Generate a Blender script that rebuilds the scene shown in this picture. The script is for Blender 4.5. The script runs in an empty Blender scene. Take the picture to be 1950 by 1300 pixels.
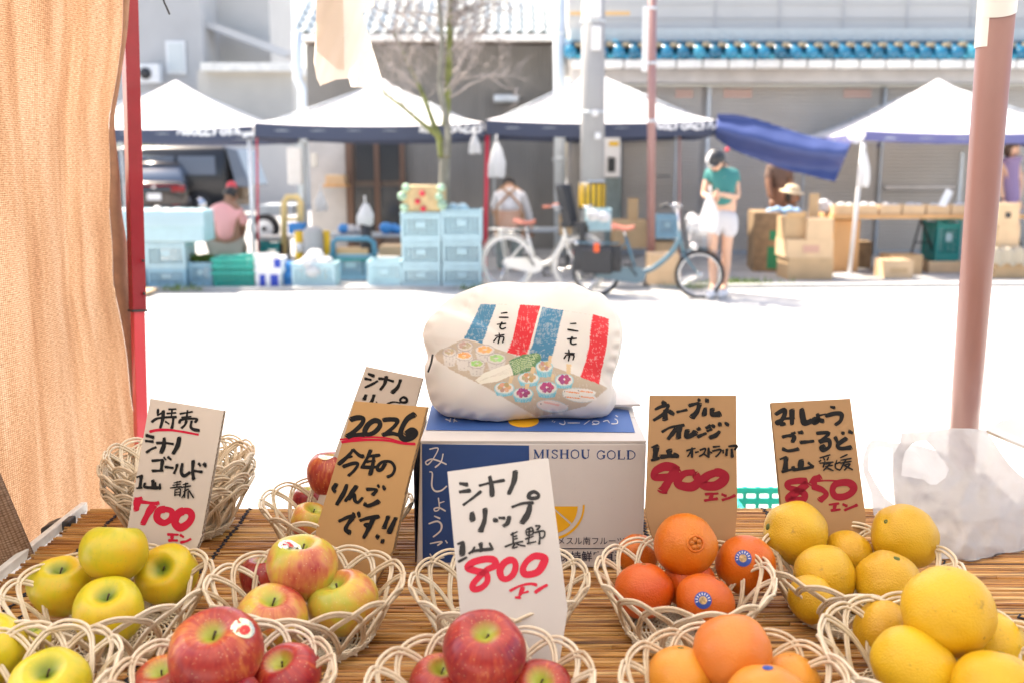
import bpy, bmesh, math, random
import numpy as np
from mathutils import Vector, Matrix, Euler, noise as mnoise
from mathutils.geometry import delaunay_2d_cdt

R = math.radians
S = bpy.context.scene
COL = S.collection
random.seed(7)

# ------------------------------------------------------------------ camera
PITCH = R(10.1); FPX = 1896.0; EYE = Vector((0, 0, 1.5))
cam_d = bpy.data.cameras.new('camera'); cam = bpy.data.objects.new('camera', cam_d); COL.objects.link(cam)
cam.location = EYE; cam.rotation_euler = (R(90) - PITCH, 0, 0)
cam_d.lens = 35.0; cam_d.sensor_width = 36.0; cam_d.clip_end = 400; cam_d.clip_start = 0.05
cam_d.dof.use_dof = True; cam_d.dof.focus_distance = 1.60; cam_d.dof.aperture_fstop = 4.0
S.camera = cam
# ------------------------------------------------------------------ light
SUN_EL, SUN_AZ = 57.0, 138.0          # azimuth: direction towards the sun, degrees counter-clockwise from +X
world = bpy.data.worlds.new('World'); S.world = world; world.use_nodes = True
wn = world.node_tree.nodes; wl = world.node_tree.links
sky = wn.new('ShaderNodeTexSky'); sky.sky_type = 'NISHITA'; sky.sun_disc = False
sky.sun_elevation = R(SUN_EL); sky.sun_rotation = R(90 - SUN_AZ)
sky.dust_density = 3.0; sky.air_density = 1.0; sky.ozone_density = 0.6
wl.new(sky.outputs[0], wn['Background'].inputs[0]); wn['Background'].inputs[1].default_value = 0.15
sun_d = bpy.data.lights.new('sun', 'SUN'); sun_d.energy = 4.2; sun_d.angle = R(0.6); sun_d.color = (1.0, 0.95, 0.88)
sun = bpy.data.objects.new('sun', sun_d); COL.objects.link(sun)
_sd = Vector((math.cos(R(SUN_EL)) * math.cos(R(SUN_AZ)), math.cos(R(SUN_EL)) * math.sin(R(SUN_AZ)), math.sin(R(SUN_EL))))
sun.rotation_euler = _sd.to_track_quat('Z', 'Y').to_euler()
S.view_settings.view_transform = 'Standard'; S.view_settings.look = 'None'
S.view_settings.gamma = 1.0; S.view_settings.use_curve_mapping = False
S.view_settings.exposure = 1.72
S.view_settings.use_white_balance = True; S.view_settings.white_balance_temperature = 7300; S.view_settings.white_balance_tint = 12
S.cycles.max_bounces = 8; S.cycles.diffuse_bounces = 4; S.cycles.transmission_bounces = 6; S.cycles.transparent_max_bounces = 12
S.cycles.sample_clamp_indirect = 6

# ------------------------------------------------------------------ picture helpers (pixels of the 1950x1300 photograph -> places)
CP, SP = math.cos(PITCH), math.sin(PITCH)
def ray(px, py):
    a, b = (px - 975) / FPX, (650 - py) / FPX
    return Vector((a, CP + b * SP, -SP + b * CP))
def P(px, py, Y):                       # the point on that sight line at world distance Y
    r = ray(px, py); return EYE + r * (Y / r.y)
def G(px, py, z=0.0):                   # the point on that sight line at height z
    r = ray(px, py); return EYE + r * ((z - EYE.z) / r.z)
def DP(px, py, d):
    return EYE + ray(px, py) * d
def proj(v):
    v = v - EYE; d = v.y * CP - v.z * SP; u = v.y * SP + v.z * CP
    return 975 + FPX * v.x / d, 650 - FPX * u / d
def plane_hit(px, py, o, n):
    r = ray(px, py); return EYE + r * ((o - EYE).dot(n) / r.dot(n))

# ------------------------------------------------------------------ materials
def mat(name, col, rough=0.6, metal=0.0, var=0.0, vscale=8.0, bump=0.0, bscale=60.0, spec=0.5, sss=0.0, transl=0.0, coat=0.0, alpha=1.0, stretch=None, emis=None, dirt=0.0):
    m = bpy.data.materials.new(name); m.use_nodes = True
    nt = m.node_tree; N = nt.nodes; L = nt.links; b = N['Principled BSDF']
    c = (col[0], col[1], col[2], 1)
    b.inputs['Base Color'].default_value = c
    b.inputs['Roughness'].default_value = rough; b.inputs['Metallic'].default_value = metal
    b.inputs['Specular IOR Level'].default_value = spec
    b.inputs['Coat Weight'].default_value = coat
    tc = N.new('ShaderNodeTexCoord'); mp = N.new('ShaderNodeMapping'); L.new(tc.outputs['Object'], mp.inputs[0])
    if stretch: mp.inputs['Scale'].default_value = stretch
    src = None
    if var > 0 or dirt > 0:
        n = N.new('ShaderNodeTexNoise'); n.inputs['Scale'].default_value = vscale; n.inputs['Detail'].default_value = 5
        L.new(mp.outputs[0], n.inputs['Vector'])
        rp = N.new('ShaderNodeMapRange'); rp.inputs[1].default_value = 0.3; rp.inputs[2].default_value = 0.7
        rp.inputs[3].default_value = 1 - var; rp.inputs[4].default_value = 1 + var
        L.new(n.outputs[0], rp.inputs[0])
        mx = N.new('ShaderNodeVectorMath'); mx.operation = 'SCALE'; mx.inputs[0].default_value = col[:3]
        L.new(rp.outputs[0], mx.inputs['Scale']); src = mx.outputs[0]
        L.new(src, b.inputs['Base Color'])
        rr = N.new('ShaderNodeMapRange'); rr.inputs[3].default_value = max(0, rough - .08); rr.inputs[4].default_value = min(1, rough + .08)
        L.new(n.outputs[0], rr.inputs[0]); L.new(rr.outputs[0], b.inputs['Roughness'])
    if bump > 0:
        n2 = N.new('ShaderNodeTexNoise'); n2.inputs['Scale'].default_value = bscale; n2.inputs['Detail'].default_value = 3
        L.new(mp.outputs[0], n2.inputs['Vector'])
        bp = N.new('ShaderNodeBump'); bp.inputs['Strength'].default_value = bump; bp.inputs['Distance'].default_value = 0.01
        L.new(n2.outputs[0], bp.inputs['Height']); L.new(bp.outputs[0], b.inputs['Normal'])
    if sss > 0:
        b.inputs['Subsurface Weight'].default_value = sss
        b.inputs['Subsurface Radius'].default_value = (1.0, .5, .2); b.inputs['Subsurface Scale'].default_value = 0.01
    if transl > 0 or alpha < 1:
        out = N['Material Output']; last = b.outputs[0]
        if transl > 0:
            t = N.new('ShaderNodeBsdfTranslucent'); t.inputs[0].default_value = c
            if src: L.new(src, t.inputs[0])
            ms = N.new('ShaderNodeMixShader'); ms.inputs[0].default_value = transl
            L.new(last, ms.inputs[1]); L.new(t.outputs[0], ms.inputs[2]); last = ms.outputs[0]
        if alpha < 1:
            t = N.new('ShaderNodeBsdfTransparent'); ms = N.new('ShaderNodeMixShader'); ms.inputs[0].default_value = alpha
            L.new(t.outputs[0], ms.inputs[1]); L.new(last, ms.inputs[2]); last = ms.outputs[0]
        L.new(last, out.inputs[0])
    return m

def node_mat(name):
    m = bpy.data.materials.new(name); m.use_nodes = True
    return m, m.node_tree.nodes, m.node_tree.links, m.node_tree.nodes['Principled BSDF']
def ramp(N, stops):
    r = N.new('ShaderNodeValToRGB'); e = r.color_ramp.elements
    while len(e) < len(stops): e.new(0.5)
    for k, (p, c) in enumerate(stops): e[k].position = p; e[k].color = (*c, 1)
    return r
def mixc(N, L, f, a, b_, mode='MIX'):
    m = N.new('ShaderNodeMix'); m.data_type = 'RGBA'; m.blend_type = mode
    for sock, v in ((m.inputs[0], f), (m.inputs[6], a), (m.inputs[7], b_)):
        if hasattr(v, 'is_linked') or isinstance(v, bpy.types.NodeSocket): L.new(v, sock)
        elif isinstance(v, (int, float)): sock.default_value = v
        else: sock.default_value = (*v, 1)
    return m.outputs[2]
def mth(N, L, op, a, b_=None, clamp=False):
    m = N.new('ShaderNodeMath'); m.operation = op; m.use_clamp = clamp
    for sock, v in ((m.inputs[0], a), (m.inputs[1], b_)):
        if v is None: continue
        if isinstance(v, bpy.types.NodeSocket): L.new(v, sock)
        else: sock.default_value = v
    return m.outputs[0]

# ------------------------------------------------------------------ mesh helpers
class MB:
    def __init__(s): s.v = []; s.f = []; s.m = []; s.sm = []
    def add(s, vs, fs, mi=0, smooth=False):
        o = len(s.v); s.v += [Vector(v) for v in vs]
        s.f += [tuple(i + o for i in f) for f in fs]; s.m += [mi] * len(fs); s.sm += [smooth] * len(fs); return s
    def box(s, c, d, mi=0, rot=None, taper=1.0):
        x, y, z = d[0] / 2, d[1] / 2, d[2] / 2; c = Vector(c)
        vs = [Vector((a * x * (taper if w > 0 and 0 else 1), b * y, w * z)) for w in (-1, 1) for b in (-1, 1) for a in (-1, 1)]
        if taper != 1.0:
            for v in vs:
                if v.z < 0: v.x *= taper; v.y *= taper
        if rot is not None: vs = [rot @ v for v in vs]
        return s.add([v + c for v in vs], [(0, 2, 3, 1), (4, 5, 7, 6), (0, 1, 5, 4), (2, 6, 7, 3), (0, 4, 6, 2), (1, 3, 7, 5)], mi)
    def tube(s, pts, r, n=8, mi=0, close=False, cap=True, flat=None):
        pts = [Vector(p) for p in pts]; k = len(pts)
        rr = r if isinstance(r, (list, tuple)) else [r] * k
        T = []
        for i in range(k):
            if close: t = pts[(i + 1) % k] - pts[i - 1]
            else: t = pts[min(i + 1, k - 1)] - pts[max(i - 1, 0)]
            T.append(t.normalized() if t.length > 1e-9 else Vector((0, 0, 1)))
        u = T[0].orthogonal().normalized(); vs = []; fs = []
        for i in range(k):
            u = (u - T[i] * u.dot(T[i])); u = u.normalized() if u.length > 1e-6 else T[i].orthogonal().normalized()
            w = T[i].cross(u)
            for j in range(n):
                a = 2 * math.pi * j / n
                vs.append(pts[i] + (u * math.cos(a) + w * math.sin(a)) * rr[i])
        for i in range(k if close else k - 1):
            a0 = i * n; b0 = ((i + 1) % k) * n
            for j in range(n): fs.append((a0 + j, a0 + (j + 1) % n, b0 + (j + 1) % n, b0 + j))
        if cap and not close:
            fs.append(tuple(reversed(range(n)))); fs.append(tuple(range((k - 1) * n, k * n)))
        return s.add(vs, fs, mi, True)
    def lathe(s, prof, n=24, c=(0, 0, 0), mi=0, fn=None, cap=False):
        vs = []; c = Vector(c)
        for (r, z) in prof:
            for j in range(n):
                a = 2 * math.pi * j / n; v = Vector((r * math.cos(a), r * math.sin(a), z))
                if fn: v = fn(v, a)
                vs.append(v + c)
        fs = []
        for i in range(len(prof) - 1):
            for j in range(n): fs.append((i * n + j, i * n + (j + 1) % n, (i + 1) * n + (j + 1) % n, (i + 1) * n + j))
        if cap: fs.append(tuple(reversed(range(n)))); fs.append(tuple(range((len(prof) - 1) * n, len(prof) * n)))
        return s.add(vs, fs, mi, True)
    def grid(s, nx, ny, fn, mi=0, closex=False):
        vs = [fn(i / (nx if closex else nx - 1), j / (ny - 1)) for j in range(ny) for i in range(nx)]
        fs = []
        for j in range(ny - 1):
            for i in range(nx if closex else nx - 1):
                i2 = (i + 1) % nx; fs.append((j * nx + i, j * nx + i2, (j + 1) * nx + i2, (j + 1) * nx + i))
        return s.add(vs, fs, mi, True)
    def prism(s, poly, off, mi=0):                     # poly: 3D points of the front, off: vector to the back
        k = len(poly); off = Vector(off)
        return s.add([Vector(p) for p in poly] + [Vector(p) + off for p in poly],
                     [tuple(range(k))] + [tuple(reversed(range(k, 2 * k)))] + [(i, k + i, k + (i + 1) % k, (i + 1) % k) for i in range(k)], mi)

def wloc(o):
    v = Vector(o.location)
    return v + wloc(o.parent) if o.parent else v
def obj(name, mb, m, parent=None, local=False, bevel=0.0, loc=None, label=None, stuff=False):
    me = bpy.data.meshes.new(name)
    off = Vector((0, 0, 0)) if (local or parent is None) else wloc(parent)
    if parent is None and loc is not None and not local: off = Vector(loc)
    me.from_pydata([tuple(v - off) for v in mb.v], [], mb.f)
    for mm in (m if isinstance(m, (list, tuple)) else [m]): me.materials.append(mm)
    me.polygons.foreach_set('material_index', mb.m); me.polygons.foreach_set('use_smooth', mb.sm)
    me.update()
    o = bpy.data.objects.new(name, me); COL.objects.link(o)
    if parent: o.parent = parent
    elif loc is not None: o.location = loc
    if parent and loc is not None: o.location = loc
    if bevel > 0:
        md = o.modifiers.new('bevel', 'BEVEL'); md.width = bevel; md.segments = 2; md.limit_method = 'ANGLE'; md.angle_limit = R(40)
    if label: o['label'] = label
    if stuff: o['kind'] = 'stuff'
    return o
def tag(o, label, cat, group=None, kind=None):
    if label: o['label'] = label
    if cat: o['category'] = cat
    if group: o['group'] = group
    if kind: o['kind'] = kind
    return o
def thing(name, label, cat, loc=(0, 0, 0), rotz=0.0, group=None):
    o = bpy.data.objects.new(name, None); COL.objects.link(o); o.location = loc; o.rotation_euler = (0, 0, rotz)
    o.empty_display_size = 0.05
    return tag(o, label, cat, group)
def struct(name, mb, m):
    o = obj(name, mb, m); o['kind'] = 'structure'; return o
def dup(root, loc, rotz=0.0, label=None, scale=None, rot=None):
    def cp(o, par):
        c = o.copy(); COL.objects.link(c); c.parent = par
        for ch in list(o.children): cp(ch, c)
        return c
    r = cp(root, None); r.location = loc; r.rotation_euler = rot if rot else (0, 0, rotz)
    if scale is not None: r.scale = scale
    if label: r['label'] = label
    return r
def catmull(pts, n=6):
    if len(pts) < 3: return [(1 - t / n) * pts[0] + (t / n) * pts[-1] for t in range(n + 1)]
    out = []; k = len(pts); closed = (pts[0] - pts[-1]).length < 1e-9
    for i in range(k - 1):
        p0 = pts[i - 1] if i > 0 else (pts[k - 2] if closed else pts[0]); p1 = pts[i]; p2 = pts[i + 1]
        p3 = pts[i + 2] if i + 2 < k else (pts[1] if closed else pts[-1])
        for t in range(n):
            u = t / n
            out.append(0.5 * ((2 * p1) + (p2 - p0) * u + (2 * p0 - 5 * p1 + 4 * p2 - p3) * u * u + (3 * p1 - p0 - 3 * p2 + p3) * u ** 3))
    out.append(pts[-1].copy()); return out
def VV(l): return [Vector(p) for p in l]
def sheet(poly, holes, step, fn, mi=0, mb=None, seed=1):
    """fine triangles inside a 2D outline (with holes), each vertex placed by fn(x, y)"""
    mb = mb or MB(); rnd = random.Random(seed)
    def resample(pl):
        out = []
        for i in range(len(pl)):
            a = Vector(pl[i]); b = Vector(pl[(i + 1) % len(pl)]); n = max(1, int((b - a).length / step))
            out += [a.lerp(b, t / n) for t in range(n)]
        return out
    def inside(x, y, pl):
        c = False; j = len(pl) - 1
        for i in range(len(pl)):
            if (pl[i][1] > y) != (pl[j][1] > y) and x < (pl[j][0] - pl[i][0]) * (y - pl[i][1]) / (pl[j][1] - pl[i][1]) + pl[i][0]: c = not c
            j = i
        return c
    rings = [resample(poly)] + [resample(h) for h in holes]
    vs = []; es = []
    for r_ in rings:
        o = len(vs); vs += r_; es += [(o + i, o + (i + 1) % len(r_)) for i in range(len(r_))]
    xs = [p[0] for p in poly]; ys = [p[1] for p in poly]
    y = min(ys); row = 0
    while y < max(ys):
        x = min(xs) + (step / 2 if row % 2 else 0)
        while x < max(xs):
            if inside(x, y, poly) and not any(inside(x, y, h) for h in holes):
                vs.append(Vector((x + rnd.uniform(-.1, .1) * step, y + rnd.uniform(-.1, .1) * step)))
            x += step
        y += step * .87; row += 1
    res = delaunay_2d_cdt(vs, es, [], 0, 1e-6)
    V, F = res[0], res[2]; fs = []
    for f in F:
        cx = sum(V[i][0] for i in f) / len(f); cy = sum(V[i][1] for i in f) / len(f)
        if inside(cx, cy, poly) and not any(inside(cx, cy, h) for h in holes): fs.append(tuple(f))
    mb.add([fn(v[0], v[1]) for v in V], fs, mi, True)
    return mb
def ribbon(mb, pts2, w, to3, mi=0, taper=True, n=6, lift=0.0):
    """a brush stroke: pts2 in drawing units, w its width, to3(x, y, lift) places it"""
    c = catmull(VV(pts2), n); k = len(c); closed = (c[0] - c[-1]).length < 1e-6
    L, Rr = [], []
    for i in range(k):
        if closed: t = c[(i + 1) % (k - 1)] - c[i - 1 if i > 0 else k - 2]
        else: t = c[min(i + 1, k - 1)] - c[max(i - 1, 0)]
        t = t.normalized() if t.length > 1e-9 else Vector((1, 0)); nn = Vector((-t.y, t.x))
        ww = w / 2
        ww *= 1.0 + (0.16 if not closed else .10) * math.sin(5.1 * i / k + w) + .05 * math.sin(17 * i / k + 2 * w)
        L.append(c[i] + nn * ww); Rr.append(c[i] - nn * ww)
    pts = L + Rr; fs = [(i, i + 1, k + i + 1, k + i) for i in range(k - 1)]
    if not closed:
        for (e, d) in ((0, c[0] - c[1]), (k - 1, c[-1] - c[-2])):
            d = d.normalized(); o = len(pts); nn = Vector((-d.y, d.x)); m_ = 5
            a = L[e]; b = Rr[e]; h = (a - b).length / 2; ce = (a + b) / 2
            arc = [ce + (nn * math.cos(math.pi * q / m_) + d * math.sin(math.pi * q / m_) * .45 + nn * .0 + d * .22 * math.cos(math.pi * q / m_)) * h for q in range(m_ + 1)]
            pts += arc; fs.append(tuple(range(o, o + m_ + 1)))
    mb.add([to3(p.x, p.y, lift) for p in pts], fs, mi)
def skinned(name, verts, edges, m, parent, sub=2, root=0):
    me = bpy.data.meshes.new(name); off = wloc(parent)
    me.from_pydata([tuple(Vector(v[:3]) - off) for v in verts], edges, [])
    o = bpy.data.objects.new(name, me); COL.objects.link(o); o.parent = parent
    o.modifiers.new('skin', 'SKIN'); sl = me.skin_vertices[0].data
    for i, v in enumerate(verts):
        r = v[3]; sl[i].radius = (r, v[4] if len(v) > 4 else r); sl[i].use_root = (i == root)
    o.modifiers['skin'].use_smooth_shade = True
    sb = o.modifiers.new('sub', 'SUBSURF'); sb.levels = sub; sb.render_levels = sub
    me.materials.append(m)
    return o
# ================================================================== MATERIALS
M = {}
M['asphalt_sun'] = mat('street_asphalt', (.44, .44, .43), .85, var=.10, vscale=3, bump=.25, bscale=220)
M['pave'] = mat('pavement_asphalt', (.33, .33, .33), .85, var=.22, vscale=2.2, bump=.3, bscale=150)
M['kerb'] = mat('kerb_concrete', (.42, .42, .41), .8, var=.12, vscale=5)
M['white_metal'] = mat('white_painted_metal', (.78, .79, .8), .4, var=.04)
M['grey_metal'] = mat('grey_metal', (.42, .47, .52), .45, metal=.3, var=.08)
M['pale_metal'] = mat('pale_galvanised', (.6, .66, .70), .4, metal=.2, var=.06)
M['dark'] = mat('dark_plastic', (.03, .032, .036), .5, var=.1)
M['rubber'] = mat('rubber', (.025, .025, .028), .75)
M['chrome'] = mat('chrome', (.7, .71, .73), .22, metal=1)
M['red_metal'] = mat('red_painted_metal', (.26, .004, .015), .33, var=.08, vscale=20, coat=.3)
M['red_far'] = mat('red_tent_leg', (.62, .04, .07), .45)
M['pink_metal'] = mat('faded_red_pipe', (.34, .185, .17), .30, var=.10, vscale=6, stretch=(1, 1, .2), bump=.02, bscale=300)
M['tape'] = mat('white_tape', (.80, .80, .79), .5)
M['tent_white'] = mat('white_tent_cloth', (.80, .80, .82), .7, transl=.28, bump=.12, bscale=14)
M['tent_navy'] = mat('navy_valance_cloth', (.055, .068, .115), .7, transl=.1)
M['tent_violet'] = mat('violet_valance_cloth', (.15, .155, .34), .7, transl=.1)
M['print_white'] = mat('white_print', (.78, .78, .8), .7)
M['tarp'] = mat('blue_tarpaulin', (.07, .105, .29), .45, var=.06, transl=.25, bump=.1, bscale=40)
M['wall_grey'] = mat('grey_siding', (.50, .50, .50), .7, var=.05, vscale=1.2)
M['wall_pale'] = mat('pale_siding', (.55, .535, .51), .7, var=.04, vscale=1.0)
M['wall_beige'] = mat('beige_siding', (.52, .505, .47), .75, var=.05, vscale=1.5)
M['corr'] = mat('corrugated_grey_wall', (.26, .25, .235), .6, var=.14, vscale=2, stretch=(1, 1, .3))
M['shutter'] = mat('shutter_steel', (.66, .635, .60), .5, metal=.1, var=.06, vscale=1.5)
M['ledge'] = mat('pale_ledge', (.56, .575, .56), .6, var=.05)
M['plaster'] = mat('grey_plaster', (.52, .50, .48), .8, var=.1, vscale=4)
M['gutter'] = mat('white_gutter', (.76, .75, .71), .6, var=.1, vscale=5)
M['brownwall'] = mat('brown_timber_wall', (.17, .13, .105), .7, var=.2, vscale=4)
M['glassdark'] = mat('dark_window_glass', (.05, .055, .06), .12, spec=.8)
M['tile_grey'] = mat('grey_roof_tile', (.27, .32, .34), .35, var=.3, vscale=9)
M['concrete'] = mat('pole_concrete', (.36, .36, .355), .75, var=.10, vscale=5, stretch=(1, 1, .3))
M['yellow'] = mat('yellow_paint', (.82, .50, .02), .5)
M['cream_yellow'] = mat('pale_yellow_paint', (.80, .58, .25), .5)
M['bark'] = mat('mossy_bark', (.21, .205, .17), .85, var=.35, vscale=7, bump=.5, bscale=40)
M['moss'] = mat('green_moss_bark', (.19, .21, .07), .9, var=.4, vscale=9)
M['twig'] = mat('pale_twig', (.36, .32, .30), .85, var=.2)
M['leaf'] = mat('leaf_green', (.10, .17, .03), .6, var=.3, vscale=20, transl=.3)
M['crate_blue'] = mat('pale_blue_plastic', (.43, .63, .69), .42, var=.05, transl=.12)
M['crate_blue2'] = mat('blue_plastic', (.26, .47, .58), .42, var=.06)
M['crate_teal'] = mat('teal_plastic', (.015, .44, .36), .42, var=.05, transl=.1)
M['crate_green'] = mat('dark_teal_plastic', (.01, .26, .25), .45, var=.05)
M['card'] = mat('brown_cardboard', (.56, .38, .21), .8, var=.08, vscale=6)
M['card_pale'] = mat('pale_cardboard', (.68, .48, .29), .8, var=.07, vscale=6)
M['card_dark'] = mat('dark_printed_cardboard', (.27, .18, .10), .8, var=.35, vscale=7)
M['ply'] = mat('orange_plywood', (.66, .38, .17), .7, var=.12, vscale=6, stretch=(1, 1, .2))
M['film'] = mat('white_plastic_bag', (.78, .79, .80), .35, transl=.45, bump=.4, bscale=30)
M['car'] = mat('dark_brown_car_paint', (.035, .028, .026), .2, coat=1, metal=.4)
M['carglass'] = mat('car_glass', (.10, .13, .18), .12, spec=.6)
M['van'] = mat('black_van_paint', (.012, .013, .016), .35, coat=.25)
M['vanblue'] = mat('van_tailgate_paint', (.09, .12, .17), .3, coat=.5)
M['vanin'] = mat('van_cargo_board', (.22, .155, .10), .7, var=.15)
M['lamp'] = mat('red_lamp_plastic', (.26, .008, .012), .25)
M['skin'] = mat('skin', (.66, .40, .28), .55, sss=.1)
M['skin_dark'] = mat('tanned_skin', (.30, .15, .09), .55)
M['hair'] = mat('black_hair', (.018, .015, .014), .5)
M['pink_shirt'] = mat('pink_shirt', (.78, .36, .34), .8, bump=.3, bscale=12)
M['khaki'] = mat('khaki_trousers', (.33, .30, .24), .85)
M['teal_shirt'] = mat('teal_tshirt', (.035, .20, .19), .8, bump=.3, bscale=14)
M['white_cloth'] = mat('white_cloth', (.74, .74, .76), .8, bump=.3, bscale=14)
M['grey_cloth'] = mat('pale_grey_cloth', (.55, .55, .58), .8, bump=.3, bscale=14)
M['apron'] = mat('tan_apron', (.48, .28, .17), .8)
M['greenpants'] = mat('sage_trousers', (.20, .24, .22), .85)
M['brown_cloth'] = mat('brown_cloth', (.16, .10, .075), .85, var=.2)
M['lilac'] = mat('lilac_dress', (.25, .18, .33), .8, bump=.3, bscale=14)
M['straw'] = mat('straw_hat', (.62, .50, .34), .8)
M['jeans'] = mat('blue_jeans', (.08, .12, .18), .8)
M['bike_white'] = mat('cream_bicycle_paint', (.80, .78, .72), .3, coat=.4)
M['bike_blue'] = mat('grey_blue_bicycle_paint', (.08, .17, .22), .3, coat=.4)
M['saddle'] = mat('tan_saddle', (.50, .17, .11), .5)
M['blue_bit'] = mat('blue_plastic_film', (.03, .24, .60), .5)

# ================================================================== SETTING
g = MB(); g.box((0, -4.6, 2.9), (26, 1.2, 5.8)); g.box((0, -3.9, 2.75), (26, .5, .18))
bkh = thing('unseen_fill_block', 'unseen plain brown wall added behind the viewer to cut the fill light', 'building', (0, -4.6, 0))  # added unseen wall, holds back sky fill from behind the camera
obj('wall', g, mat('brown_fill_block', (.30, .27, .245), .8, var=.2, vscale=2), bkh)
g = MB(); g.grid(2, 2, lambda u, v: (-13 + 26 * u, -3.98 , .3 + 2.2 * v)); obj('fill_block_pane', g, M['glassdark'], bkh)  # dark pane on the added wall

g = MB(); g.grid(24, 24, lambda u, v: (-90 + 180 * u, -50 + 150 * v, 0.0))
for i in range(len(g.sm)): g.sm[i] = False
struct('street', g, M['asphalt_sun'])
g = MB()
yl, yr = 11.72, 12.25
def ky(x): return yl + (x + 4.5) * (yr - yl) / 10.0
xs_ = [-30 + 5 * i for i in range(13)]
g.add([(x, ky(x) + .15, .030) for x in xs_] + [(x, 60, .030) for x in xs_], [(i, i + 1, 14 + i, 13 + i) for i in range(12)])
struct('pavement', g, M['pave'])
g = MB()
for i in range(60):
    x = -15 + i * .6
    g.prism([(x + .004, ky(x), 0.0), (x + .596, ky(x + .6), 0.0), (x + .596, ky(x + .6), .045), (x + .004, ky(x), .045)], (0, .15, 0))
kb = struct('kerb', g, M['kerb'])

# patches of weed at the kerb
g = MB(); rnd = random.Random(3)
for (px, py, n, w) in ((1405, 540, 260, .55), (1330, 548, 120, .3), (905, 552, 80, .2), (350, 552, 100, .3)):
    c = G(px, py, .03)
    for k in range(n):
        b = c + Vector((rnd.gauss(0, w * .5), rnd.gauss(0, .08), 0)); a = rnd.uniform(0, 6.28); h = rnd.uniform(.03, .10)
        t = b + Vector((math.cos(a) * h * .6, math.sin(a) * h * .6, h)); s_ = Vector((-math.sin(a), math.cos(a), 0)) * .008
        g.add([b - s_, b + s_, t], [(0, 1, 2)])
tag(obj('weeds', g, M['leaf']), 'low green weeds growing along the kerb between pavement and street', 'weeds', kind='stuff')

# ---------------- helper: wall slab given by pixel rectangle at distance Y
def slab(mb, x0, x1, y0, y1, Y, th=.25, mi=0):
    a = P(x0, y1, Y); b = P(x1, y0, Y)
    mb.box(((a.x + b.x) / 2, Y + th / 2, (a.z + b.z) / 2), (b.x - a.x, th, b.z - a.z), mi)
    return a, b
# ================= far left house (behind the parking place)
YA = 36.0
hs = thing('grey_house', 'tall pale grey sided house behind the parked car and van at far left', 'building', P(300, 480, YA))
g = MB(); a = P(60, 470, YA); b = P(372, -180, YA)
g.box(((a.x + b.x) / 2, YA + 2, b.z / 2), (b.x - a.x, 4, b.z)); obj('wall', g, M['wall_grey'], hs)
g = MB()
for k in range(44):
    x = a.x + (b.x - a.x) * (k + .5) / 44
    g.box((x, YA - .012, b.z / 2), (.03, .02, b.z - .1))
obj('siding_rib', g, M['wall_grey'], hs, stuff=True)
g = MB(); slab(g, 318, 352, 78, 142, YA - .09, .06); obj('window_frame', g, M['white_metal'], hs, bevel=.01)
g = MB(); slab(g, 322, 348, 83, 137, YA - .12, .02); obj('window', g, mat('frosted_glass', (.62, .66, .66), .35), hs)
# taller wall behind with the sloping eave
h2 = thing('pale_house', 'pale grey gabled house wall between the tall grey house and the tiled roof', 'building', P(450, 480, 38))
g = MB(); a = P(378, 470, 38); b = P(505, -160, 38)
g.box(((a.x + b.x) / 2, 40, b.z / 2), (b.x - a.x, 4, b.z)); obj('wall', g, M['wall_pale'], h2)
g = MB(); q = [P(385, 36, 36.4), P(385, 50, 36.4), P(540, 108, 36.4), P(560, 100, 36.4)]
g.prism(q, (0, 1.1, 0)); obj('eave', g, M['wall_grey'], h2)
# low annex with flat fascia roof
an = thing('low_annex', 'low beige sided annex with pale flat roof edge behind the white tents', 'building', P(475, 480, 34.0))
g = MB(); a = P(394, 480, 34); b = P(556, 134, 34)
g.box(((a.x + b.x) / 2, 35.5, b.z / 2), (b.x - a.x, 3, b.z)); obj('wall', g, M['wall_beige'], an)
g = MB(); a = P(384, 136, 33.6); b = P(560, 120, 33.6)
g.box(((a.x + b.x) / 2, 35.3, (a.z + b.z) / 2), (b.x - a.x, 3.6, b.z - a.z)); obj('roof', g, M['gutter'], an)
g = MB()
for k in range(14): slab(g, 395, 555, 150 + k * 10, 151.6 + k * 10, 33.97, .03)
obj('siding_groove', g, M['wall_grey'], an, stuff=True)
g = MB(); slab(g, 262, 302, 122, 158, 35.25, .35)
ac = thing('air_conditioner', 'white air conditioner unit on the wall of the tall grey house', 'air conditioner', P(282, 158, 35.25))
obj('case', g, M['white_metal'], ac, bevel=.02)
g = MB(); c = P(276, 140, 35.2); g.tube([c, c + Vector((0, .03, 0))], .2, 20); obj('fan', g, M['dark'], ac)
# low grey wall and green shrub glimpsed over the cars
g = MB(); slab(g, 150, 560, 262, 415, 32.8, .2)
tag(obj('boundary_wall', g, M['wall_pale'], loc=P(300, 415, 32.8)), 'pale boundary wall behind the parked car and van', 'wall')
sh = thing('garden_shrub', 'bright green shrub showing above the parked car behind the red pole', 'shrub', P(272, 400, 31.5))
g = MB(); rnd = random.Random(5); c0 = P(274, 285, 31.5)
for k in range(700):
    d = Vector((rnd.gauss(0, .38), rnd.gauss(0, .3), rnd.gauss(0, .38))); c = c0 + d
    a = Vector((rnd.uniform(-1, 1), rnd.uniform(-1, 1), rnd.uniform(-1, 1))).normalized() * .06; b = a.orthogonal().normalized() * .03
    g.add([c - a, c + b, c + a, c - b], [(0, 1, 2, 3)])
obj('leaf', g, M['leaf'], sh, stuff=True)
g = MB(); g.tube([P(274, 415, 31.5), P(274, 300, 31.5)], [.04, .02], 6); obj('stem', g, M['bark'], sh)

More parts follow.
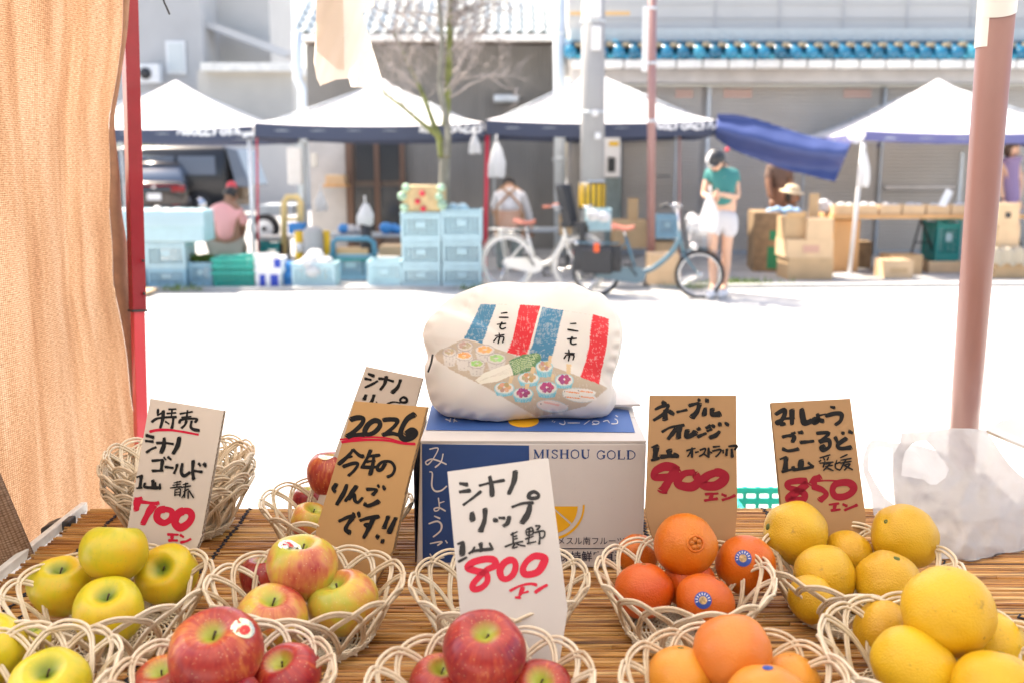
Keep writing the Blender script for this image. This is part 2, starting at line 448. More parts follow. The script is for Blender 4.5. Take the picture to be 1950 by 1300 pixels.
# ================= tiled house in the middle
YB = 17.6
tb = thing('tiled_house', 'dark corrugated house with grey tiled eave and timber door behind the middle tents', 'building', P(820, 480, YB))
a = P(596, 480, YB); b = P(1062, 86, YB)
g = MB(); g.box(((a.x + b.x) / 2, YB + 2.5, b.z / 2), (b.x - a.x, 5, b.z)); obj('wall', g, M['corr'], tb)
g = MB()
n = 110
def corr(u, v):
    x = a.x + (b.x - a.x) * u; return (x, YB - .02 - .012 * math.sin(u * 2 * math.pi * 58), .02 + (b.z - .04) * v)
g.grid(58 * 6, 2, corr); obj('corrugated_sheet', g, M['corr'], tb, stuff=True)
# timber lattice door between 672 and 780
g = MB(); slab(g, 662, 770, 262, 476, YB - .10, .05); obj('door', g, M['brownwall'], tb)
for (x0, x1) in ((678, 712), (722, 760)):
    for (y0, y1) in ((272, 345), (356, 440)):
        g = MB(); slab(g, x0, x1, y0, y1, YB - .13, .02); obj('pane', g, M['glassdark'], tb)
for xx in (664, 716, 764):
    g = MB(); slab(g, xx, xx + 5, 262, 476, YB - .15, .04); obj('door_post', g, mat('post_timber', (.17, .10, .07), .7), tb)
g = MB(); slab(g, 596, 662, 262, 476, YB - .07, .05); obj('side_panel', g, M['plaster'], tb)
g = MB(); slab(g, 940, 988, 180, 194, YB - .5, .4)
obj('wall_lamp_box', g, M['pale_metal'], tb, bevel=.03)
# eave: gutter, soffit and rows of tiles
g = MB(); slab(g, 558, 1058, 66, 78, YB - 1.15, .12); obj('gutter', g, M['gutter'], tb, bevel=.02)
g = MB(); p0 = P(560, 76, YB - 1.0); p1 = P(1058, 76, YB - 1.0)
g.add([p0, p1, p1 + Vector((0, 1.4, .05)), p0 + Vector((0, 1.4, .05))], [(0, 1, 2, 3)])
obj('soffit', g, M['brownwall'], tb)
g = MB(); q0 = P(560, 68, YB - 1.05); q1 = P(1056, 68, YB - 1.05)
g.add([q0, q1, q1 + Vector((0, 5, 2.6)), q0 + Vector((0, 5, 2.6))], [(0, 1, 2, 3)])
obj('roof_deck', g, M['tile_grey'], tb)
def tile_mesh(w, l, name, m):
    g = MB(); N_ = 8
    def f(u, v):
        x = (u - .5) * w * 1.04; z = .035 * math.cos(u * 2 * math.pi) * 1.0 + .02
        return Vector((x, v * l * 1.08, z + .03 * (1 - v)))
    g.grid(N_, 2, f); k = len(g.v)
    top = [Vector(g.v[i]) for i in range(N_)]
    g.add(top + [t - Vector((0, 0, .035)) for t in top], [(i + 1, i, N_ + i, N_ + i + 1) for i in range(N_ - 1)])
    return obj(name, g, m, None, local=True)
nt = 22; wt = (q1.x - q0.x) / nt; sl = math.atan2(2.6, 5)
base = tile_mesh(wt, .32, 'roof_tile', M['tile_grey']); base.parent = tb; first = True; o0 = wloc(tb)
for r_ in range(5):
    for k in range(nt):
        o = base if first else base.copy()
        if not first: COL.objects.link(o)
        first = False; o.parent = tb
        pos = Vector((q0.x + (k + .5) * wt, q0.y + r_ * .29 * math.cos(sl), q0.z + .02 + r_ * .29 * math.sin(sl)))
        o.location = pos - o0; o.rotation_euler = (sl + .04, random.uniform(-.02, .02), 0)
# downpipes
g = MB(); g.tube([P(566, 60, 16.2), P(566, 150, 16.2), P(576, 170, 16.2), P(576, 215, 16.2), P(576, 484, 16.2)], .075, 10)
g.tube([P(575, 262, 16.1), P(575, 276, 16.1)], .09, 10)
tag(obj('white_downpipe', g, M['pale_metal'], loc=P(576, 484, 16.2)), 'white drainpipe dropping from the corner of the grey tiled eave', 'drainpipe')
g = MB(); g.tube([P(1064, -90, 16.0), P(1067, 488, 16.0)], .095, 14)
for yy in (60, 300): g.tube([P(1065, yy, 16.0), P(1065, yy + 7, 16.0)], .11, 14)
tag(obj('tall_steel_post', g, M['pale_metal'], loc=P(1067, 488, 16)), 'tall pale blue-grey steel post left of the concrete pole', 'post')

# ================= shuttered shop on the right
YC = 16.4
cs = thing('shutter_shop', 'long building with blue glazed tile eave and closed roller shutters on the right', 'building', P(1500, 490, YC))
def zp(py, Y): return P(975, py, Y).z
xl = P(1082, 300, YC).x; xr = P(2300, 300, YC).x; W_ = xr - xl; xm = (xl + xr) / 2
g = MB(); zW = zp(70, YC) - .1; g.box((xm, YC + 3.4, (5.1 + zW) / 2), (W_, 6, 5.1 - zW)); obj('upper_wall', g, M['wall_pale'], cs)
g = MB()
for k in range(8):
    z = zp(58, YC) + .02 + k * .22
    g.box((xm, YC + .39, z), (W_, .02, .016))
for k in range(10):
    g.box((xl + W_ * (k + .3) / 10, YC + .385, zp(58, YC) + .8), (.02, .02, 1.6))
obj('siding_joint', g, M['wall_grey'], cs, stuff=True)
g = MB(); g.box((xm, YC + .1, (zp(57, YC) + zp(80, YC)) / 2), (W_, .5, zp(57, YC) - zp(80, YC))); obj('ledge', g, M['ledge'], cs)
# glazed tile row
glz, N, L, b_ = node_mat('blue_glazed_tile')
oi = N.new('ShaderNodeObjectInfo'); rp = ramp(N, [(0, (.012, .12, .20)), (.35, (.015, .18, .31)), (.7, (.02, .24, .38)), (1, (.05, .32, .42))])
L.new(oi.outputs['Random'], rp.inputs[0]); L.new(rp.outputs[0], b_.inputs['Base Color']); b_.inputs['Roughness'].default_value = .18
glo, N, L, b_ = node_mat('ochre_glazed_tile'); b_.inputs['Base Color'].default_value = (.34, .27, .17, 1); b_.inputs['Roughness'].default_value = .4
ye = YC - .75; z0, z1 = zp(112, ye), zp(82, ye); sp_ = .245
g = MB(); g.tube([(0, 0, 0), (0, .5, .17)], .085, 12); g.tube([(0, -.03, 0), (0, .015, 0)], .095, 12)
cyl = obj('round_tile', g, glz, None, local=True); cyl.parent = cs
g = MB()
g.grid(7, 2, lambda u, v: Vector(((u - .5) * sp_, .5 * v, -.05 - .06 * math.sin(u * math.pi) + .17 * v)))
v_ = [Vector(((i / 6 - .5) * sp_, -.01, -.05 - .06 * math.sin(i / 6 * math.pi))) for i in range(7)]
g.add(v_ + [p - Vector((0, 0, .05)) for p in v_], [(i, i + 1, 8 + i, 7 + i) for i in range(6)])
pan = obj('pan_tile', g, glz, None, local=True); pan.parent = cs
g = MB(); g.box((0, .14, .085), (.10, .2, .07)); cap_ = obj('ridge_stop', g, glo, None, local=True, bevel=.02); cap_.parent = cs
o0 = wloc(cs); n_ = int((P(2010, 95, ye).x - P(1082, 95, ye).x) / sp_); x0 = P(1086, 95, ye).x
for k in range(n_):
    for q, (src, dz, dx) in enumerate(((cyl, .085, 0), (pan, .155, sp_ / 2), (cap_, .125, sp_ / 2))):
        o = src if k == 0 else src.copy()
        if k: COL.objects.link(o)
        o.parent = cs; o.location = Vector((x0 + k * sp_ + dx, ye, z0 + dz + random.uniform(-.006, .006))) - o0
g = MB(); g.box((xm, YC - .12, z1 + .02), (W_, .9, .05)); obj('tile_deck', g, mat('deep_blue_tile_bed', (.015, .10, .17), .5), cs)
g = MB(); nseg = 26
for k in range(nseg): g.box((xl + W_ * (k + .5) / nseg, ye + .10, (zp(113, ye) + zp(130, ye)) / 2 + .0), (W_ / nseg - .02, .2, zp(113, ye) - zp(130, ye)))
obj('gutter', g, M['gutter'], cs, bevel=.02)
g = MB(); g.box((xm, YC - .22, (zp(133, YC) + zp(163, YC)) / 2), (W_, .45, zp(133, YC) - zp(163, YC))); obj('beam', g, M['plaster'], cs, bevel=.04)
g = MB(); g.box((xm, YC - .10, (zp(133, YC) + zp(115, YC)) / 2), (W_, .7, .16)); obj('soffit', g, M['plaster'], cs)
# shutters
zt = zp(163, YC)
edges = [1082, 1180, 1337, 1674, 1868, 2300]
for i in range(len(edges) - 1):
    a = P(edges[i] + 6, 300, YC).x; b = P(edges[i + 1] - 6, 300, YC).x; ns = 46
    g = MB()
    for k in range(ns):
        z = .10 + (zt - .10) * k / ns; h = (zt - .10) / ns
        g.prism([(a, YC + .02, z), (a, YC - .045, z + h * .35), (a, YC - .045, z + h * .70), (a, YC + .02, z + h * .97)], (b - a, 0, 0))
    sh_ = obj('shutter', g, M['shutter'], cs, stuff=True)
    g = MB(); g.box(((a + b) / 2, YC - .01, .07), (b - a, .05, .07)); obj('bottom_bar', g, M['grey_metal'], cs)
g = MB(); g.box((xm, YC + .25, zt / 2), (W_, .4, zt)); obj('wall', g, M['plaster'], cs)
for (e, w, m) in ((1180, 14, 'grey_metal'), (1346, 18, 'pale_metal'), (1677, 16, 'grey_metal'), (1826, 10, 'pale_metal'), (1868, 12, 'grey_metal')):
    g = MB(); slab(g, e - w / 2, e + w / 2, 166 if e != 1826 else 290, 492, YC - .06, .05); obj('shutter_post', g, M[m], cs)
# faded orange notices high on the shutter
fo = mat('faded_orange_print', (.52, .25, .18), .8)
for (x0, x1) in ((1286, 1320), (1378, 1432), (1606, 1660)):
    g = MB(); slab(g, x0, x1, 170, 186, YC - .035, .008); obj('faded_notice', g, fo, cs)
g = MB(); slab(g, 1685, 1820, 352, 362, YC - .1, .06); obj('timber_rail', g, M['plaster'], cs)
g = MB(); slab(g, 1250, 1276, 333, 337, YC - .03, .02); obj('slot', g, M['dark'], cs)
# orange timber lintel seen in the top middle
g = MB(); slab(g, 1086, 1200, 22, 29, YC - .9, .05)
g2 = tag(obj('timber_batten', g, mat('orange_timber', (.62, .40, .18), .7), loc=P(1140, 25, YC - .9)), 'pale orange timber batten crossing behind the top of the concrete pole', 'batten')
# vending / meter box between pole and shutter
vb = thing('switch_cabinet', 'grey-green cabinet with white upper half and yellow label behind the concrete pole', 'cabinet', P(1165, 488, 15.6))
g = MB(); slab(g, 1120, 1184, 340, 488, 15.6, .4); obj('lower_case', g, mat('grey_green_panel', (.17, .22, .22), .6, var=.25, vscale=6), vb, bevel=.02)
g = MB(); slab(g, 1122, 1182, 262, 338, 15.6, .35); obj('upper_case', g, M['white_metal'], vb, bevel=.02)
g = MB(); slab(g, 1160, 1178, 270, 278, 15.58, .01); obj('yellow_label', g, M['yellow'], vb)
g = MB(); slab(g, 1157, 1172, 300, 328, 15.58, .01); obj('meter_glass', g, M['glassdark'], vb)
# ================================================================== TENTS ACROSS THE STREET
def tent(label, x0, x1, Yf, vb, vt, pk, peakx, val, legs, depth=2.9, sag=.10, flap=0.0):
    a = P(x0, vb, Yf); b = P(x1, vb, Yf); zb = a.z; zt = P(x0, vt, Yf).z
    t = thing('canopy_tent', label, 'tent', ((a.x + b.x) / 2, Yf + depth / 2, 0), group='white canopy tents across the street')
    zp_ = P(peakx, pk, Yf + depth / 2).z; ap = Vector(((a.x + b.x) / 2, Yf + depth / 2, zp_))
    cs_ = [Vector((a.x, Yf, zt)), Vector((b.x, Yf, zt)), Vector((b.x, Yf + depth, zt)), Vector((a.x, Yf + depth, zt))]
    g = MB()
    for i in range(4):
        A, B = cs_[i], cs_[(i + 1) % 4]
        def f(u, v, A=A, B=B):
            e = A.lerp(B, u); p = e.lerp(ap, v); p.z -= sag * 4 * v * (1 - v) * (0.55 + .45 * abs(2 * u - 1)) ; p.z -= .05 * 4 * u * (1 - u) * (1 - v) ; return p
        g.grid(9, 9, f)
    obj('roof', g, M['tent_white'], t)
    g = MB()
    for i in range(4):
        A, B = cs_[i], cs_[(i + 1) % 4]; o = (B - A).normalized().cross(Vector((0, 0, 1))) * .012
        def f(u, v, A=A, B=B, o=o):
            p = A.lerp(B, u) + o; p.z = zt - .05 * 4 * u * (1 - u) * .9 + (zb - zt) * v; p += o * .8 * math.sin(u * 40) * v; return p
        g.grid(40, 4, f)
    obj('valance', g, val, t)
    g = MB()
    for c in cs_: g.tube([ap - Vector((0, 0, .06)), c - Vector((0, 0, .06))], .012, 5)
    for i in range(4): g.tube([cs_[i] - Vector((0, 0, .1)), cs_[(i + 1) % 4] - Vector((0, 0, .1))], .012, 5)
    obj('frame', g, M['grey_metal'], t, stuff=False)
    for i, c in enumerate(cs_):
        if i >= 2:
            g = MB(); ins = Vector((.05 if i == 3 else -.05, -.05, 0)); g.box((c.x + ins.x, c.y + ins.y, (zt - .1) / 2 + .03), (.03, .03, zt - .1)); obj('leg', g, M['grey_metal'], t)
    for (tp, bt, w, m) in legs:
        g = MB(); p1 = P(*tp, Yf + .04); p0 = G(*bt, .03) if bt[1] > 500 else P(bt[0], bt[1], Yf + .04)
        d = (p0 - p1); p0 = p1 + d * ((p1.z - .03) / (p1.z - p0.z)); px_ = g
        g.tube([p1, p0], w, 4); obj('leg', g, m, t)
        g = MB(); g.box((p0.x, p0.y, .035), (w * 3.4, w * 3.4, .01)); obj('foot', g, m, t)
    return t, Yf, zt, zb
def scribble(t, x0, x1, yc, Y, h, seed):
    """blurred white script on the valance"""
    g = MB(); rnd = random.Random(seed); x = x0; h *= 1.2
    to3 = lambda x, y, l: P(x, y, Y - .04 - l)
    k = 0
    while x < x1:
        w = rnd.uniform(.5, .95) * h; q = rnd.choice(range(4))
        if q == 0: pts = [(x, yc + h * .3), (x + w * .4, yc - h * .5), (x + w * .7, yc + h * .3), (x + w, yc)]
        elif q == 1: pts = [(x + w * .8, yc - h * .3), (x + w * .2, yc - h * .1), (x + w * .2, yc + h * .35), (x + w, yc + h * .3)]
        elif q == 2: pts = [(x + w * .5, yc - h * .3), (x + w * .1, yc), (x + w * .5, yc + h * .35), (x + w * .9, yc), (x + w * .5, yc - h * .3)]
        else: pts = [(x, yc - h * .2), (x + w * .5, yc - h * .35), (x + w * .3, yc + h * .4)]
        ribbon(g, pts, 4.6, to3, n=3, lift=.001 * k); k += 1; x += w * 1.02
    obj('white_lettering', g, M['print_white'], t)
wm, rf = M['white_metal'], M['red_far']
t, Yf, zt, zb = tent('leftmost white canopy tent with dark valance and white script behind the red pole', 62, 483, 13.3, 264, 240, 153, 338, M['tent_navy'], [((474, 262), (484, 486), .030, wm), ((84, 262), (96, 486), .028, wm)])
scribble(t, 338, 455, 251, Yf, 14, 2); scribble(t, 463, 482, 256, Yf, 8, 3)
t, Yf, zt, zb = tent('white canopy tent with navy valance behind the bare tree', 487, 922, 13.3, 260, 234, 150, 700, M['tent_navy'], [((489, 262), (492, 486), .016, rf)])
scribble(t, 800, 826, 247, Yf, 13, 4); scribble(t, 854, 915, 246, Yf, 14, 5)
t, Yf, zt, zb = tent('white canopy tent with navy valance behind the concrete pole', 926, 1362, 13.3, 256, 229, 132, 1150, M['tent_navy'], [((928, 258), (924, 486), .040, rf), ((1294, 258), (1294, 486), .018, M['pink_metal'])])
scribble(t, 1246, 1350, 240, Yf, 14, 6)
t, Yf, zt, zb = tent('rightmost white canopy tent with violet valance and white leaning leg', 1644, 2085, 13.5, 268, 249, 150, 1758, M['tent_violet'], [((1645, 266), (1617, 524), .030, wm), ((2078, 266), (2090, 524), .03, wm)])
# cloth corner knot at the rightmost tent
g = MB()
g.grid(12, 8, lambda u, v: P(1612 + 36 * u, 252 + 22 * v * math.sin(.3 + u * 2.5), 13.43 - .04 * math.sin(u * 9 + v * 3)))
obj('gathered_corner', g, M['tent_white'], t)

# blue tarpaulin hung between two tents
tp_t = [(1366, 217), (1405, 219), (1450, 230), (1500, 247), (1550, 262), (1592, 270), (1620, 275)]
tp_b = [(1362, 262), (1395, 285), (1440, 303), (1490, 322), (1535, 333), (1565, 341), (1590, 347)]
ct, cb_ = catmull(VV(tp_t), 6), catmull(VV(tp_b), 6)
def tarp(u, v):
    i = min(int(u * 35.999), 35); f = u * 36 - i; A = ct[i].lerp(ct[i + 1], f); B = cb_[i].lerp(cb_[i + 1], f)
    q = A.lerp(B, v); return P(q.x, q.y, 13.3 + .2 * u - .10 * math.sin(v * 3.1) * (1 - .3 * u) + .085 * math.sin(v * 7.5 + u * 3.0) + .006 * math.sin(u * 31 + v * 5))
g = MB(); g.grid(60, 24, tarp)
o = tag(obj('blue_tarpaulin', g, M['tarp'], loc=P(1490, 290, 13.3)), 'dark blue tarpaulin slung between the third and the rightmost white tent', 'tarpaulin')
sd = o.modifiers.new('thick', 'SOLIDIFY'); sd.thickness = .004

# ---------------------------------------------------------- hanging white plastic bags
def hang_bag(px0, py0, px1, py1, Y, label, bulge=.08, seed=1):
    rnd = random.Random(seed); a = P(px0, py1, Y); b = P(px1, py0, Y); w = b.x - a.x; h = b.z - a.z; cx = (a.x + b.x) / 2
    g = MB(); ph = rnd.uniform(0, 6)
    def f(u, v):
        an = u * 2 * math.pi; s_ = (.18 + .82 * min(1, (v * 1.7)) ** .8) * (1 - .10 * (v > .97))
        r_ = 1 + .10 * math.sin(an * 5 + ph + v * 3) + .05 * math.sin(an * 9 + v * 8)
        return Vector((cx + math.cos(an) * w / 2 * s_ * r_, Y + math.sin(an) * bulge * s_ * r_, b.z - h * v + .015 * math.sin(an * 3 + ph)))
    g.grid(28, 12, f, closex=True); g.tube([(cx, Y, b.z + .10), (cx, Y, b.z - .02)], .012, 6)
    k = len(g.v); g.add([f(i / 28, 1) for i in range(28)], [tuple(range(28))])
    return tag(obj('plastic_bag', g, M['film'], loc=(cx, Y, b.z)), label, 'plastic bag')
hang_bag(930, 272, 962, 337, 13.05, 'white plastic bag hanging from the red tent leg', seed=1)
hang_bag(893, 258, 915, 292, 13.2, 'small white plastic bag hanging under the navy valance left of the red leg', .05, seed=2)
hang_bag(1632, 290, 1658, 355, 13.35, 'white plastic bag tied to the leaning white leg of the rightmost tent', .07, seed=3)
hang_bag(680, 388, 711, 428, 12.9, 'white plastic bag standing up beside the stack of crates under the second tent', .09, seed=4)
hang_bag(600, 365, 622, 402, 14.0, 'small white bag hanging beside the white drainpipe', .05, seed=5)

# ---------------------------------------------------------- poles in the street
cp_ = thing('concrete_pole', 'thick round concrete utility pole with black and yellow striped band', 'utility pole', P(1127, 520, 12.9))
g = MB(); a = P(1127, 522, 12.9); a.z = 0.02; b = P(1131, -150, 12.9)
g.tube([a, b], [.160, .140], 28); obj('shaft', g, M['concrete'], cp_)
g = MB(); p0, p1 = P(1127, 398, 12.9), P(1127, 347, 12.9); g.tube([p0, p1], .168, 28); obj('black_band', g, M['dark'], cp_)
for k in range(7):
    a0 = -math.pi * .93 + k * .42; g = MB(); vs = []
    for (zz, da) in ((p0.z + .02, 0), (p1.z - .02, 0)):
        for q in range(4): vs.append(Vector((p0.x + .1715 * math.cos(a0 + q * .078), p0.y + .1715 * math.sin(a0 + q * .078), zz)))
    g.add(vs, [(q, q + 1, q + 5, q + 4) for q in range(3)]); obj('yellow_stripe', g, M['yellow'], cp_)
for (y0, y1) in ((-8, 34), (50, 96)):
    g = MB(); slab(g, 1126, 1145, y0, y1, 12.72, .01); obj('number_plate', g, M['tape'], cp_, bevel=.004)
for yy in (40, 212, 344):
    g = MB(); g.tube([P(1129, yy + 4, 12.9), P(1129, yy, 12.9)], .158, 24); obj('steel_strap', g, M['pale_metal'], cp_)
for (x, y) in ((1134, 214), (1139, 258)):
    g = MB(); slab(g, x - 6, x + 5, y - 5, y + 7, 12.72, .02); obj('clamp', g, M['white_metal'], cp_, bevel=.006)
sp = thing('sign_pole', 'slim faded red pole with a long white plate beside the concrete pole', 'pole', P(1240, 500, 12.5))
g = MB(); a = P(1240, 500, 12.5); a.z = .02; g.tube([a, P(1243, -120, 12.5)], .052, 14); obj('shaft', g, M['pink_metal'], sp)
g = MB(); slab(g, 1222, 1236, 12, 137, 12.42, .03); obj('white_plate', g, M['tape'], sp, bevel=.012)
for yy in (14, 118, 228):
    g = MB(); g.tube([P(1242, yy + 5, 12.5), P(1242, yy, 12.5)], .06, 14); obj('bracket', g, M['pale_metal'], sp)

# ---------------------------------------------------------- bare tree
YT = 12.75
tr = thing('bare_tree', 'bare twin-stemmed tree with mossy bark in front of the second tent', 'tree', P(850, 520, YT))
g = MB()
def br(pts, r0, r1, mb=None, n=8):
    mb = mb or g; c = catmull([P(x, y, YT + dy) for (x, y, dy) in pts], 5); k = len(c)
    mb.tube(c, [r0 + (r1 - r0) * i / (k - 1) for i in range(k)], n); return c
br([(850, 525, 0), (848, 440, 0), (846, 360, 0), (848, 270, 0.03)], .085, .062)
obj('trunk', g, M['bark'], tr); ends = []
g = MB(); br([(842, 300, 0), (836, 262, .02), (824, 232, .05), (805, 180, .12), (782, 130, .2), (748, 60, .3)], .05, .012); ends.append(((800, 165), (745, 55)))
br([(838, 262, 0), (800, 232, -.1), (768, 205, -.2), (735, 180, -.3), (726, 160, -.3)], .035, .012)
br([(848, 240, 0), (853, 170, .02), (856, 90, 0), (858, 10, 0), (862, -90, .1)], .05, .03)
obj('branch', g, M['moss'], tr)
g = MB(); br([(852, 300, -.05), (852, 240, -.08), (838, 160, -.08), (842, 80, -.1), (835, 0, -.1), (830, -80, -.1)], .045, .018)
obj('branch', g, M['bark'], tr)
g = MB(); rnd = random.Random(11)
def twigs(p, d, l, r, lvl):
    n = 5; pts = [p.copy()]; dd = d.copy()
    for i in range(n):
        dd = (dd + Vector((rnd.gauss(0, .22), rnd.gauss(0, .22), rnd.gauss(0.03, .2)))).normalized(); pts.append(pts[-1] + dd * l / n)
    g.tube(pts, [r * (1 - .75 * i / n) for i in range(n + 1)], 4 if lvl > 0 else 5, cap=False)
    if lvl < 3:
        for k in range(3 if lvl < 2 else 4):
            q = pts[rnd.randint(2, n)]; nd = (dd + Vector((rnd.gauss(0, .7), rnd.gauss(0, .6), rnd.gauss(.15, .5)))).normalized()
            twigs(q, nd, l * rnd.uniform(.5, .75), r * .55, lvl + 1)
for k in range(34):
    yy = rnd.uniform(-60, 190); s_ = rnd.choice((-1, 1, 1)); b0 = P(852 + rnd.uniform(-8, 4), yy, YT)
    twigs(b0, Vector((s_ * rnd.uniform(.5, 1), rnd.uniform(-.4, .3), rnd.uniform(.1, .8))).normalized(), rnd.uniform(.45, .9), .018, 0)
for k in range(16):
    f = rnd.random(); b0 = P(805 - 60 * f, 180 - 120 * f, YT + .15)
    twigs(b0, Vector((rnd.uniform(-.9, .5), rnd.uniform(-.4, .4), rnd.uniform(.2, .9))).normalized(), rnd.uniform(.35, .7), .012, 0)
for k in range(7):
    f = rnd.random(); b0 = P(800 - 70 * f, 232 - 60 * f, YT - .2)
    twigs(b0, Vector((rnd.uniform(-.8, .2), rnd.uniform(-.4, .4), rnd.uniform(.2, .9))).normalized(), rnd.uniform(.3, .5), .01, 0)
o = obj('twig', g, M['twig'], tr, stuff=True)

# ---------------------------------------------------------- crates and boxes
def crate_mesh(w, d, h, mt, parent, th=.012, base=True):
    """vented plastic crate: rim, corner posts, slatted walls, tag plate"""
    for (axis, s_) in ((0, -1), (0, 1), (1, -1), (1, 1)):
        g = MB(); L_ = w if axis == 0 else d
        def bx(cx, cz, sx, sz, t=th):
            if axis == 0: g.box((cx, s_ * (d / 2 - th / 2), cz), (sx, t, sz))
            else: g.box((s_ * (w / 2 - th / 2), cx, cz), (t, sx, sz))
        bx(0, h * .10, L_ - 2 * th, h * .20, th); bx(0, h * .84, L_ - 2 * th, h * .14, th)
        nr = 9
        for k in range(nr):
            x = -L_ / 2 + L_ * (k + .5) / nr; bx(x, h * .48, L_ / nr * .5, h * .57, th * .6)
        bx(0, h * .48, L_ - 3 * th, .012, th * .8); bx(0, h * .33, L_ - 3 * th, .010, th * .8); bx(0, h * .63, L_ - 3 * th, .010, th * .8)
        obj('slatted_side', g, mt, parent, local=True)
    for sx in (-1, 1):
        for sy in (-1, 1): g = MB(); g.box((sx * (w / 2 - .014), sy * (d / 2 - .014), h / 2), (.034, .034, h - .004)); obj('corner_post', g, mt, parent, local=True)
    g = MB(); t2 = .024
    for s_ in (-1, 1):
        g.box((0, s_ * (d / 2 - .006), h - .012), (w + .016, t2, .022)); g.box((s_ * (w / 2 - .006), 0, h - .012), (t2, d - .03, .022))
    obj('rim', g, mt, parent, local=True)
    g = MB(); g.box((0, 0, .01), (w - .03, d - .03, .014)); obj('floor', g, mt, parent, local=True)
    g = MB(); g.box((0, -d / 2 - .004, h * .58), (w * .26, .008, h * .20)); obj('name_plate', g, M['crate_blue'], parent, local=True)
def crate(x0, x1, y0, y1, Y, depth, mt, label, z=None, group='plastic crates along the far kerb'):
    a = P(x0, y1, Y); b = P(x1, y0, Y); z0 = .03 if z is None else z
    w = b.x - a.x; h = max(.12, b.z - z0)
    t = thing('plastic_crate', label, 'crate', ((a.x + b.x) / 2, Y + depth / 2, z0), group=group)
    crate_mesh(w, depth, h, mt, t); return t, z0 + h
cb = M['crate_blue']; cb2 = M['crate_blue2']
# stack of three, left
_, z = crate(766, 838, 508, 556, 12.0, .42, cb, 'bottom crate of the pale blue stack under the patterned box')
_, z = crate(766, 838, 460, 508, 12.0, .42, cb, 'middle crate of the pale blue stack under the patterned box', z)
_, z1 = crate(764, 838, 405, 460, 12.0, .42, cb, 'topmost pale blue crate directly under the patterned box', z)
_, z = crate(843, 916, 508, 556, 12.0, .42, cb, 'bottom crate of the pale blue stack beside the bicycles')
_, z = crate(843, 916, 458, 508, 12.0, .42, cb, 'middle crate of the pale blue stack beside the bicycles', z)
_, z2 = crate(841, 917, 400, 458, 12.0, .42, cb, 'topmost crate of the pale blue stack beside the bicycles', z)
crate(701, 762, 497, 556, 12.0, .45, cb, 'single pale blue crate left of the tall stacks')
crate(557, 636, 502, 556, 12.0, .40, cb, 'pale blue crate heaped with white plastic bags')
crate(628, 708, 484, 540, 12.75, .5, cb2, 'mid blue crate behind the crate of white bags')
_, z = crate(283, 352, 512, 555, 12.0, .42, cb2, 'lower crate of the blue stack right of the red pole')
_, z = crate(280, 350, 462, 512, 12.0, .42, cb, 'upper crate of the blue stack right of the red pole', z)
_, z3 = crate(206, 276, 512, 552, 12.05, .42, cb2, 'lower crate of the blue stack left of the red pole')
_, z3 = crate(206, 276, 462, 512, 12.05, .42, cb, 'upper crate of the blue stack left of the red pole', z3)
crate(362, 402, 500, 553, 12.1, .42, cb2, 'small blue crate between the pale stack and the teal baskets')
# film covered crate row on top
fl = thing('covered_crate', 'wide pale blue crate under a clear sheet on top of the left stacks', 'crate', P(295, 465, 12.0))
a = P(206, 462, 11.97); b = P(384, 402, 11.97)
g = MB(); g.box(((a.x + b.x) / 2, 12.22, (z + b.z) / 2), (b.x - a.x, .48, b.z - z - .01)); obj('box_body', g, cb, fl, bevel=.02)
g = MB(); rnd = random.Random(8)
g.grid(50, 16, lambda u, v: Vector((a.x - .02 + (b.x - a.x + .04) * u, 11.95 + .5 * max(0, v - .35) / .65, b.z + .012 - max(0, .35 - v) * .55 + .012 * mnoise.noise(Vector((u * 9, v * 6, 0))) )))
obj('clear_sheet', g, mat('pale_blue_film', (.55, .72, .78), .3, transl=.4, bump=.3, bscale=20), fl)
def heap(name, pts, m, label, cat, seed=1, group=None, lump=.5):
    rnd = random.Random(seed); c0 = sum((p for p, r in pts), Vector()) / len(pts)
    g = MB()
    for (p, r) in pts:
        sd_ = rnd.uniform(0, 50)
        def fn(v, a, sd_=sd_, r=r):
            return v * (1 + lump * .35 * mnoise.noise(v / r * 1.7 + Vector((sd_, 0, 0)))+ lump * .2 * mnoise.noise(v / r * 5 + Vector((sd_, 9, 0))))
        g.lathe([(r * math.sin(math.pi * (i + .02) / 10.04), -r * .8 * math.cos(math.pi * (i + .02) / 10.04)) for i in range(11)], 18, p, fn=fn)
    return tag(obj(name, g, m, loc=c0), label, cat, group)
heap('plastic_bag', [(P(300, 402, 12.1), .07), (P(318, 404, 12.15), .06), (P(330, 410, 12.05), .08)], M['film'], 'crumpled white bags on the clear sheet over the left crates', 'plastic bag', 2)
heap('plastic_bag', [(P(222, 402, 12.1), .05), (P(214, 405, 12.1), .05)], M['film'], 'small crumpled white bag on the crates left of the red pole', 'plastic bag', 3)
heap('plastic_bag', [(P(590, 500, 12.1), .12), (P(615, 505, 12.15), .11), (P(600, 490, 12.25), .12), (P(575, 506, 12.1), .09), (P(624, 498, 12.2), .07), (P(596, 516, 12.04), .1)], M['film'], 'heap of white plastic bags filling the pale blue crate', 'plastic bag', 4)
heap('blue_cloth', [(P(862, 400, 12.25), .10), (P(880, 399, 12.25), .09), (P(850, 402, 12.2), .06)], M['crate_blue'], 'pale blue crumpled cover on the stack beside the bicycles', 'cover', 5)
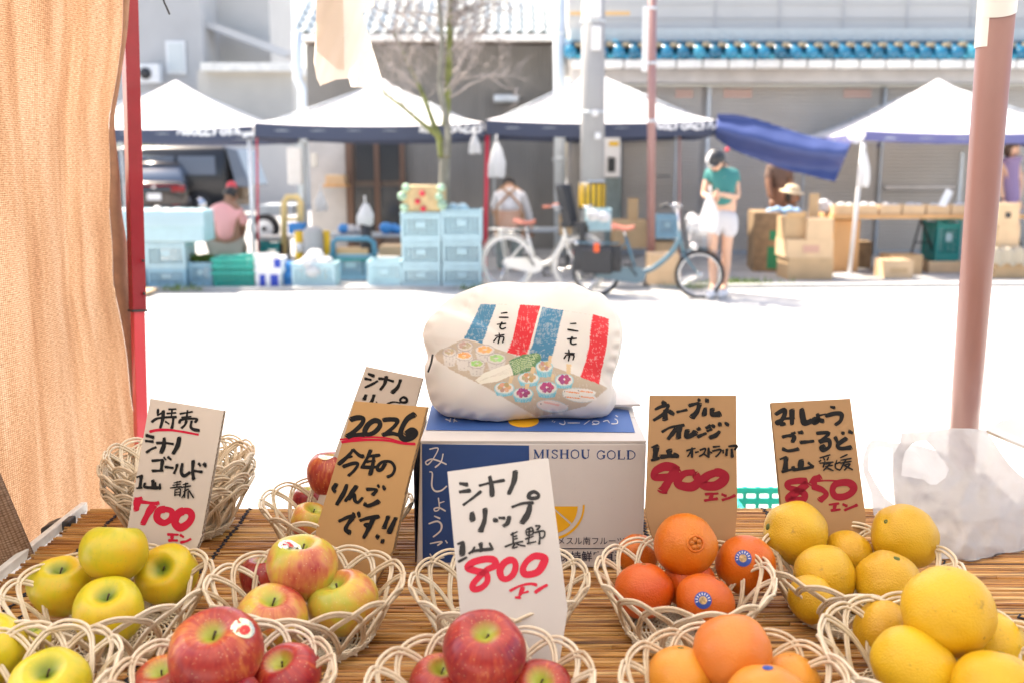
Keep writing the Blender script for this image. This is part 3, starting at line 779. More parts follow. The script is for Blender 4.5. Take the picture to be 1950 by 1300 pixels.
# teal nested baskets
def basket_stack(x0, x1, y0, y1, Y, n, mt, labels, depth=.45, dz=None):
    a = P(x0, y1, Y); b = P(x1, y0, Y); w = b.x - a.x; H = b.z - .03; dz = dz or H / (n + 1.2)
    for k in range(n):
        t = thing('plastic_basket', labels[k], 'basket', ((a.x + b.x) / 2, Y + depth / 2, .03 + k * dz), group='nested teal baskets')
        h = H - (n - 1) * dz
        for (axis, s_) in ((0, -1), (0, 1), (1, -1), (1, 1)):
            g = MB(); L_ = w * .94 if axis == 0 else depth * .94
            for q in range(5):
                z_ = h * (.1 + .19 * q)
                g.box((0, s_ * (depth / 2 - .012), z_) if axis == 0 else (s_ * (w / 2 - .012), 0, z_), (L_, .012, h * .10) if axis == 0 else (.012, L_, h * .10))
            for q in range(8):
                x_ = -L_ / 2 + L_ * (q + .5) / 8
                g.box((x_, s_ * (depth / 2 - .010), h * .48) if axis == 0 else (s_ * (w / 2 - .010), x_, h * .48), (.012, .012, h * .9) if axis == 0 else (.012, .012, h * .9))
            obj('basket_side', g, mt, t, local=True)
        g = MB()
        for s_ in (-1, 1): g.box((0, s_ * (depth / 2), h - .012), (w + .02, .03, .024)); g.box((s_ * (w / 2), 0, h - .012), (.03, depth, .024))
        obj('rim', g, mt, t, local=True)
        g = MB(); g.box((0, 0, .012), (w * .9, depth * .9, .012)); obj('floor', g, mt, t, local=True)
basket_stack(406, 482, 493, 557, 11.98, 3, M['crate_teal'], ['lowest of the nested teal baskets by the kerb', 'middle one of the nested teal baskets by the kerb', 'topmost of the nested teal baskets by the kerb'])
g = MB(); q = [P(410, 492, 12.3), P(480, 484, 12.5), P(476, 490, 12.5), P(412, 499, 12.3)]; g.prism(q, (0, .3, 0))
tag(obj('basket_lid', g, M['crate_green'], loc=P(445, 490, 12.4)), 'dark teal lid resting across the nested teal baskets', 'lid')
# vegetables heaped between crate and baskets
g = MB(); rnd = random.Random(6)
for k in range(500):
    c = P(382 + rnd.gauss(0, 13), 494 + rnd.gauss(0, 3.5), 12.3 + rnd.uniform(-.15, .15)); a = Vector((rnd.uniform(-1, 1), rnd.uniform(-1, 1), rnd.uniform(-.4, 1))).normalized() * .05; b = a.orthogonal().normalized() * .016
    g.add([c - a, c + b, c + a, c - b], [(0, 1, 2, 3)])
tag(obj('leafy_greens', g, M['leaf'], loc=P(382, 498, 12.3)), 'leafy greens filling the small blue crate beside the teal baskets', 'vegetables', kind='stuff')
# carton with blue print
def carton(x0, x1, y0, y1, Y, depth, m, label, z=0.03, rz=0.0, flaps=False, prints=(), group='cardboard boxes of the far stalls', cat='box'):
    a = P(x0, y1, Y); b = P(x1, y0, Y); w = b.x - a.x; h = max(.05, b.z - z)
    t = thing('cardboard_box', label, cat, ((a.x + b.x) / 2, Y + depth / 2, z), group=group)
    t.rotation_euler = (0, 0, rz); th = .006
    g = MB()
    if flaps is None:
        g.box((0, 0, .006), (w - .012, depth - .012, .008))
        for s_ in (-1, 1): g.box((0, s_ * (depth / 2 - th / 2), h / 2), (w, th, h)); g.box((s_ * (w / 2 - th / 2), 0, h / 2), (th, depth - 2 * th, h))
    else: g.box((0, 0, h / 2), (w, depth, h))
    obj('carton_body', g, m, t, local=True, bevel=.004)
    g = MB(); g.box((0, -depth / 2 - .0015, h * .5), (w * .10, .002, h * .98)); 
    if flaps:
        g = MB(); g.box((0, -depth / 2 - .03, h + .03), (w * .96, .006, .09), rot=Matrix.Rotation(R(35), 3, 'X')); obj('flap', g, m, t, local=True)
    elif flaps is False:
        g = MB(); g.box((0, 0, h + .001), (w, .05, .002)); obj('tape_strip', g, M['card_pale'], t, local=True)
    for (u0, v0, u1, v1, pm) in prints:
        g = MB(); g.box(((u0 + u1) / 2 * w - w / 2, -depth / 2 - .002, (v0 + v1) / 2 * h), ((u1 - u0) * w, .003, (v1 - v0) * h)); obj('printed_panel', g, pm, t, local=True)
    return t, z + h
pb = mat('blue_box_print', (.02, .06, .42), .6)
carton(487, 532, 522, 556, 12.0, .35, M['white_metal'], 'white carton with bright blue panels beside the teal baskets', prints=((.18, .05, .42, .95, pb), (.62, .05, .95, .95, pb)), flaps=False)
_, _ = carton(484, 534, 492, 522, 12.0, .38, M['print_white'], 'white carton with blue edge on top of the blue-panelled carton', z=P(500, 522, 12.0).z, prints=((.75, .4, 1, .98, pb),), flaps=True)
for (p, lab, mm, r) in (((550, 528), 'blue and white rounded sack between the white carton and the crate of bags', M['blue_bit'], .11), ((548, 508), 'blue film bundle lying behind the white carton', M['blue_bit'], .09)):
    heap('blue_bundle', [(P(*p, 12.3), r), (P(p[0], p[1] + 14, 12.3), r)], mm, lab, 'bundle', 7)
# patterned box on the stack
pbx = thing('patterned_box', 'paper-wrapped box with red dots and green corners on top of the crate stack', 'box', P(806, 405, 12.2))
a = P(768, 404, 12.0); b = P(846, 354, 12.0); pw, ph = b.x - a.x, b.z - z1
g = MB(); g.box(((a.x + b.x) / 2, 12.2, z1 + ph / 2 + .002), (pw, .36, ph)); obj('wrapped_box', g, mat('tan_wrapping', (.56, .42, .22), .7, var=.2, vscale=9), pbx, bevel=.03)
rd = mat('red_dot_print', (.62, .03, .06), .6); gc = mat('pale_green_corner', (.33, .50, .36), .6, var=.3, vscale=14)
for (x, y) in ((804, 369), (795, 384), (806, 398)):
    g = MB(); c = P(x, y, 11.985); g.tube([c, c + Vector((0, .008, 0))], .035, 16); obj('red_dot', g, rd, pbx)
for (x, y, r) in ((773, 358, .05), (840, 358, .05), (766, 374, .055), (770, 396, .05), (842, 390, .06), (836, 375, .05)):
    heap_o = MB(); p = P(x, y, 12.0)
    heap_o.lathe([(r * math.sin(math.pi * (i + .02) / 8.04), -r * math.cos(math.pi * (i + .02) / 8.04)) for i in range(9)], 14, p); obj('green_corner', heap_o, gc, pbx)

# things under the second tent
g = MB(); g.tube([P(634, 490, 12.7), P(634, 462, 12.7), P(642, 455, 12.7), P(700, 455, 12.7), P(712, 462, 12.7), P(714, 490, 12.7)], .035, 8)
hb = thing('blue_trolley', 'dark blue tubular trolley handle with cardboard behind the blue crate', 'trolley', P(674, 490, 12.7))
obj('handle', g, mat('dark_blue_tube', (.05, .20, .30), .5), hb)
g = MB(); g.box(P(674, 492, 12.9), (.55, .4, .03)); obj('deck', g, M['crate_green'], hb)
g = MB(); slab(g, 640, 700, 474, 485, 12.75, .3); tag(obj('cardboard_sheet', g, M['card'], loc=P(670, 485, 12.8)), 'flat brown cardboard lying on the dark blue trolley', 'cardboard')
g = MB(); slab(g, 722, 766, 470, 488, 13.4, .5); tag(obj('pale_board', g, M['card_pale'], loc=P(744, 488, 13.4)), 'pale cream board lying left of the tall crate stack', 'board')
tb2 = thing('low_table', 'low grey folding table with blue goods under the second tent', 'table', P(690, 480, 14.4))
g = MB(); g.box(P(690, 447, 14.6), (1.5, .7, .03)); obj('tabletop', g, M['grey_metal'], tb2)
for dx in (-.7, .7):
    g = MB(); c = P(690, 447, 14.6); g.box((c.x + dx, c.y, c.z / 2), (.03, .5, c.z - .04)); obj('leg', g, M['grey_metal'], tb2)
for (x, y, r, m, lab) in ((655, 437, .09, 'blue_bit', 'blue film packet at the left end of the low table'), (735, 437, .10, 'blue_bit', 'blue packet lying right of the white bag on the low table'), (668, 428, .08, 'grey_cloth', 'pale grey bundle on the low table left of the white bag'), (757, 436, .07, 'blue_bit', 'small blue packet nearest the crate stack')):
    c = P(x, y, 14.5); c.z = P(690, 447, 14.6).z + .03 + r * .7; heap('packet', [(c, r), (c + Vector((.1, .05, -.01)), r * .9)], M[m], lab, 'packet', int(x))
g = MB(); c = P(697, 450, 12.9); g.tube([(c.x, c.y, .03), (c.x, c.y, P(697, 426, 12.9).z)], .075, 14); tag(obj('black_bucket', g, M['dark'], loc=(c.x, c.y, .03)), 'black bucket under the standing white plastic bag', 'bucket')
# yellow hand truck
ht = thing('hand_truck', 'pale yellow tubular hand truck near the white drainpipe', 'hand truck', P(556, 480, 13.6))
g = MB(); g.tube([P(541, 484, 13.6), P(541, 386, 13.6), P(547, 376, 13.6), P(566, 376, 13.6), P(572, 386, 13.6), P(572, 484, 13.6)], .045, 8); obj('frame', g, M['cream_yellow'], ht)
g = MB(); g.tube([P(541, 418, 13.6), P(572, 418, 13.6)], .025, 6); obj('crossbar', g, M['cream_yellow'], ht)
g = MB(); g.tube([P(535, 478, 13.6), P(540, 478, 13.6)], .10, 16); obj('wheel', g, M['rubber'], ht)
g = MB(); g.tube([P(573, 478, 13.6), P(578, 478, 13.6)], .10, 16); obj('wheel', g, M['rubber'], ht)
g = MB(); slab(g, 549, 577, 426, 446, 13.3, .25); tag(obj('blue_box', g, M['blue_bit'], loc=P(562, 446, 13.3)), 'small bright blue box in front of the yellow hand truck', 'box')
bs = thing('concrete_bollard', 'grey rounded concrete bollard between yellow striped guards', 'bollard', P(598, 500, 12.9))
g = MB(); c = P(598, 505, 12.9); zt_ = P(598, 432, 12.9).z
g.lathe([(.13, 0.03), (.13, zt_ - .08), (.11, zt_ - .03), (.06, zt_), (.0005, zt_ + .005)], 20, (c.x, c.y, 0)); obj('body', g, M['concrete'], bs)
for (x, lab) in ((571, 'left'), (622, 'right')):
    g = MB(); c = P(x, 500, 13.0); g.tube([(c.x, c.y, .03), (c.x, c.y, P(x, 440, 13.0).z)], .055, 12); o = tag(obj('guard_post', g, M['yellow'], loc=(c.x, c.y, .03)), 'yellow guard post on the %s of the grey bollard' % lab, 'post')
    if x == 571:
        g = MB(); c2 = P(x, 480, 13.0); g.tube([c2, c2 + Vector((0, 0, .12))], .058, 12); obj('white_band', g, M['tape'], o)
# low trailer with white wheel behind the seated man
trl = thing('small_trailer', 'grey flat trailer with white wheel behind the white tent leg', 'trailer', P(505, 460, 15.5))
g = MB(); slab(g, 488, 556, 392, 410, 15.5, 1.0); obj('side_board', g, M['grey_metal'], trl)
g = MB(); c = P(503, 436, 15.3); g.tube([c, c + Vector((0, .12, 0))], .22, 24); w_ = obj('wheel', g, M['rubber'], trl)
g = MB(); g.tube([c + Vector((0, -.01, 0)), c + Vector((0, .1, 0))], .14, 20); obj('rim', g, M['white_metal'], w_)
g = MB(); g.tube([c + Vector((0, -.02, 0)), c + Vector((0, .0, 0))], .04, 12); obj('hub', g, M['dark'], w_)
gt = thing('grey_table', 'pale grey low bench right of the seated man', 'bench', P(525, 480, 13.8))
g = MB(); slab(g, 488, 545, 452, 459, 13.8, .5); obj('seat', g, M['plaster'], gt)
for x in (492, 540):
    g = MB(); slab(g, x, x + 4, 459, 500, 13.9, .3); obj('leg', g, M['dark'], gt)
crate(492, 530, 462, 492, 13.5, .4, M['crate_green'], 'dark teal crate beneath the pale grey bench')
# notice board / white box by the downpipe
g = MB(); slab(g, 548, 572, 282, 352, 15.8, .12); tag(obj('meter_box', g, M['white_metal'], loc=P(560, 352, 15.8), bevel=.02), 'white rounded meter box left of the white drainpipe', 'meter box')
g = MB(); slab(g, 592, 602, 292, 318, 15.8, .12); tag(obj('switch_box', g, M['gutter'], loc=P(597, 318, 15.8), bevel=.02), 'small cream switch box right of the white drainpipe', 'switch box')
sv = thing('wall_shelf', 'small wall shelf holding a pale wooden tray right of the drainpipe', 'shelf', P(636, 356, 17.2))
g = MB(); slab(g, 615, 658, 352, 357, 16.9, .5); obj('shelf_board', g, M['ply'], sv)
g = MB(); slab(g, 620, 655, 334, 352, 16.95, .4); obj('tray', g, M['card_pale'], sv)

# ------------------------------------------- right hand stall
_, z = carton(1500, 1588, 492, 526, 12.75, .55, M['card'], 'bottom brown carton of the front stack left of the plywood board', flaps=False)
_, zB = carton(1497, 1588, 457, 492, 12.75, .55, M['card_pale'], 'pale carton with faint red print in the middle of the front stack', z=z, prints=((.35, .3, .7, .7, mat('faint_red_print', (.60, .35, .26), .8)),), flaps=False)
carton(1536, 1588, 417, 457, 12.75, .40, M['card_pale'], 'topmost pale carton of the front stack', z=zB, flaps=False)
carton(1494, 1534, 414, 457, 12.85, .40, M['card'], 'brown carton beside the topmost pale carton', z=zB, flaps=True)
_, z = carton(1443, 1497, 458, 505, 13.7, .9, M['card_dark'], 'large dark printed carton at the back left of the box stack', rz=R(-8), prints=((.5, .1, .9, .8, mat('green_box_print', (.02, .22, .10), .7)),), flaps=False)
carton(1443, 1497, 405, 458, 13.7, .9, M['card_dark'], 'dark printed carton stacked on the large back left carton', z=z, rz=R(-8), prints=((.6, .0, .98, .35, mat('green_leaf_print', (.02, .25, .12), .7)),), flaps=False)
g = MB(); slab(g, 1540, 1561, 369, 416, 13.2, .02); tag(obj('cardboard_flap', g, M['card'], loc=P(1550, 416, 13.2)), 'upright strip of brown cardboard behind the topmost carton', 'cardboard')
st = thing('market_table', 'long plank table of the right stall under the violet-edged tent', 'table', P(1740, 520, 13.8))
a = P(1584, 417, 13.62); b = P(1960, 409, 13.62)
g = MB(); g.box(((a.x + b.x) / 2, 13.99, (a.z + b.z) / 2), (b.x - a.x, .8, b.z - a.z)); obj('tabletop', g, M['ply'], st)
g = MB(); a2 = P(1590, 419, 13.70); a3 = P(1634, 520, 13.70); g.box(((a2.x + a3.x) / 2, 13.98, a2.z / 2 + .01), (a3.x - a2.x, .5, a2.z - .03)); obj('end_board', g, M['ply'], st)
g = MB()
for (xa, xb) in ((1754, 1734), (1754, 1780)): g.tube([P(xa, 418, 13.9), P(xb, 488, 13.9)], .014, 6)
g.tube([P(1741, 462, 13.9), P(1770, 462, 13.9)], .01, 6); obj('trestle', g, M['dark'], st)
g = MB()
for (xa, xb) in ((1930, 1915), (1930, 1950)): g.tube([P(xa, 418, 13.9), P(xb, 488, 13.9)], .014, 6)
obj('trestle', g, M['dark'], st)
xsb = [1586, 1634, 1674, 1718, 1764, 1811, 1856, 1900]
zt_ = P(1600, 409, 13.62).z
desc = ['at the left end of the plank table', 'behind the leaning white tent leg', 'second to the right of the leaning white leg', 'in the middle of the plank table', 'left of the propped white paper', 'under the propped white paper', 'just left of the thick pink pole']
for k in range(7):
    carton(xsb[k] + 1, xsb[k + 1] - 1, 391, 408, 13.64, .35, M['card_pale'], 'shallow open cardboard tray ' + desc[k], z=zt_ + .001, flaps=None, group='shallow trays on the plank table', cat='tray')
    heap('produce_bag', [(P((xsb[k] + xsb[k + 1]) / 2 - 8, 393, 13.80), .07), (P((xsb[k] + xsb[k + 1]) / 2 + 8, 394, 13.82), .065)], M['grey_cloth'] if k % 2 else M['film'], 'bagged produce in the shallow tray ' + desc[k], 'produce', 20 + k)
g = MB(); q = [P(1786, 392, 13.56), P(1801, 394, 13.56), P(1815, 366, 13.66), P(1803, 359, 13.66)]; g.prism(q, (0, .004, 0))
tag(obj('white_paper', g, M['tape'], loc=P(1800, 394, 13.56)), 'white paper sign propped on the trays of the plank table', 'paper')
ck, _ = crate(1781, 1832, 418, 500, 13.75, .5, M['crate_green'], 'dark teal crate standing on end under the plank table', z=P(1800, 499, 13.75).z, group='crates of the right stall')
_, _ = carton(1768, 1832, 498, 521, 13.6, .5, M['card_pale'], 'flat wooden tray under the dark teal crate', flaps=None)
carton(1683, 1741, 497, 527, 12.9, .35, M['card_pale'], 'pale printed carton on the pavement in front of the trestle', prints=((.2, .3, .8, .6, M['card']),), flaps=False)
carton(1694, 1758, 486, 512, 13.35, .4, M['card'], 'brown carton just behind the pale carton on the pavement', flaps=None)
carton(1634, 1662, 461, 490, 14.2, .35, M['card_dark'], 'small dark carton in the shade right of the plywood board', flaps=False)
_, z = carton(1898, 1944, 430, 470, 13.0, .4, M['card_pale'], 'carton under the top carton right of the thick pink pole', z=.42, flaps=False)
carton(1898, 1944, 388, 430, 13.0, .4, M['card_pale'], 'top carton with dark mark right of the thick pink pole', z=z, prints=((.35, .35, .6, .6, M['dark']),), flaps=False)
_, z = carton(1895, 1990, 480, 520, 12.9, .5, M['card'], 'low brown carton at the right edge under the folded cloth', flaps=False)
g = MB(); a = P(1892, 480, 12.85); g.grid(20, 14, lambda u, v: Vector((a.x + .45 * u, 12.84 - .02 * math.sin(u * 17) + .5 * max(0, .5 - v), z + .02 + .05 * math.sin(u * 9 + 1) ** 2 - max(0, v - .5) * .42)))
tag(obj('beige_cloth', g, mat('beige_cloth', (.48, .42, .32), .9), loc=a), 'crumpled beige cloth draped over the low carton at the right edge', 'cloth')
heap('blue_goods', [(P(1468 + 12 * k, 404 - (k % 2) * 3, 13.9), .07) for k in range(5)], mat('blue_white_goods', (.25, .42, .62), .6, var=.5, vscale=16), 'blue and white packets on top of the dark printed cartons', 'packets', 31)
heap('dark_bag', [(P(1574, 396, 13.9), .10), (P(1568, 388, 13.9), .08)], M['grey_cloth'], 'pale grey bag at the left end of the plank table', 'bag', 32)
# boxes between bikes
_, z = carton(1236, 1296, 520, 552, 12.1, .35, M['card_pale'], 'lower pale carton behind the grey-blue bicycle', flaps=False)
carton(1236, 1294, 484, 520, 12.1, .35, M['card_pale'], 'upper pale carton behind the grey-blue bicycle', z=z, flaps=False)
carton(1168, 1234, 420, 470, 13.8, .4, M['card'], 'brown carton left of the slim faded red pole', z=.35, flaps=False)
g = MB(); slab(g, 1195, 1216, 378, 422, 13.9, .02); tag(obj('cardboard_strip', g, M['card'], loc=P(1205, 422, 13.9)), 'upright strip of cardboard behind the brown bicycle saddle', 'cardboard')
crate(1250, 1292, 410, 460, 13.6, .4, cb2, 'blue crate standing right of the slim faded red pole', z=.50)
carton(1250, 1292, 462, 486, 13.6, .4, M['card'], 'brown carton under the blue crate right of the slim faded red pole', flaps=False)
carton(1066, 1090, 410, 440, 13.4, .3, M['card'], 'small brown carton behind the cream bicycle handlebar', z=.55, flaps=False)
g = MB(); a = P(985, 440, 14.2); b = P(1090, 447, 14.2); g.box(((a.x + b.x) / 2, 14.5, a.z), (b.x - a.x, .6, .04))
bt = thing('dark_bench', 'dark low bench behind the cream bicycle saddle', 'bench', (a.x, 14.2, .03)); obj('bench_top', g, M['grey_metal'], bt)
for dx in (.05, b.x - a.x - .05):
    g = MB(); g.box((a.x + dx, 14.5, a.z / 2), (.04, .5, a.z - .06)); obj('leg', g, M['dark'], bt)
# flat boards and white tray at far left kerb
g = MB(); a = G(222, 560, .03); g.box((a.x + .1, a.y + .1, .05), (.55, .35, .035)); tag(obj('wooden_board', g, M['card_pale'], loc=a), 'flat wooden board on the kerb left of the red pole', 'board')
g = MB(); a = P(224, 548, 11.9); g.box((a.x + .08, 12.0, .17), (.22, .12, .16)); tag(obj('white_box', g, M['tape'], loc=a), 'small white foam box on the wooden board behind the curtain edge', 'box')
# ================================================================== VEHICLES
def loft(mb, secs, mi=0):
    """secs: list of (y, [(x, z), ...]) closed rings with the same number of points"""
    n = len(secs[0][1]); vs = [Vector((x, y, z)) for (y, ring) in secs for (x, z) in ring]; fs = []
    for i in range(len(secs) - 1):
        for j in range(n): fs.append((i * n + j, i * n + (j + 1) % n, (i + 1) * n + (j + 1) % n, (i + 1) * n + j))
    fs.append(tuple(reversed(range(n)))); fs.append(tuple(range((len(secs) - 1) * n, len(secs) * n)))
    mb.add(vs, fs, mi, True)
def wheel(root, x, y, r, w, m_rim, name='wheel', axis='x'):
    d = Vector((w, 0, 0)) if axis == 'x' else Vector((0, w, 0)); c = Vector((x, y, r))
    g = MB(); g.tube([c - d / 2, c - d * .42, c + d * .42, c + d / 2], [r * .94, r, r, r * .94], 28); t = obj(name, g, M['rubber'], root, local=True)
    g = MB(); g.tube([c - d * .56, c + d * .56], r * .62, 20); obj('rim', g, m_rim, t, local=True); return t
def car(loc, rz):
    t = thing('parked_car', 'dark brown parked hatchback seen from behind with white number plate', 'car', loc, rz)
    W = .86; g = MB()
    def ring(wb, zb, zs, wt, zt_):     # half width at belt, bottom, shoulder, half width of roof, roof height
        return [(-wb * .92, zb), (wb * .92, zb), (wb, zb + .12), (wb * 1.0, zs - .12), (wb * .96, zs), (wt, zt_ - .06), (wt * .86, zt_), (-wt * .86, zt_), (-wt, zt_ - .06), (-wb * .96, zs), (-wb, zs - .12), (-wb, zb + .12)]
    loft(g, [(-.0, ring(.70, .34, .82, .66, .90)), (.06, ring(.84, .26, .90, .74, .98)), (.30, ring(.87, .22, .93, .74, 1.02)), (.9, ring(.88, .22, .93, .70, .99)), (3.0, ring(.88, .22, .92, .70, .98)), (3.6, ring(.87, .22, .86, .70, .90)), (4.2, ring(.80, .24, .70, .66, .74)), (4.35, ring(.70, .30, .56, .55, .6))])
    obj('body', g, M['car'], t, local=True)
    g = MB()
    def r2(w0, z0, w1, z1_): return [(-w0, z0), (w0, z0), (w1, z1_ - .05), (w1 * .85, z1_), (-w1 * .85, z1_), (-w1, z1_ - .05)]
    loft(g, [(.22, r2(.76, .96, .72, 1.0)), (.62, r2(.78, .96, .62, 1.44)), (1.2, r2(.79, .96, .60, 1.52)), (2.2, r2(.79, .96, .60, 1.50)), (3.1, r2(.78, .94, .72, .99))])
    obj('cabin', g, M['carglass'], t, local=True)
    g = MB(); loft(g, [(.58, [(-.60, 1.43), (.60, 1.43), (.54, 1.49), (-.54, 1.49)]), (1.2, [(-.61, 1.48), (.61, 1.48), (.54, 1.56), (-.54, 1.56)]), (2.3, [(-.61, 1.46), (.61, 1.46), (.54, 1.53), (-.54, 1.53)])]); obj('roof', g, M['car'], t, local=True)
    for s_ in (-1, 1):
        g = MB(); g.box((s_ * .62, .02, .80), (.36, .10, .15)); obj('tail_lamp', g, M['lamp'], t, local=True, bevel=.03)
        g = MB(); g.box((s_ * .55, .0, .36), (.22, .06, .05)); obj('reflector', g, M['lamp'], t, local=True)
        for y in (.85, 3.45): wheel(t, s_ * .80, y, .32, .22, M['chrome'])
        g = MB(); g.box((s_ * .98, 2.75, 1.0), (.2, .1, .13)); obj('mirror', g, M['car'], t, local=True, bevel=.02)
    g = MB(); g.box((0, -.045, .60), (.36, .02, .18)); obj('number_plate', g, M['tape'], t, local=True, bevel=.006)
    g = MB(); g.box((0, -.02, .89), (1.3, .07, .03)); obj('lamp_strip', g, M['lamp'], t, local=True)
    g = MB(); g.box((0, .0, .28), (1.6, .14, .16)); obj('bumper', g, M['dark'], t, local=True, bevel=.04)
    g = MB(); g.tube([(0, -.04, .86), (0, .02, .86)], .06, 16); obj('badge_disc', g, M['chrome'], t, local=True)
    g = MB(); g.tube([(-.25, .36, 1.12), (.25, .36, 1.10)], .012, 6); obj('wiper', g, M['dark'], t, local=True)
    return t
c = P(296, 405, 27.0); c.z = .03
car(c, R(8))
def van(loc, rz):
    t = thing('parked_van', 'black parked van with its tailgate raised and brown cargo load showing', 'van', loc, rz)
    # local: +x to the front (left in the picture after rotation), side faces -y
    g = MB()
    def ring(z0, zs, zt_, w): return [(-w, z0), (w, z0), (w, zs), (w * .90, zt_ - .10), (w * .76, zt_), (-w * .76, zt_), (-w * .90, zt_ - .10), (-w, zs)]
    secs = [(0, ring(.35, 1.1, 1.88, .86)), (.1, ring(.30, 1.1, 1.95, .90)), (2.9, ring(.30, 1.1, 1.95, .90)), (3.5, ring(.30, 1.08, 1.82, .88)), (4.15, ring(.32, 1.0, 1.12, .86)), (4.5, ring(.36, .8, .86, .78))]
    loft(g, secs); g.v = [Vector((v.y, v.x, v.z)) for v in g.v]; obj('body', g, M['van'], t, local=True)
    for s_ in (-1, 1):
        for (x0, x1) in ((.25, 1.3), (1.4, 2.35), (2.45, 3.25)):
            g = MB(); g.box(((x0 + x1) / 2, s_ * .893, 1.42), (x1 - x0, .02, .50), rot=None); o = obj('side_window', g, M['carglass'] if s_ > 0 else M['glassdark'], t, local=True, bevel=.01)
            o.rotation_euler = (R(-6) * -s_, 0, 0) if 0 else (0, 0, 0)
        for x in (.75, 3.65): wheel(t, x, s_ * .82, .34, .22, M['chrome'], axis='y')
    g = MB(); g.box((-.02, 0, 1.08), (.03, 1.5, 1.35)); obj('rear_opening', g, M['dark'], t, local=True)
    g = MB(); g.box((-.12, -.25, 1.20), (.30, .9, 1.35)); obj('cargo_board', g, M['vanin'], t, local=True, bevel=.02)
    g = MB()
    for (z, y) in ((1.42, -.7), (1.0, -.71)): g.tube([(-.15, y, z), (-.15, y - .03, z)], .07, 14)
    obj('cargo_cap', g, M['card_pale'], t, local=True)
    g = MB(); g.prism([(-.02, -.80, 1.95), (-.34, -.80, 1.86), (-.68, -.80, .88), (-.62, -.80, .82), (-.26, -.80, .86)], (0, 1.6, 0)); obj('tailgate', g, M['vanblue'], t, local=True, bevel=.03)
    g = MB(); g.box((-.08, -.80, .55), (.12, .16, .3)); obj('tail_lamp', g, M['lamp'], t, local=True, bevel=.02)
    g = MB(); g.box((-.12, 0, .42), (.2, 1.6, .2)); obj('bumper', g, M['vanin'], t, local=True, bevel=.04)
    return t
c = P(452, 400, 28.6); c.z = .03
van(c, R(176))
g = MB(); c = P(441, 356, 13.9); g.lathe([(.075 * math.sin(math.pi * (i + .02) / 8.04), -.08 * math.cos(math.pi * (i + .02) / 8.04)) for i in range(9)], 14, c)
tag(obj('red_tail_light_ball', g, M['red_far'], loc=c), 'small red ball standing for a car tail light just above the seated man in pink', 'lamp')  # stand-in ball for a car tail light, separate from the car

# ================================================================== PEOPLE
def head(t, c, r, m_skin, look=(0, -1, -.2), hair=None, hairm=None, hair_long=0.0, bun=None):
    look = Vector(look).normalized(); q = look.to_track_quat('-Y', 'Z').to_matrix()
    def shape(v, a):
        v = v.copy(); v.x *= .84
        if v.z < 0: v.x *= 1 + .18 * v.z / r; v.y *= 1 + .08 * v.z / r
        return q @ v
    g = MB(); g.lathe([(r * math.sin(math.pi * (i + .02) / 14.04), -r * 1.18 * math.cos(math.pi * (i + .02) / 14.04)) for i in range(15)], 22, c, fn=shape)
    # nose, ears
    g.tube([c + q @ Vector((0, -r * .93, r * .12)), c + q @ Vector((0, -r * 1.16, -r * .22)), c + q @ Vector((0, -r * .92, -r * .30))], [r * .05, r * .13, r * .07], 8)
    for s_ in (-1, 1): g.tube([c + q @ Vector((s_ * r * .80, 0, r * .15)), c + q @ Vector((s_ * r * .90, r * .06, 0)), c + q @ Vector((s_ * r * .80, 0, -r * .22))], [r * .06, r * .12, r * .06], 8)
    h = obj('head', g, m_skin, t)
    g = MB()
    for s_ in (-1, 1):
        e = c + q @ Vector((s_ * r * .33, -r * .86, r * .06)); g.tube([e, e + q @ Vector((0, -r * .08, 0))], r * .09, 10)
        g.tube([c + q @ Vector((s_ * r * .18, -r * .93, r * .27)), c + q @ Vector((s_ * r * .48, -r * .84, r * .28))], r * .04, 6)
    obj('eye', g, M['hair'], h)
    g = MB(); g.tube([c + q @ Vector((-r * .22, -r * .86, -r * .52)), c + q @ Vector((0, -r * .91, -r * .54)), c + q @ Vector((r * .22, -r * .86, -r * .52))], r * .045, 6); obj('mouth', g, M['lamp'], h)
    if hair:
        g = MB()
        def hs(v, a):
            v = v.copy(); v.x *= .90
            if v.y < 0: v.y *= .96 if v.z > r * .55 else .35
            return q @ (v * (1 + .03 * mnoise.noise(v * 40)))
        zmin = {'short': -.35, 'long': -.9}[hair]
        g.lathe([(r * 1.09 * math.sin(max(.02, math.acos(max(-1, min(1, z))))), r * 1.26 * z) for z in [zmin + (0.9995 - zmin) * i / 12 for i in range(13)]], 22, c + q @ Vector((0, r * .07, 0)), fn=hs)
        obj('hair', g, hairm or M['hair'], t)
    return q
def hand(t, w, d, m, s_=1, k=1.0):
    """palm and five curled fingers from wrist w in direction d"""
    d = Vector(d).normalized(); side = d.cross(Vector((0, -1, .1))).normalized(); nrm = side.cross(d).normalized()
    g = MB(); p1 = w + d * .045 * k; g.tube([w, p1, w + d * .085 * k], [.022 * k, .036 * k, .033 * k], 8)
    for i, L_ in enumerate((.068, .076, .072, .058)):
        b = w + d * .08 * k + side * (-.027 + .018 * i) * k
        g.tube([b, b + (d * .55 + nrm * .2) * L_ * k * .9, b + (d * .7 + nrm * .75) * L_ * k], [.0095 * k, .009 * k, .0075 * k], 6)
    b = w + d * .03 * k - side * .03 * k * s_; g.tube([b, b + (d * .7 - side * .7 * s_) * .035 * k, b + (d * 1.2 - side * .5 * s_ + nrm * .4) * .045 * k], [.011 * k, .0105 * k, .008 * k], 6)
    return g
def join_hand(t, w, d, m, s_=1): obj('hand', hand(t, Vector(w), d, m, s_), m, t)

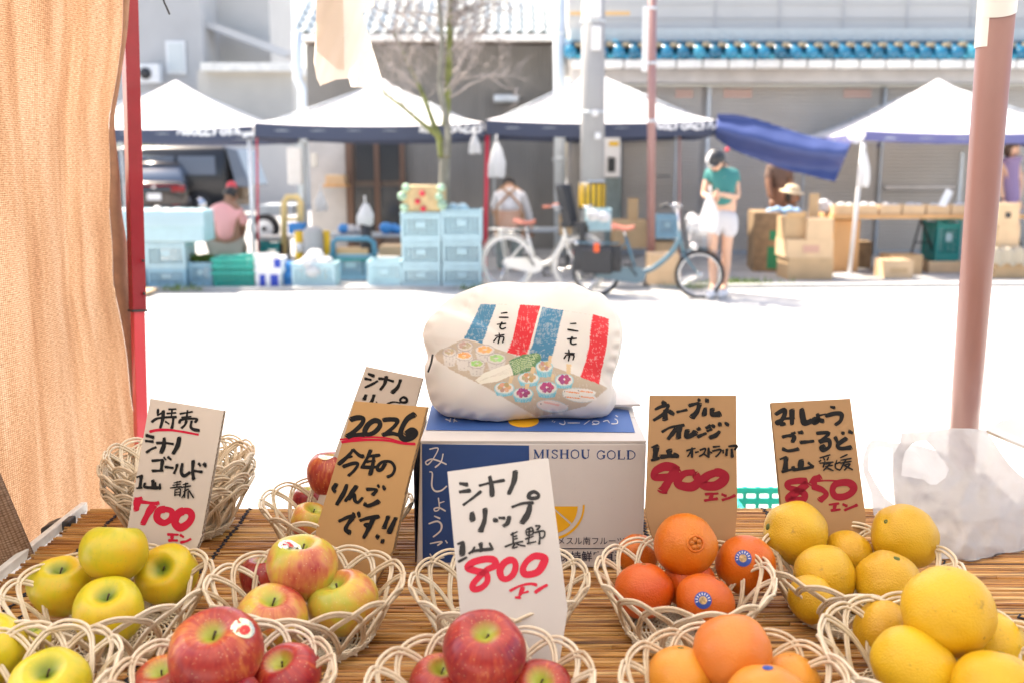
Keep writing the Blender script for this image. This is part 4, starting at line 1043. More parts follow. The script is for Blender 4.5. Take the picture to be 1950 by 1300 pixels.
# --- woman in teal shirt, cap, white shorts, holding a white bag
b0 = G(1376, 562, 0.03); Yw = b0.y; zs = 1.60 / 1.60
w = thing('person', 'woman in black and white cap and teal t-shirt holding a white bag beside a bicycle', 'person', (b0.x, Yw, 0.0))
X, Y = b0.x, Yw
def pp(px, py, dy=0): return P(px, py, Yw + dy)
hp = pp(1378, 395); ch = pp(1376, 335, -.02); nk = pp(1372, 316, -.03)
kl, kr = pp(1356, 480, -.03), pp(1384, 478, .02); al, ar = pp(1359, 545, .0), pp(1379, 546, .05)
skinned('body', [(*hp, .135, .10), (*ch, .15, .10), (*nk, .05), (*pp(1366, 306, -.05), .052),
                 (*pp(1360, 400), .092), (*kl, .058), (*pp(1358, 505, .0), .056), (*al, .036), (*pp(1354, 553, -.08), .034),
                 (*pp(1388, 400), .092), (*kr, .058), (*pp(1383, 505, .05), .056), (*ar, .036), (*pp(1376, 555, -.05), .034),
                 (*pp(1349, 333, .02), .05), (*pp(1340, 372, -.05), .038), (*pp(1352, 376, -.22), .027),
                 (*pp(1399, 333, .02), .05), (*pp(1405, 376, -.04), .040), (*pp(1374, 371, -.24), .027)],
        [(0, 1), (1, 2), (2, 3), (0, 4), (4, 5), (5, 6), (6, 7), (7, 8), (0, 9), (9, 10), (10, 11), (11, 12), (12, 13), (1, 14), (14, 15), (15, 16), (1, 17), (17, 18), (18, 19)], M['skin'], w)
skinned('tshirt', [(*pp(1379, 398), .165, .135), (*pp(1378, 368), .160, .13), (*pp(1376, 338, -.02), .18, .13), (*pp(1372, 321, -.02), .085),
                  (*pp(1350, 333, .02), .078), (*pp(1345, 352, 0), .068), (*pp(1398, 333, .02), .078), (*pp(1404, 354, -.0), .070)],
        [(0, 1), (1, 2), (2, 3), (2, 4), (4, 5), (2, 6), (6, 7)], M['teal_shirt'], w)
skinned('shorts', [(*pp(1379, 394), .150, .120), (*pp(1378, 408), .155, .13), (*pp(1361, 425), .118), (*pp(1358, 455), .098), (*pp(1389, 425), .118), (*pp(1389, 456), .098)],
        [(0, 1), (1, 2), (2, 3), (1, 4), (4, 5)], M['grey_cloth'], w)
q = head(w, pp(1363, 309, -.07), .098, M['skin'], look=(-.45, -1, -.75), hair='long')
g = MB(); hc = pp(1362, 305, -.06)
g.lathe([(.112 * math.cos(a_), .112 * math.sin(a_) * 1.05) for a_ in [i * math.pi / 2 / 8 * .999 for i in range(9)]], 22, hc, fn=lambda v, a: q @ (v + Vector((0, 0, .01))))
g.grid(9, 4, lambda u, v: hc + q @ Vector(((u - .5) * .17 * (1 - .25 * v), -.095 - .075 * v * math.sin(math.pi * (.15 + .7 * u)), .03 - .015 * v)))
o = obj('cap', g, M['dark'], w)
g = MB(); g.grid(10, 8, lambda u, v: hc + q @ (Vector((math.sin(R(-56 + 30 * u)) * math.cos(R(8 + 72 * v)), -math.cos(R(-56 + 30 * u)) * math.cos(R(8 + 72 * v)), math.sin(R(8 + 72 * v)) * 1.05)) * .1155 + Vector((0, 0, .01))))
obj('white_cap_front', g, M['white_cloth'], o)
g = MB(); a0 = pp(1378, 312, .06); g.tube([a0, a0 + Vector((.05, .05, -.06)), a0 + Vector((.07, .04, -.17))], [.03, .035, .012], 8); obj('ponytail', g, M['hair'], w)
g = MB(); p_ = pp(1382, 288, .0); g.tube([p_, p_ + Vector((.03, 0, .03))], .022, 8); obj('hair_tie', g, M['red_far'], w)
join_hand(w, pp(1353, 375, -.24), (.4, -.5, -.3), M['skin'], 1); join_hand(w, pp(1372, 371, -.26), (-.6, -.5, 0), M['skin'], -1)
for (p_, s_) in ((al, 1), (ar, 1)):
    g = MB(); f0 = Vector((p_.x, p_.y, .06)); g.tube([f0 + Vector((.02, .06, .01)), f0 + Vector((0, -.02, .0)), f0 + Vector((-.07, -.13, -.015)), f0 + Vector((-.09, -.17, -.02))], [.045, .055, .048, .03], 10); obj('shoe', g, M['white_cloth'], w)
hang_bag(1334, 372, 1368, 440, Yw - .30, 'white carrier bag held by the woman in the teal shirt', .10, seed=9)

# --- man in pink shirt, seated, back to us
Ym = 13.3; t = thing('person', 'man with short black hair in a pink shirt sitting with his back to the street', 'person', P(432, 520, Ym))
def pp(px, py, dy=0): return P(px, py, Ym + dy)
skinned('body', [(*pp(432, 465), .16, .13), (*pp(430, 425), .15, .12), (*pp(432, 402), .16, .11), (*pp(437, 384, .05), .06), (*pp(438, 378, .08), .055),
                 (*pp(413, 472, .02), .10), (*pp(408, 470, .42), .085), (*pp(410, 505, .5), .06), (*pp(450, 472, .02), .10), (*pp(458, 468, .42), .085), (*pp(458, 505, .5), .06),
                 (*pp(408, 402, .02), .065), (*pp(402, 435, .08), .05), (*pp(418, 450, .35), .035), (*pp(457, 404, .02), .065), (*pp(464, 432, .05), .05), (*pp(462, 448, .3), .035)],
        [(0, 1), (1, 2), (2, 3), (3, 4), (0, 5), (5, 6), (6, 7), (0, 8), (8, 9), (9, 10), (2, 11), (11, 12), (12, 13), (2, 14), (14, 15), (15, 16)], M['skin_dark'], t)
skinned('shirt', [(*pp(432, 462), .19, .15), (*pp(431, 430), .185, .14), (*pp(432, 404), .20, .13), (*pp(436, 386, .04), .09), (*pp(408, 404, .02), .085), (*pp(402, 430, .06), .075), (*pp(457, 406, .02), .085), (*pp(465, 430, .05), .075)],
        [(0, 1), (1, 2), (2, 3), (2, 4), (4, 5), (2, 6), (6, 7)], M['pink_shirt'], t)
skinned('trousers', [(*pp(432, 468), .195, .16), (*pp(414, 474, .05), .125), (*pp(408, 472, .42), .10), (*pp(410, 500, .5), .08), (*pp(452, 473, .05), .125), (*pp(459, 470, .42), .10), (*pp(458, 500, .5), .08)],
        [(0, 1), (1, 2), (2, 3), (0, 4), (4, 5), (5, 6)], M['khaki'], t)
head(t, pp(440, 372, .10), .095, M['skin_dark'], look=(.5, 1, -.6), hair='short')
join_hand(t, pp(418, 452, .38), (.2, .8, -.2), M['skin_dark']); join_hand(t, pp(461, 450, .33), (-.2, .8, -.2), M['skin_dark'], -1)
g = MB(); c = pp(432, 485, 0); g.box((c.x, c.y, (c.z + .03) / 2), (.36, .34, c.z - .03)); tag(obj('stool', g, M['crate_green'], loc=c), 'dark teal box stool under the man in pink', 'stool')

# --- person bending forward, back to us, apron
Yp = 13.9; t = thing('person', 'person in a white shirt and tan apron straps bending forward behind the bicycles', 'person', P(972, 520, Yp))
def pp(px, py, dy=0): return P(px, py, Yp + dy)
skinned('body', [(*pp(970, 418), .16, .13), (*pp(970, 390, .10), .15, .11), (*pp(970, 368, .22), .17, .11), (*pp(970, 358, .34), .06), (*pp(969, 356, .40), .055),
                 (*pp(958, 430), .10), (*pp(956, 480, .02), .07), (*pp(956, 522, .05), .05), (*pp(982, 430), .10), (*pp(984, 480, .02), .07), (*pp(984, 522, .05), .05),
                 (*pp(948, 372, .2), .065), (*pp(942, 400, .3), .05), (*pp(950, 425, .45), .035), (*pp(993, 372, .2), .065), (*pp(1003, 400, .3), .05), (*pp(1012, 432, .4), .035)],
        [(0, 1), (1, 2), (2, 3), (3, 4), (0, 5), (5, 6), (6, 7), (0, 8), (8, 9), (9, 10), (2, 11), (11, 12), (12, 13), (2, 14), (14, 15), (15, 16)], M['skin'], t)
skinned('shirt', [(*pp(970, 408), .17, .14), (*pp(970, 390, .08), .175, .13), (*pp(970, 370, .2), .19, .13), (*pp(970, 360, .3), .09), (*pp(948, 374, .2), .085), (*pp(942, 400, .28), .07), (*pp(993, 374, .2), .085), (*pp(1003, 402, .3), .07), (*pp(1010, 424, .38), .05)],
        [(0, 1), (1, 2), (2, 3), (2, 4), (4, 5), (2, 6), (6, 7), (7, 8)], M['white_cloth'], t)
skinned('trousers', [(*pp(970, 420), .175, .15), (*pp(957, 435), .12), (*pp(956, 480, .02), .09), (*pp(956, 515, .05), .08), (*pp(984, 435), .12), (*pp(984, 480, .02), .09), (*pp(984, 515, .05), .08)],
        [(0, 1), (1, 2), (2, 3), (0, 4), (4, 5), (5, 6)], M['greenpants'], t)
g = MB()
for (x0, x1, x2) in ((985, 966, 947), (953, 974, 992)): g.tube([pp(x0, 356, .12), pp(x1, 372, .03), pp(x2, 392, -.09), pp(x2 + (x2 - 970) * .08, 414, -.12)], .018, 6)
obj('apron_strap', g, M['apron'], t)
for (xa, xb) in ((941, 949), (991, 999)):
    g = MB(); g.grid(4, 6, lambda u, v: pp(xa + (xb - xa) * u, 405 + 55 * v, -.12 + .12 * abs(u - .5))); obj('apron_side', g, M['apron'], t)
head(t, pp(969, 352, .44), .095, M['skin'], look=(0, 1, -1.0), hair='short')
join_hand(t, pp(950, 427, .46), (.1, .4, -.8), M['skin']); join_hand(t, pp(1012, 434, .42), (0, .3, -.9), M['skin'], -1)

# --- standing dark figure behind the tarp, brown and jeans
Yq = 14.8; t = thing('person', 'person in dark brown top standing half hidden behind the blue tarpaulin', 'person', P(1478, 520, Yq))
def pp(px, py, dy=0): return P(px, py, Yq + dy)
skinned('body', [(*pp(1483, 395), .14, .11), (*pp(1484, 350), .15, .11), (*pp(1484, 318), .16, .11), (*pp(1483, 300, -.02), .05), (*pp(1482, 292, -.03), .05),
                 (*pp(1474, 410), .09), (*pp(1473, 460), .06), (*pp(1473, 500), .045), (*pp(1492, 410), .09), (*pp(1493, 460), .06), (*pp(1493, 500), .045),
                 (*pp(1466, 320, .0), .06), (*pp(1463, 350, -.1), .05), (*pp(1468, 380, -.2), .035), (*pp(1501, 320), .06), (*pp(1505, 355, -.05), .05), (*pp(1500, 385, -.15), .035)],
        [(0, 1), (1, 2), (2, 3), (3, 4), (0, 5), (5, 6), (6, 7), (0, 8), (8, 9), (9, 10), (2, 11), (11, 12), (12, 13), (2, 14), (14, 15), (15, 16)], M['skin_dark'], t)
skinned('top', [(*pp(1484, 372), .15, .12), (*pp(1484, 345), .16, .12), (*pp(1484, 320), .175, .125), (*pp(1483, 304), .08), (*pp(1466, 322), .075), (*pp(1463, 345, -.08), .065), (*pp(1501, 322), .075), (*pp(1505, 348, -.04), .065)],
        [(0, 1), (1, 2), (2, 3), (2, 4), (4, 5), (2, 6), (6, 7)], M['brown_cloth'], t)
skinned('jeans', [(*pp(1484, 385), .155, .13), (*pp(1474, 405), .11), (*pp(1473, 460), .08), (*pp(1473, 500), .07), (*pp(1493, 405), .11), (*pp(1493, 460), .08), (*pp(1493, 500), .07)],
        [(0, 1), (1, 2), (2, 3), (0, 4), (4, 5), (5, 6)], M['jeans'], t)
head(t, pp(1481, 281, -.03), .095, M['skin_dark'], look=(-.3, -1, -.5), hair='short')
join_hand(t, pp(1468, 382, -.22), (.1, -.5, -.7), M['skin_dark']); join_hand(t, pp(1500, 387, -.17), (0, -.5, -.7), M['skin_dark'], -1)

# --- crouching person in a straw hat
Yq = 14.2; t = thing('person', 'person in a straw hat with dark hair seated low behind the cardboard boxes', 'person', P(1508, 520, Yq))
def pp(px, py, dy=0): return P(px, py, Yq + dy)
skinned('body', [(*pp(1510, 440), .15, .12), (*pp(1510, 410), .15, .11), (*pp(1512, 398), .05), (*pp(1512, 390), .05), (*pp(1492, 410), .06), (*pp(1488, 435, -.1), .045), (*pp(1500, 440, -.25), .03), (*pp(1528, 410), .06), (*pp(1532, 435, -.1), .045), (*pp(1520, 440, -.25), .03),
                 (*pp(1500, 455, -.05), .09), (*pp(1497, 450, -.4), .07), (*pp(1497, 500, -.42), .05), (*pp(1522, 455, -.05), .09), (*pp(1525, 450, -.4), .07), (*pp(1525, 500, -.42), .05)],
        [(0, 1), (1, 2), (2, 3), (1, 4), (4, 5), (5, 6), (1, 7), (7, 8), (8, 9), (0, 10), (10, 11), (11, 12), (0, 13), (13, 14), (14, 15)], M['skin_dark'], t)
skinned('shirt', [(*pp(1510, 440), .175, .14), (*pp(1510, 412), .175, .13), (*pp(1512, 400), .08), (*pp(1491, 412), .08), (*pp(1487, 432, -.1), .065), (*pp(1529, 412), .08), (*pp(1533, 432, -.1), .065)],
        [(0, 1), (1, 2), (1, 3), (3, 4), (1, 5), (5, 6)], mat('khaki_shirt', (.40, .33, .24), .8), t)
q = head(t, pp(1510, 374, -.02), .098, M['skin_dark'], look=(.8, -.7, -.2), hair='long')
g = MB(); hc = pp(1508, 365, -.01)
g.lathe([(.17, -.012), (.165, 0), (.108, .012), (.105, .05), (.085, .085), (.03, .10), (.001, .102)], 24, hc, fn=lambda v, a: q @ v); obj('straw_hat', g, M['straw'], t)
join_hand(t, pp(1500, 442, -.27), (.2, -.7, -.3), M['skin_dark']); join_hand(t, pp(1520, 442, -.27), (-.2, -.7, -.3), M['skin_dark'], -1)

# --- woman in lilac at right edge
Yq = 13.9; t = thing('person', 'person in a lilac sleeveless dress standing at the right edge behind the boxes', 'person', P(1923, 520, Yq))
def pp(px, py, dy=0): return P(px, py, Yq + dy)
skinned('body', [(*pp(1924, 385), .13, .10), (*pp(1924, 340), .13, .10), (*pp(1924, 318), .14, .10), (*pp(1926, 302), .045), (*pp(1927, 296), .045),
                 (*pp(1916, 400), .08), (*pp(1915, 450), .055), (*pp(1915, 505), .04), (*pp(1932, 400), .08), (*pp(1933, 450), .055), (*pp(1933, 505), .04),
                 (*pp(1908, 318), .05), (*pp(1905, 350), .04), (*pp(1910, 380, -.1), .03), (*pp(1940, 318), .05), (*pp(1944, 350), .04), (*pp(1940, 380, -.1), .03)],
        [(0, 1), (1, 2), (2, 3), (3, 4), (0, 5), (5, 6), (6, 7), (0, 8), (8, 9), (9, 10), (2, 11), (11, 12), (12, 13), (2, 14), (14, 15), (15, 16)], M['skin'], t)
skinned('dress', [(*pp(1924, 318), .15, .11), (*pp(1924, 340), .14, .11), (*pp(1924, 380), .16, .13), (*pp(1924, 430), .19, .15), (*pp(1924, 306), .07)], [(0, 1), (1, 2), (2, 3), (0, 4)], M['lilac'], t)
head(t, pp(1927, 286), .095, M['skin'], look=(.8, -.6, -.3), hair='long', hairm=mat('brown_hair', (.05, .025, .015), .5))
join_hand(t, pp(1910, 382, -.12), (.1, -.4, -.8), M['skin']); join_hand(t, pp(1940, 382, -.12), (0, -.4, -.8), M['skin'], -1)

# ================================================================== BICYCLES
def bicycle(name_label, rear, front, Yb, r, paint, saddle, bars, tyre='rubber', child=None, basket=None, skirt=None, tilt=0.0, grip=(0, 0)):
    """rear / front: wheel centre pixels; everything is built in a local frame: x along the bicycle, z up"""
    A = P(*rear, Yb); B = P(*front, Yb - .25); A.z = B.z = r
    d = B - A; L_ = d.length; rz = math.atan2(d.y, d.x)
    t = thing('bicycle', name_label, 'bicycle', (A.x, A.y, 0.0), rz, group='bicycles parked at the kerb')
    def wh(x):
        g = MB(); g.tube([(x + r * .96 * math.cos(a), 0, r + r * .96 * math.sin(a)) for a in [2 * math.pi * i / 40 for i in range(40)]], .021, 8, close=True); w_ = obj('wheel', g, M[tyre], t, local=True)
        g = MB(); g.tube([(x + r * .86 * math.cos(a), 0, r + r * .86 * math.sin(a)) for a in [2 * math.pi * i / 40 for i in range(40)]], .012, 6, close=True); obj('rim', g, M['chrome'], w_, local=True)
        g = MB()
        for i in range(24):
            a = 2 * math.pi * i / 24; g.tube([(x, .02 * (-1) ** i, r), (x + r * .85 * math.cos(a), 0, r + r * .85 * math.sin(a))], .0018, 3, cap=False)
        obj('spokes', g, M['chrome'], w_, local=True)
        g = MB(); g.tube([(x, -.045, r), (x, .045, r)], .035, 12); obj('hub', g, M['chrome'], w_, local=True)
    wh(0); wh(L_)
    for x, a0, a1 in ((0, 20, 200), (L_, 40, 200)):
        g = MB(); g.grid(20, 5, lambda u, v: Vector((x + (r + .028) * math.cos(R(a0 + (a1 - a0) * u)), (v - .5) * .06, r + (r + .028 + .012 * math.sin(math.pi * v)) * math.sin(R(a0 + (a1 - a0) * u))))); obj('mudguard', g, paint, t, local=True)
    bb = Vector((L_ * .40, 0, r * .92)); st = Vector((L_ * .28, 0, .68)); hd = Vector((L_ * .80, 0, .70)); hb_ = Vector((L_ * .84, 0, .52))
    g = MB()
    g.tube(catmull([hd + Vector((0, 0, -.04)), Vector((L_ * .72, 0, .50)), Vector((L_ * .56, 0, .335)), bb + Vector((.02, 0, .03))], 6), .030, 10)
    g.tube([bb, st], .019, 8); g.tube([hd + Vector((-.01, 0, .05)), hb_], .024, 8)
    for s_ in (-1, 1):
        g.tube([bb, (0, s_ * .055, r)], .011, 6); g.tube([st + Vector((0.01, 0, -.06)), (0, s_ * .055, r)], .010, 6)
    obj('frame', g, paint, t, local=True)
    g = MB()
    for s_ in (-1, 1): g.tube([hb_, hb_ + Vector((.01, s_ * .05, -.04)), (L_, s_ * .055, r)], .013, 6)
    obj('fork', g, paint, t, local=True)
    g = MB(); sz = saddle
    g.tube([st, (st.x - .03, 0, sz - .03)], .012, 8); obj('seat_post', g, M['chrome'], t, local=True)
    g = MB(); sx = st.x - .03
    g.grid(14, 10, lambda u, v: Vector((sx - .13 + .26 * u, (v - .5) * .19 * (1 - .75 * max(0, u - .35) / .65), sz + .02 - .05 * (2 * v - 1) ** 2 + .015 * math.cos(u * 5))))
    g.grid(14, 4, lambda u, v: Vector((sx - .13 + .26 * u, (v - .5) * .16 * (1 - .75 * max(0, u - .35) / .65), sz - .035 )))
    o = obj('saddle', g, M['saddle'], t, local=True)
    hx, hz = hd.x - .03, bars; g = MB()
    g.tube([hd, (hx, 0, hz - .06)], .014, 8)
    for s_ in (-1, 1): g.tube(catmull(VV([(hx, 0, hz - .06), (hx + .03, s_ * .08, hz - .01), (hx - .02, s_ * .22, hz), (hx - .16, s_ * .27, hz - .01)]), 4), .011, 8)
    obj('handlebar', g, M['chrome'], t, local=True)
    for s_ in (-1, 1):
        g = MB(); g.tube([(hx - .07, s_ * .24, hz), (hx - .18, s_ * .275, hz - .01)], .018, 8); obj('grip', g, M['saddle'] if paint == M['bike_white'] else M['dark'], t, local=True)
        g = MB(); g.tube([(hx - .01, s_ * .20, hz - .01), (hx + .05, s_ * .22, hz - .02), (hx - .04, s_ * .26, hz - .045)], .006, 6); obj('brake_lever', g, M['chrome'], t, local=True)
    # crank, chainguard, pedals
    g = MB(); g.tube([bb + Vector((0, -.06, 0)), bb + Vector((0, -.052, 0))], .085, 24); obj('chainring', g, M['chrome'], t, local=True)
    g = MB(); g.prism([bb + Vector((.09, -.07, -.05)), bb + Vector((.11, -.07, .02)), bb + Vector((.04, -.07, .10)), Vector((.0, -.07, r + .06)), Vector((-.04, -.07, r)), Vector((.0, -.07, r - .05)), bb + Vector((.0, -.07, -.09))], (0, .012, 0)); obj('chain_guard', g, paint, t, local=True)
    for s_ in (-1, 1):
        g = MB(); e = bb + Vector((.10 * s_, s_ * .09, -.13 * s_)); g.tube([bb + Vector((0, s_ * .08, 0)), e], .009, 6); g.box(e + Vector((0, s_ * .05, 0)), (.09, .08, .02)); obj('pedal', g, M['dark'], t, local=True)
    # rear rack
    g = MB(); rz_ = 2 * r + .07
    for s_ in (-.06, .06): g.tube([(L_ * .22, s_, rz_), (-.22, s_, rz_)], .008, 6); g.tube([(-.08, s_, rz_), (0, s_, r)], .007, 6)
    for x in (-.2, -.1, 0, .1): g.tube([(x, -.06, rz_), (x, .06, rz_)], .006, 5)
    obj('rear_rack', g, paint, t, local=True)
    g = MB(); g.box((-r * .98, -0, r + .22), (.03, .05, .06)); obj('rear_reflector', g, M['lamp'], t, local=True)
    g = MB(); g.tube([(.0, .08, r), (-.10, .16, .02)], .009, 6); g.tube([(.0, -.08, r), (-.08, -.14, .01)], .009, 6); obj('kickstand', g, M['chrome'], t, local=True)
    g = MB(); c0 = Vector((L_ * .86, -.0, .58)); g.tube([c0 + Vector((.06, 0, 0)), c0 + Vector((.13, 0, 0))], [.045, .055], 12); obj('front_lamp', g, M['chrome'], t, local=True)
    if basket:
        g = MB(); bx, bz, bw, bd, bh = hd.x + .23, basket, .36, .27, .24
        for k in range(7):
            z = bz + bh * k / 6; f = .82 + .18 * k / 6
            g.tube([(bx - bd / 2 * f, -bw / 2 * f, z), (bx + bd / 2 * f, -bw / 2 * f, z), (bx + bd / 2 * f, bw / 2 * f, z), (bx - bd / 2 * f, bw / 2 * f, z)], .004 if k < 6 else .009, 5, close=True)
        for i in range(28):
            s_ = i / 28 * 4; e = int(s_); f_ = s_ - e; cn = [(-1, -1), (1, -1), (1, 1), (-1, 1), (-1, -1)]
            ax = cn[e][0] + (cn[e + 1][0] - cn[e][0]) * f_; ay = cn[e][1] + (cn[e + 1][1] - cn[e][1]) * f_
            g.tube([(bx + ax * bd / 2 * .82, ay * bw / 2 * .82, bz), (bx + ax * bd / 2, ay * bw / 2, bz + bh)], .003, 4)
        g.box((bx, 0, bz), (bd * .8, bw * .8, .008)); obj('front_basket', g, M['chrome'], t, local=True)
    if child:
        cx = child[0]; cz = child[1]
        g = MB(); g.grid(10, 12, lambda u, v: Vector((cx + .13 * math.cos(math.pi * (u - .5)) * -1 + .10, .17 * math.sin(math.pi * (u - .5)), cz + .48 * v)) + Vector((-.10 * v, 0, 0)))
        g.box((cx + .08, 0, cz + .02), (.26, .28, .06)); g.box((cx + .20, -.10, cz - .14), (.05, .09, .26)); g.box((cx + .20, .10, cz - .14), (.05, .09, .26))
        o = obj('child_seat', g, M['dark'], t, local=True); md = o.modifiers.new('s', 'SOLIDIFY'); md.thickness = .02
        g = MB(); g.tube([(cx + .22, -.13, cz + .22), (cx + .30, 0, cz + .24), (cx + .22, .13, cz + .22)], .015, 8); obj('seat_bar', g, M['chrome'], t, local=True)
    if skirt:
        g = MB(); g.grid(10, 8, lambda u, v: Vector((-.26 + .55 * u, -.075 - .05 * math.sin(math.pi * u) * math.sin(math.pi * v), rz_ - .02 - skirt * v))); g.box((.02, -.11, rz_ - .2), (.34, .11, .28))
        obj('pannier', g, M['dark'], t, local=True, bevel=.02)
        g = MB(); g.box((.02, -.18, rz_ - .04), (.06, .03, .10)); obj('orange_reflector', g, mat('orange_lamp', (.75, .10, .02), .3), t, local=True)
    return t, hd, L_
bicycle('cream white bicycle with tan saddle parked by the crates, facing right', (966, 505), (1104, 512), 12.0, .33, M['bike_white'], .83, 1.02, tyre='bike_white', child=(L_ if 0 else .74, .78))
tb_, hd, L_ = bicycle('grey-blue small-wheeled bicycle with tan saddle parked in front of the woman', (1136, 520), (1332, 523), 11.45, .268, M['bike_blue'], .80, 1.05, basket=.60, skirt=.30)
heap('plastic_bag', [(P(1326, 428, 11.35), .11), (P(1342, 436, 11.3), .11), (P(1318, 415, 11.4), .07)], M['film'], 'white plastic bag filling the front basket of the grey-blue bicycle', 'plastic bag', 41)
heap('plastic_bag', [(P(1130, 410, 11.95), .09), (P(1150, 414, 11.9), .08)], M['film'], 'white bag on the rear of the grey-blue bicycle below the striped band', 'plastic bag', 42)
crate(1118, 1164, 398, 440, 12.2, .28, cb, 'small pale blue crate strapped behind the bicycles below the striped band', z=P(1140, 440, 12.2).z)
# ================================================================== THE FRUIT STALL
TZ = 0.85                                  # table top
# reeds: colour varies from cane to cane
reed, N, L, b_ = node_mat('split_reed')
at = N.new('ShaderNodeAttribute'); at.attribute_name = 'tint'
rp = ramp(N, [(0, (.17, .065, .014)), (.25, (.42, .17, .04)), (.6, (.64, .32, .085)), (1, (.78, .52, .23))]); L.new(at.outputs['Fac'], rp.inputs[0])
tc = N.new('ShaderNodeTexCoord'); mp = N.new('ShaderNodeMapping'); mp.inputs['Scale'].default_value = (9, 160, 160); L.new(tc.outputs['Object'], mp.inputs[0])
nz = N.new('ShaderNodeTexNoise'); nz.inputs['Scale'].default_value = 1.6; nz.inputs['Detail'].default_value = 5; L.new(mp.outputs[0], nz.inputs['Vector'])
dk = ramp(N, [(.32, (.35, .28, .22)), (.55, (1, 1, 1))]); L.new(nz.outputs[0], dk.inputs[0])
L.new(mixc(N, L, 1.0, rp.outputs[0], dk.outputs[0], 'MULTIPLY'), b_.inputs['Base Color']); b_.inputs['Roughness'].default_value = .36; b_.inputs['Specular IOR Level'].default_value = .6
table = thing('stall_table', 'pale painted stall table covered with golden reed mats and fruit baskets', 'table', (.4, 1.4, 0))
XL, XR, YF, YBK = -.825, 1.55, .86, 1.845
g = MB(); g.box(((XL + XR) / 2, (YF + YBK) / 2, TZ - .022), (XR - XL, YBK - YF, .024)); obj('tabletop', g, M['white_metal'], table, bevel=.003)
g = MB(); g.box((XL - .006, (YF + YBK) / 2, TZ - .012), (.012, YBK - YF + .01, .034)); obj('edge_strip', g, mat('worn_white_edge', (.66, .64, .60), .6, var=.15, vscale=30), table, bevel=.002)
for (x, y) in ((XL + .04, YF + .05), (XR - .04, YF + .05), (XL + .04, YBK - .05), (XR - .04, YBK - .05)):
    g = MB(); g.box((x, y, (TZ - .034) / 2), (.035, .035, TZ - .036)); obj('leg', g, M['grey_metal'], table)
def reed_mat(label, y0, y1, x0, x1, seed):
    rnd = random.Random(seed); g = MB(); tint = []; y = y0; r0 = .0027
    while y < y1:
        r = r0 * rnd.uniform(.7, 1.25); xa = x0 + rnd.uniform(-.007, .007); xe = x1
        base = rnd.betavariate(2.2, 1.9); z0 = TZ - .0095 + r + rnd.uniform(0, .0012); n0 = len(g.v)
        while xa < xe:
            xb = min(xe, xa + rnd.uniform(.25, .9)); dz = rnd.uniform(-.0006, .0008); dy = rnd.uniform(-.0008, .0008); k = 4
            g.tube([(xa + (xb - xa) * i / k, y + dy + rnd.uniform(-.0006, .0006), z0 + dz + rnd.uniform(-.0004, .0004)) for i in range(k + 1)], r * rnd.uniform(.85, 1.1), 5)
            cnt = len(g.v) - n0; tv = min(1, max(0, base + rnd.uniform(-.2, .2))); tint += [tv] * cnt; n0 = len(g.v)
            xa = xb + rnd.uniform(.0003, .002)
        y += r * 2.22 + rnd.uniform(-.0002, .0005)
    t = thing('reed_mat', label, 'mat', ((x0 + x1) / 2, (y0 + y1) / 2, TZ - .0095), group='reed mats covering the stall table')
    o = obj('reed', g, reed, t, stuff=True)
    a = o.data.attributes.new('tint', 'FLOAT', 'POINT'); a.data.foreach_set('value', tint)
    # dark stitching threads
    th = mat('navy_thread', (.015, .018, .03), .8)
    for xs in [x0 + .06 + .245 * k for k in range(int((x1 - x0) / .245))]:
        g = MB(); yy = y0; pts = []; k = 0; xx = xs
        while yy < y1:
            pts.append((xx + (.0035 if k % 2 else -.0035), yy, TZ - .0032 + .0012 * (k % 2))); yy += .0075; k += 1; xx += rnd.uniform(-.0012, .0015)
        g.tube(pts, .0017, 5); obj('stitching', g, th, t)
    return t
reed_mat('back reed mat running along the street side under the box and baskets', 1.385, 1.838, XL + .012, 1.52, 1)
reed_mat('front reed mat nearest the viewer under the front row of baskets', .90, 1.378, XL + .03, 1.52, 2)

# ---------------------------------------------------------- baskets
cane, N, L, b_ = node_mat('pale_cane')
oi = N.new('ShaderNodeObjectInfo'); tc = N.new('ShaderNodeTexCoord'); nz = N.new('ShaderNodeTexNoise'); nz.inputs['Scale'].default_value = 60; L.new(tc.outputs['Object'], nz.inputs['Vector'])
ad = mth(N, L, 'ADD', mth(N, L, 'MULTIPLY', oi.outputs['Random'], .35), mth(N, L, 'MULTIPLY', nz.outputs[0], .75))
rp = ramp(N, [(.15, (.48, .36, .23)), (.5, (.68, .57, .42)), (.9, (.80, .73, .60))]); L.new(ad, rp.inputs[0]); L.new(rp.outputs[0], b_.inputs['Base Color']); b_.inputs['Roughness'].default_value = .5
NL = 16; RB, RT, BH = .082, .143, .094
def strands(lo, sp_deg, dr, ph):
    """one cane loop: goes up leaning one way, arches over the rim and comes down"""
    pts = []; n = 26
    for i in range(n + 1):
        t_ = i / n; a = R(sp_deg) * (t_ - .5); h = BH * (math.sin(math.pi * t_) ** .62) * (1 - lo)
        rr = RB + (RT - RB) * (h / BH) ** .85 + dr + .0022 * math.cos(2 * math.pi * t_ * 3 + ph)
        pts.append(Vector((rr * math.cos(a), rr * math.sin(a), h + .004)))
    return pts
g = MB(); g.tube(strands(0, 74, 0, 0), .0023, 6, cap=False); g.tube(strands(.056, 70.0, -.0002, 0), .0023, 6, cap=False)
loop_src = obj('cane_loop', g, cane, None, local=True)
g = MB()
for q in range(12):
    r_ = .012 + .0066 * q; n = 40
    for s_ in (0, 1): g.tube([(r_ * math.cos(2 * math.pi * i / n), r_ * math.sin(2 * math.pi * i / n), .004 + .0016 * math.cos(math.pi * i / 1.0 * 1 + math.pi * (s_ + q))) for i in range(n)], .0015, 4, close=True)
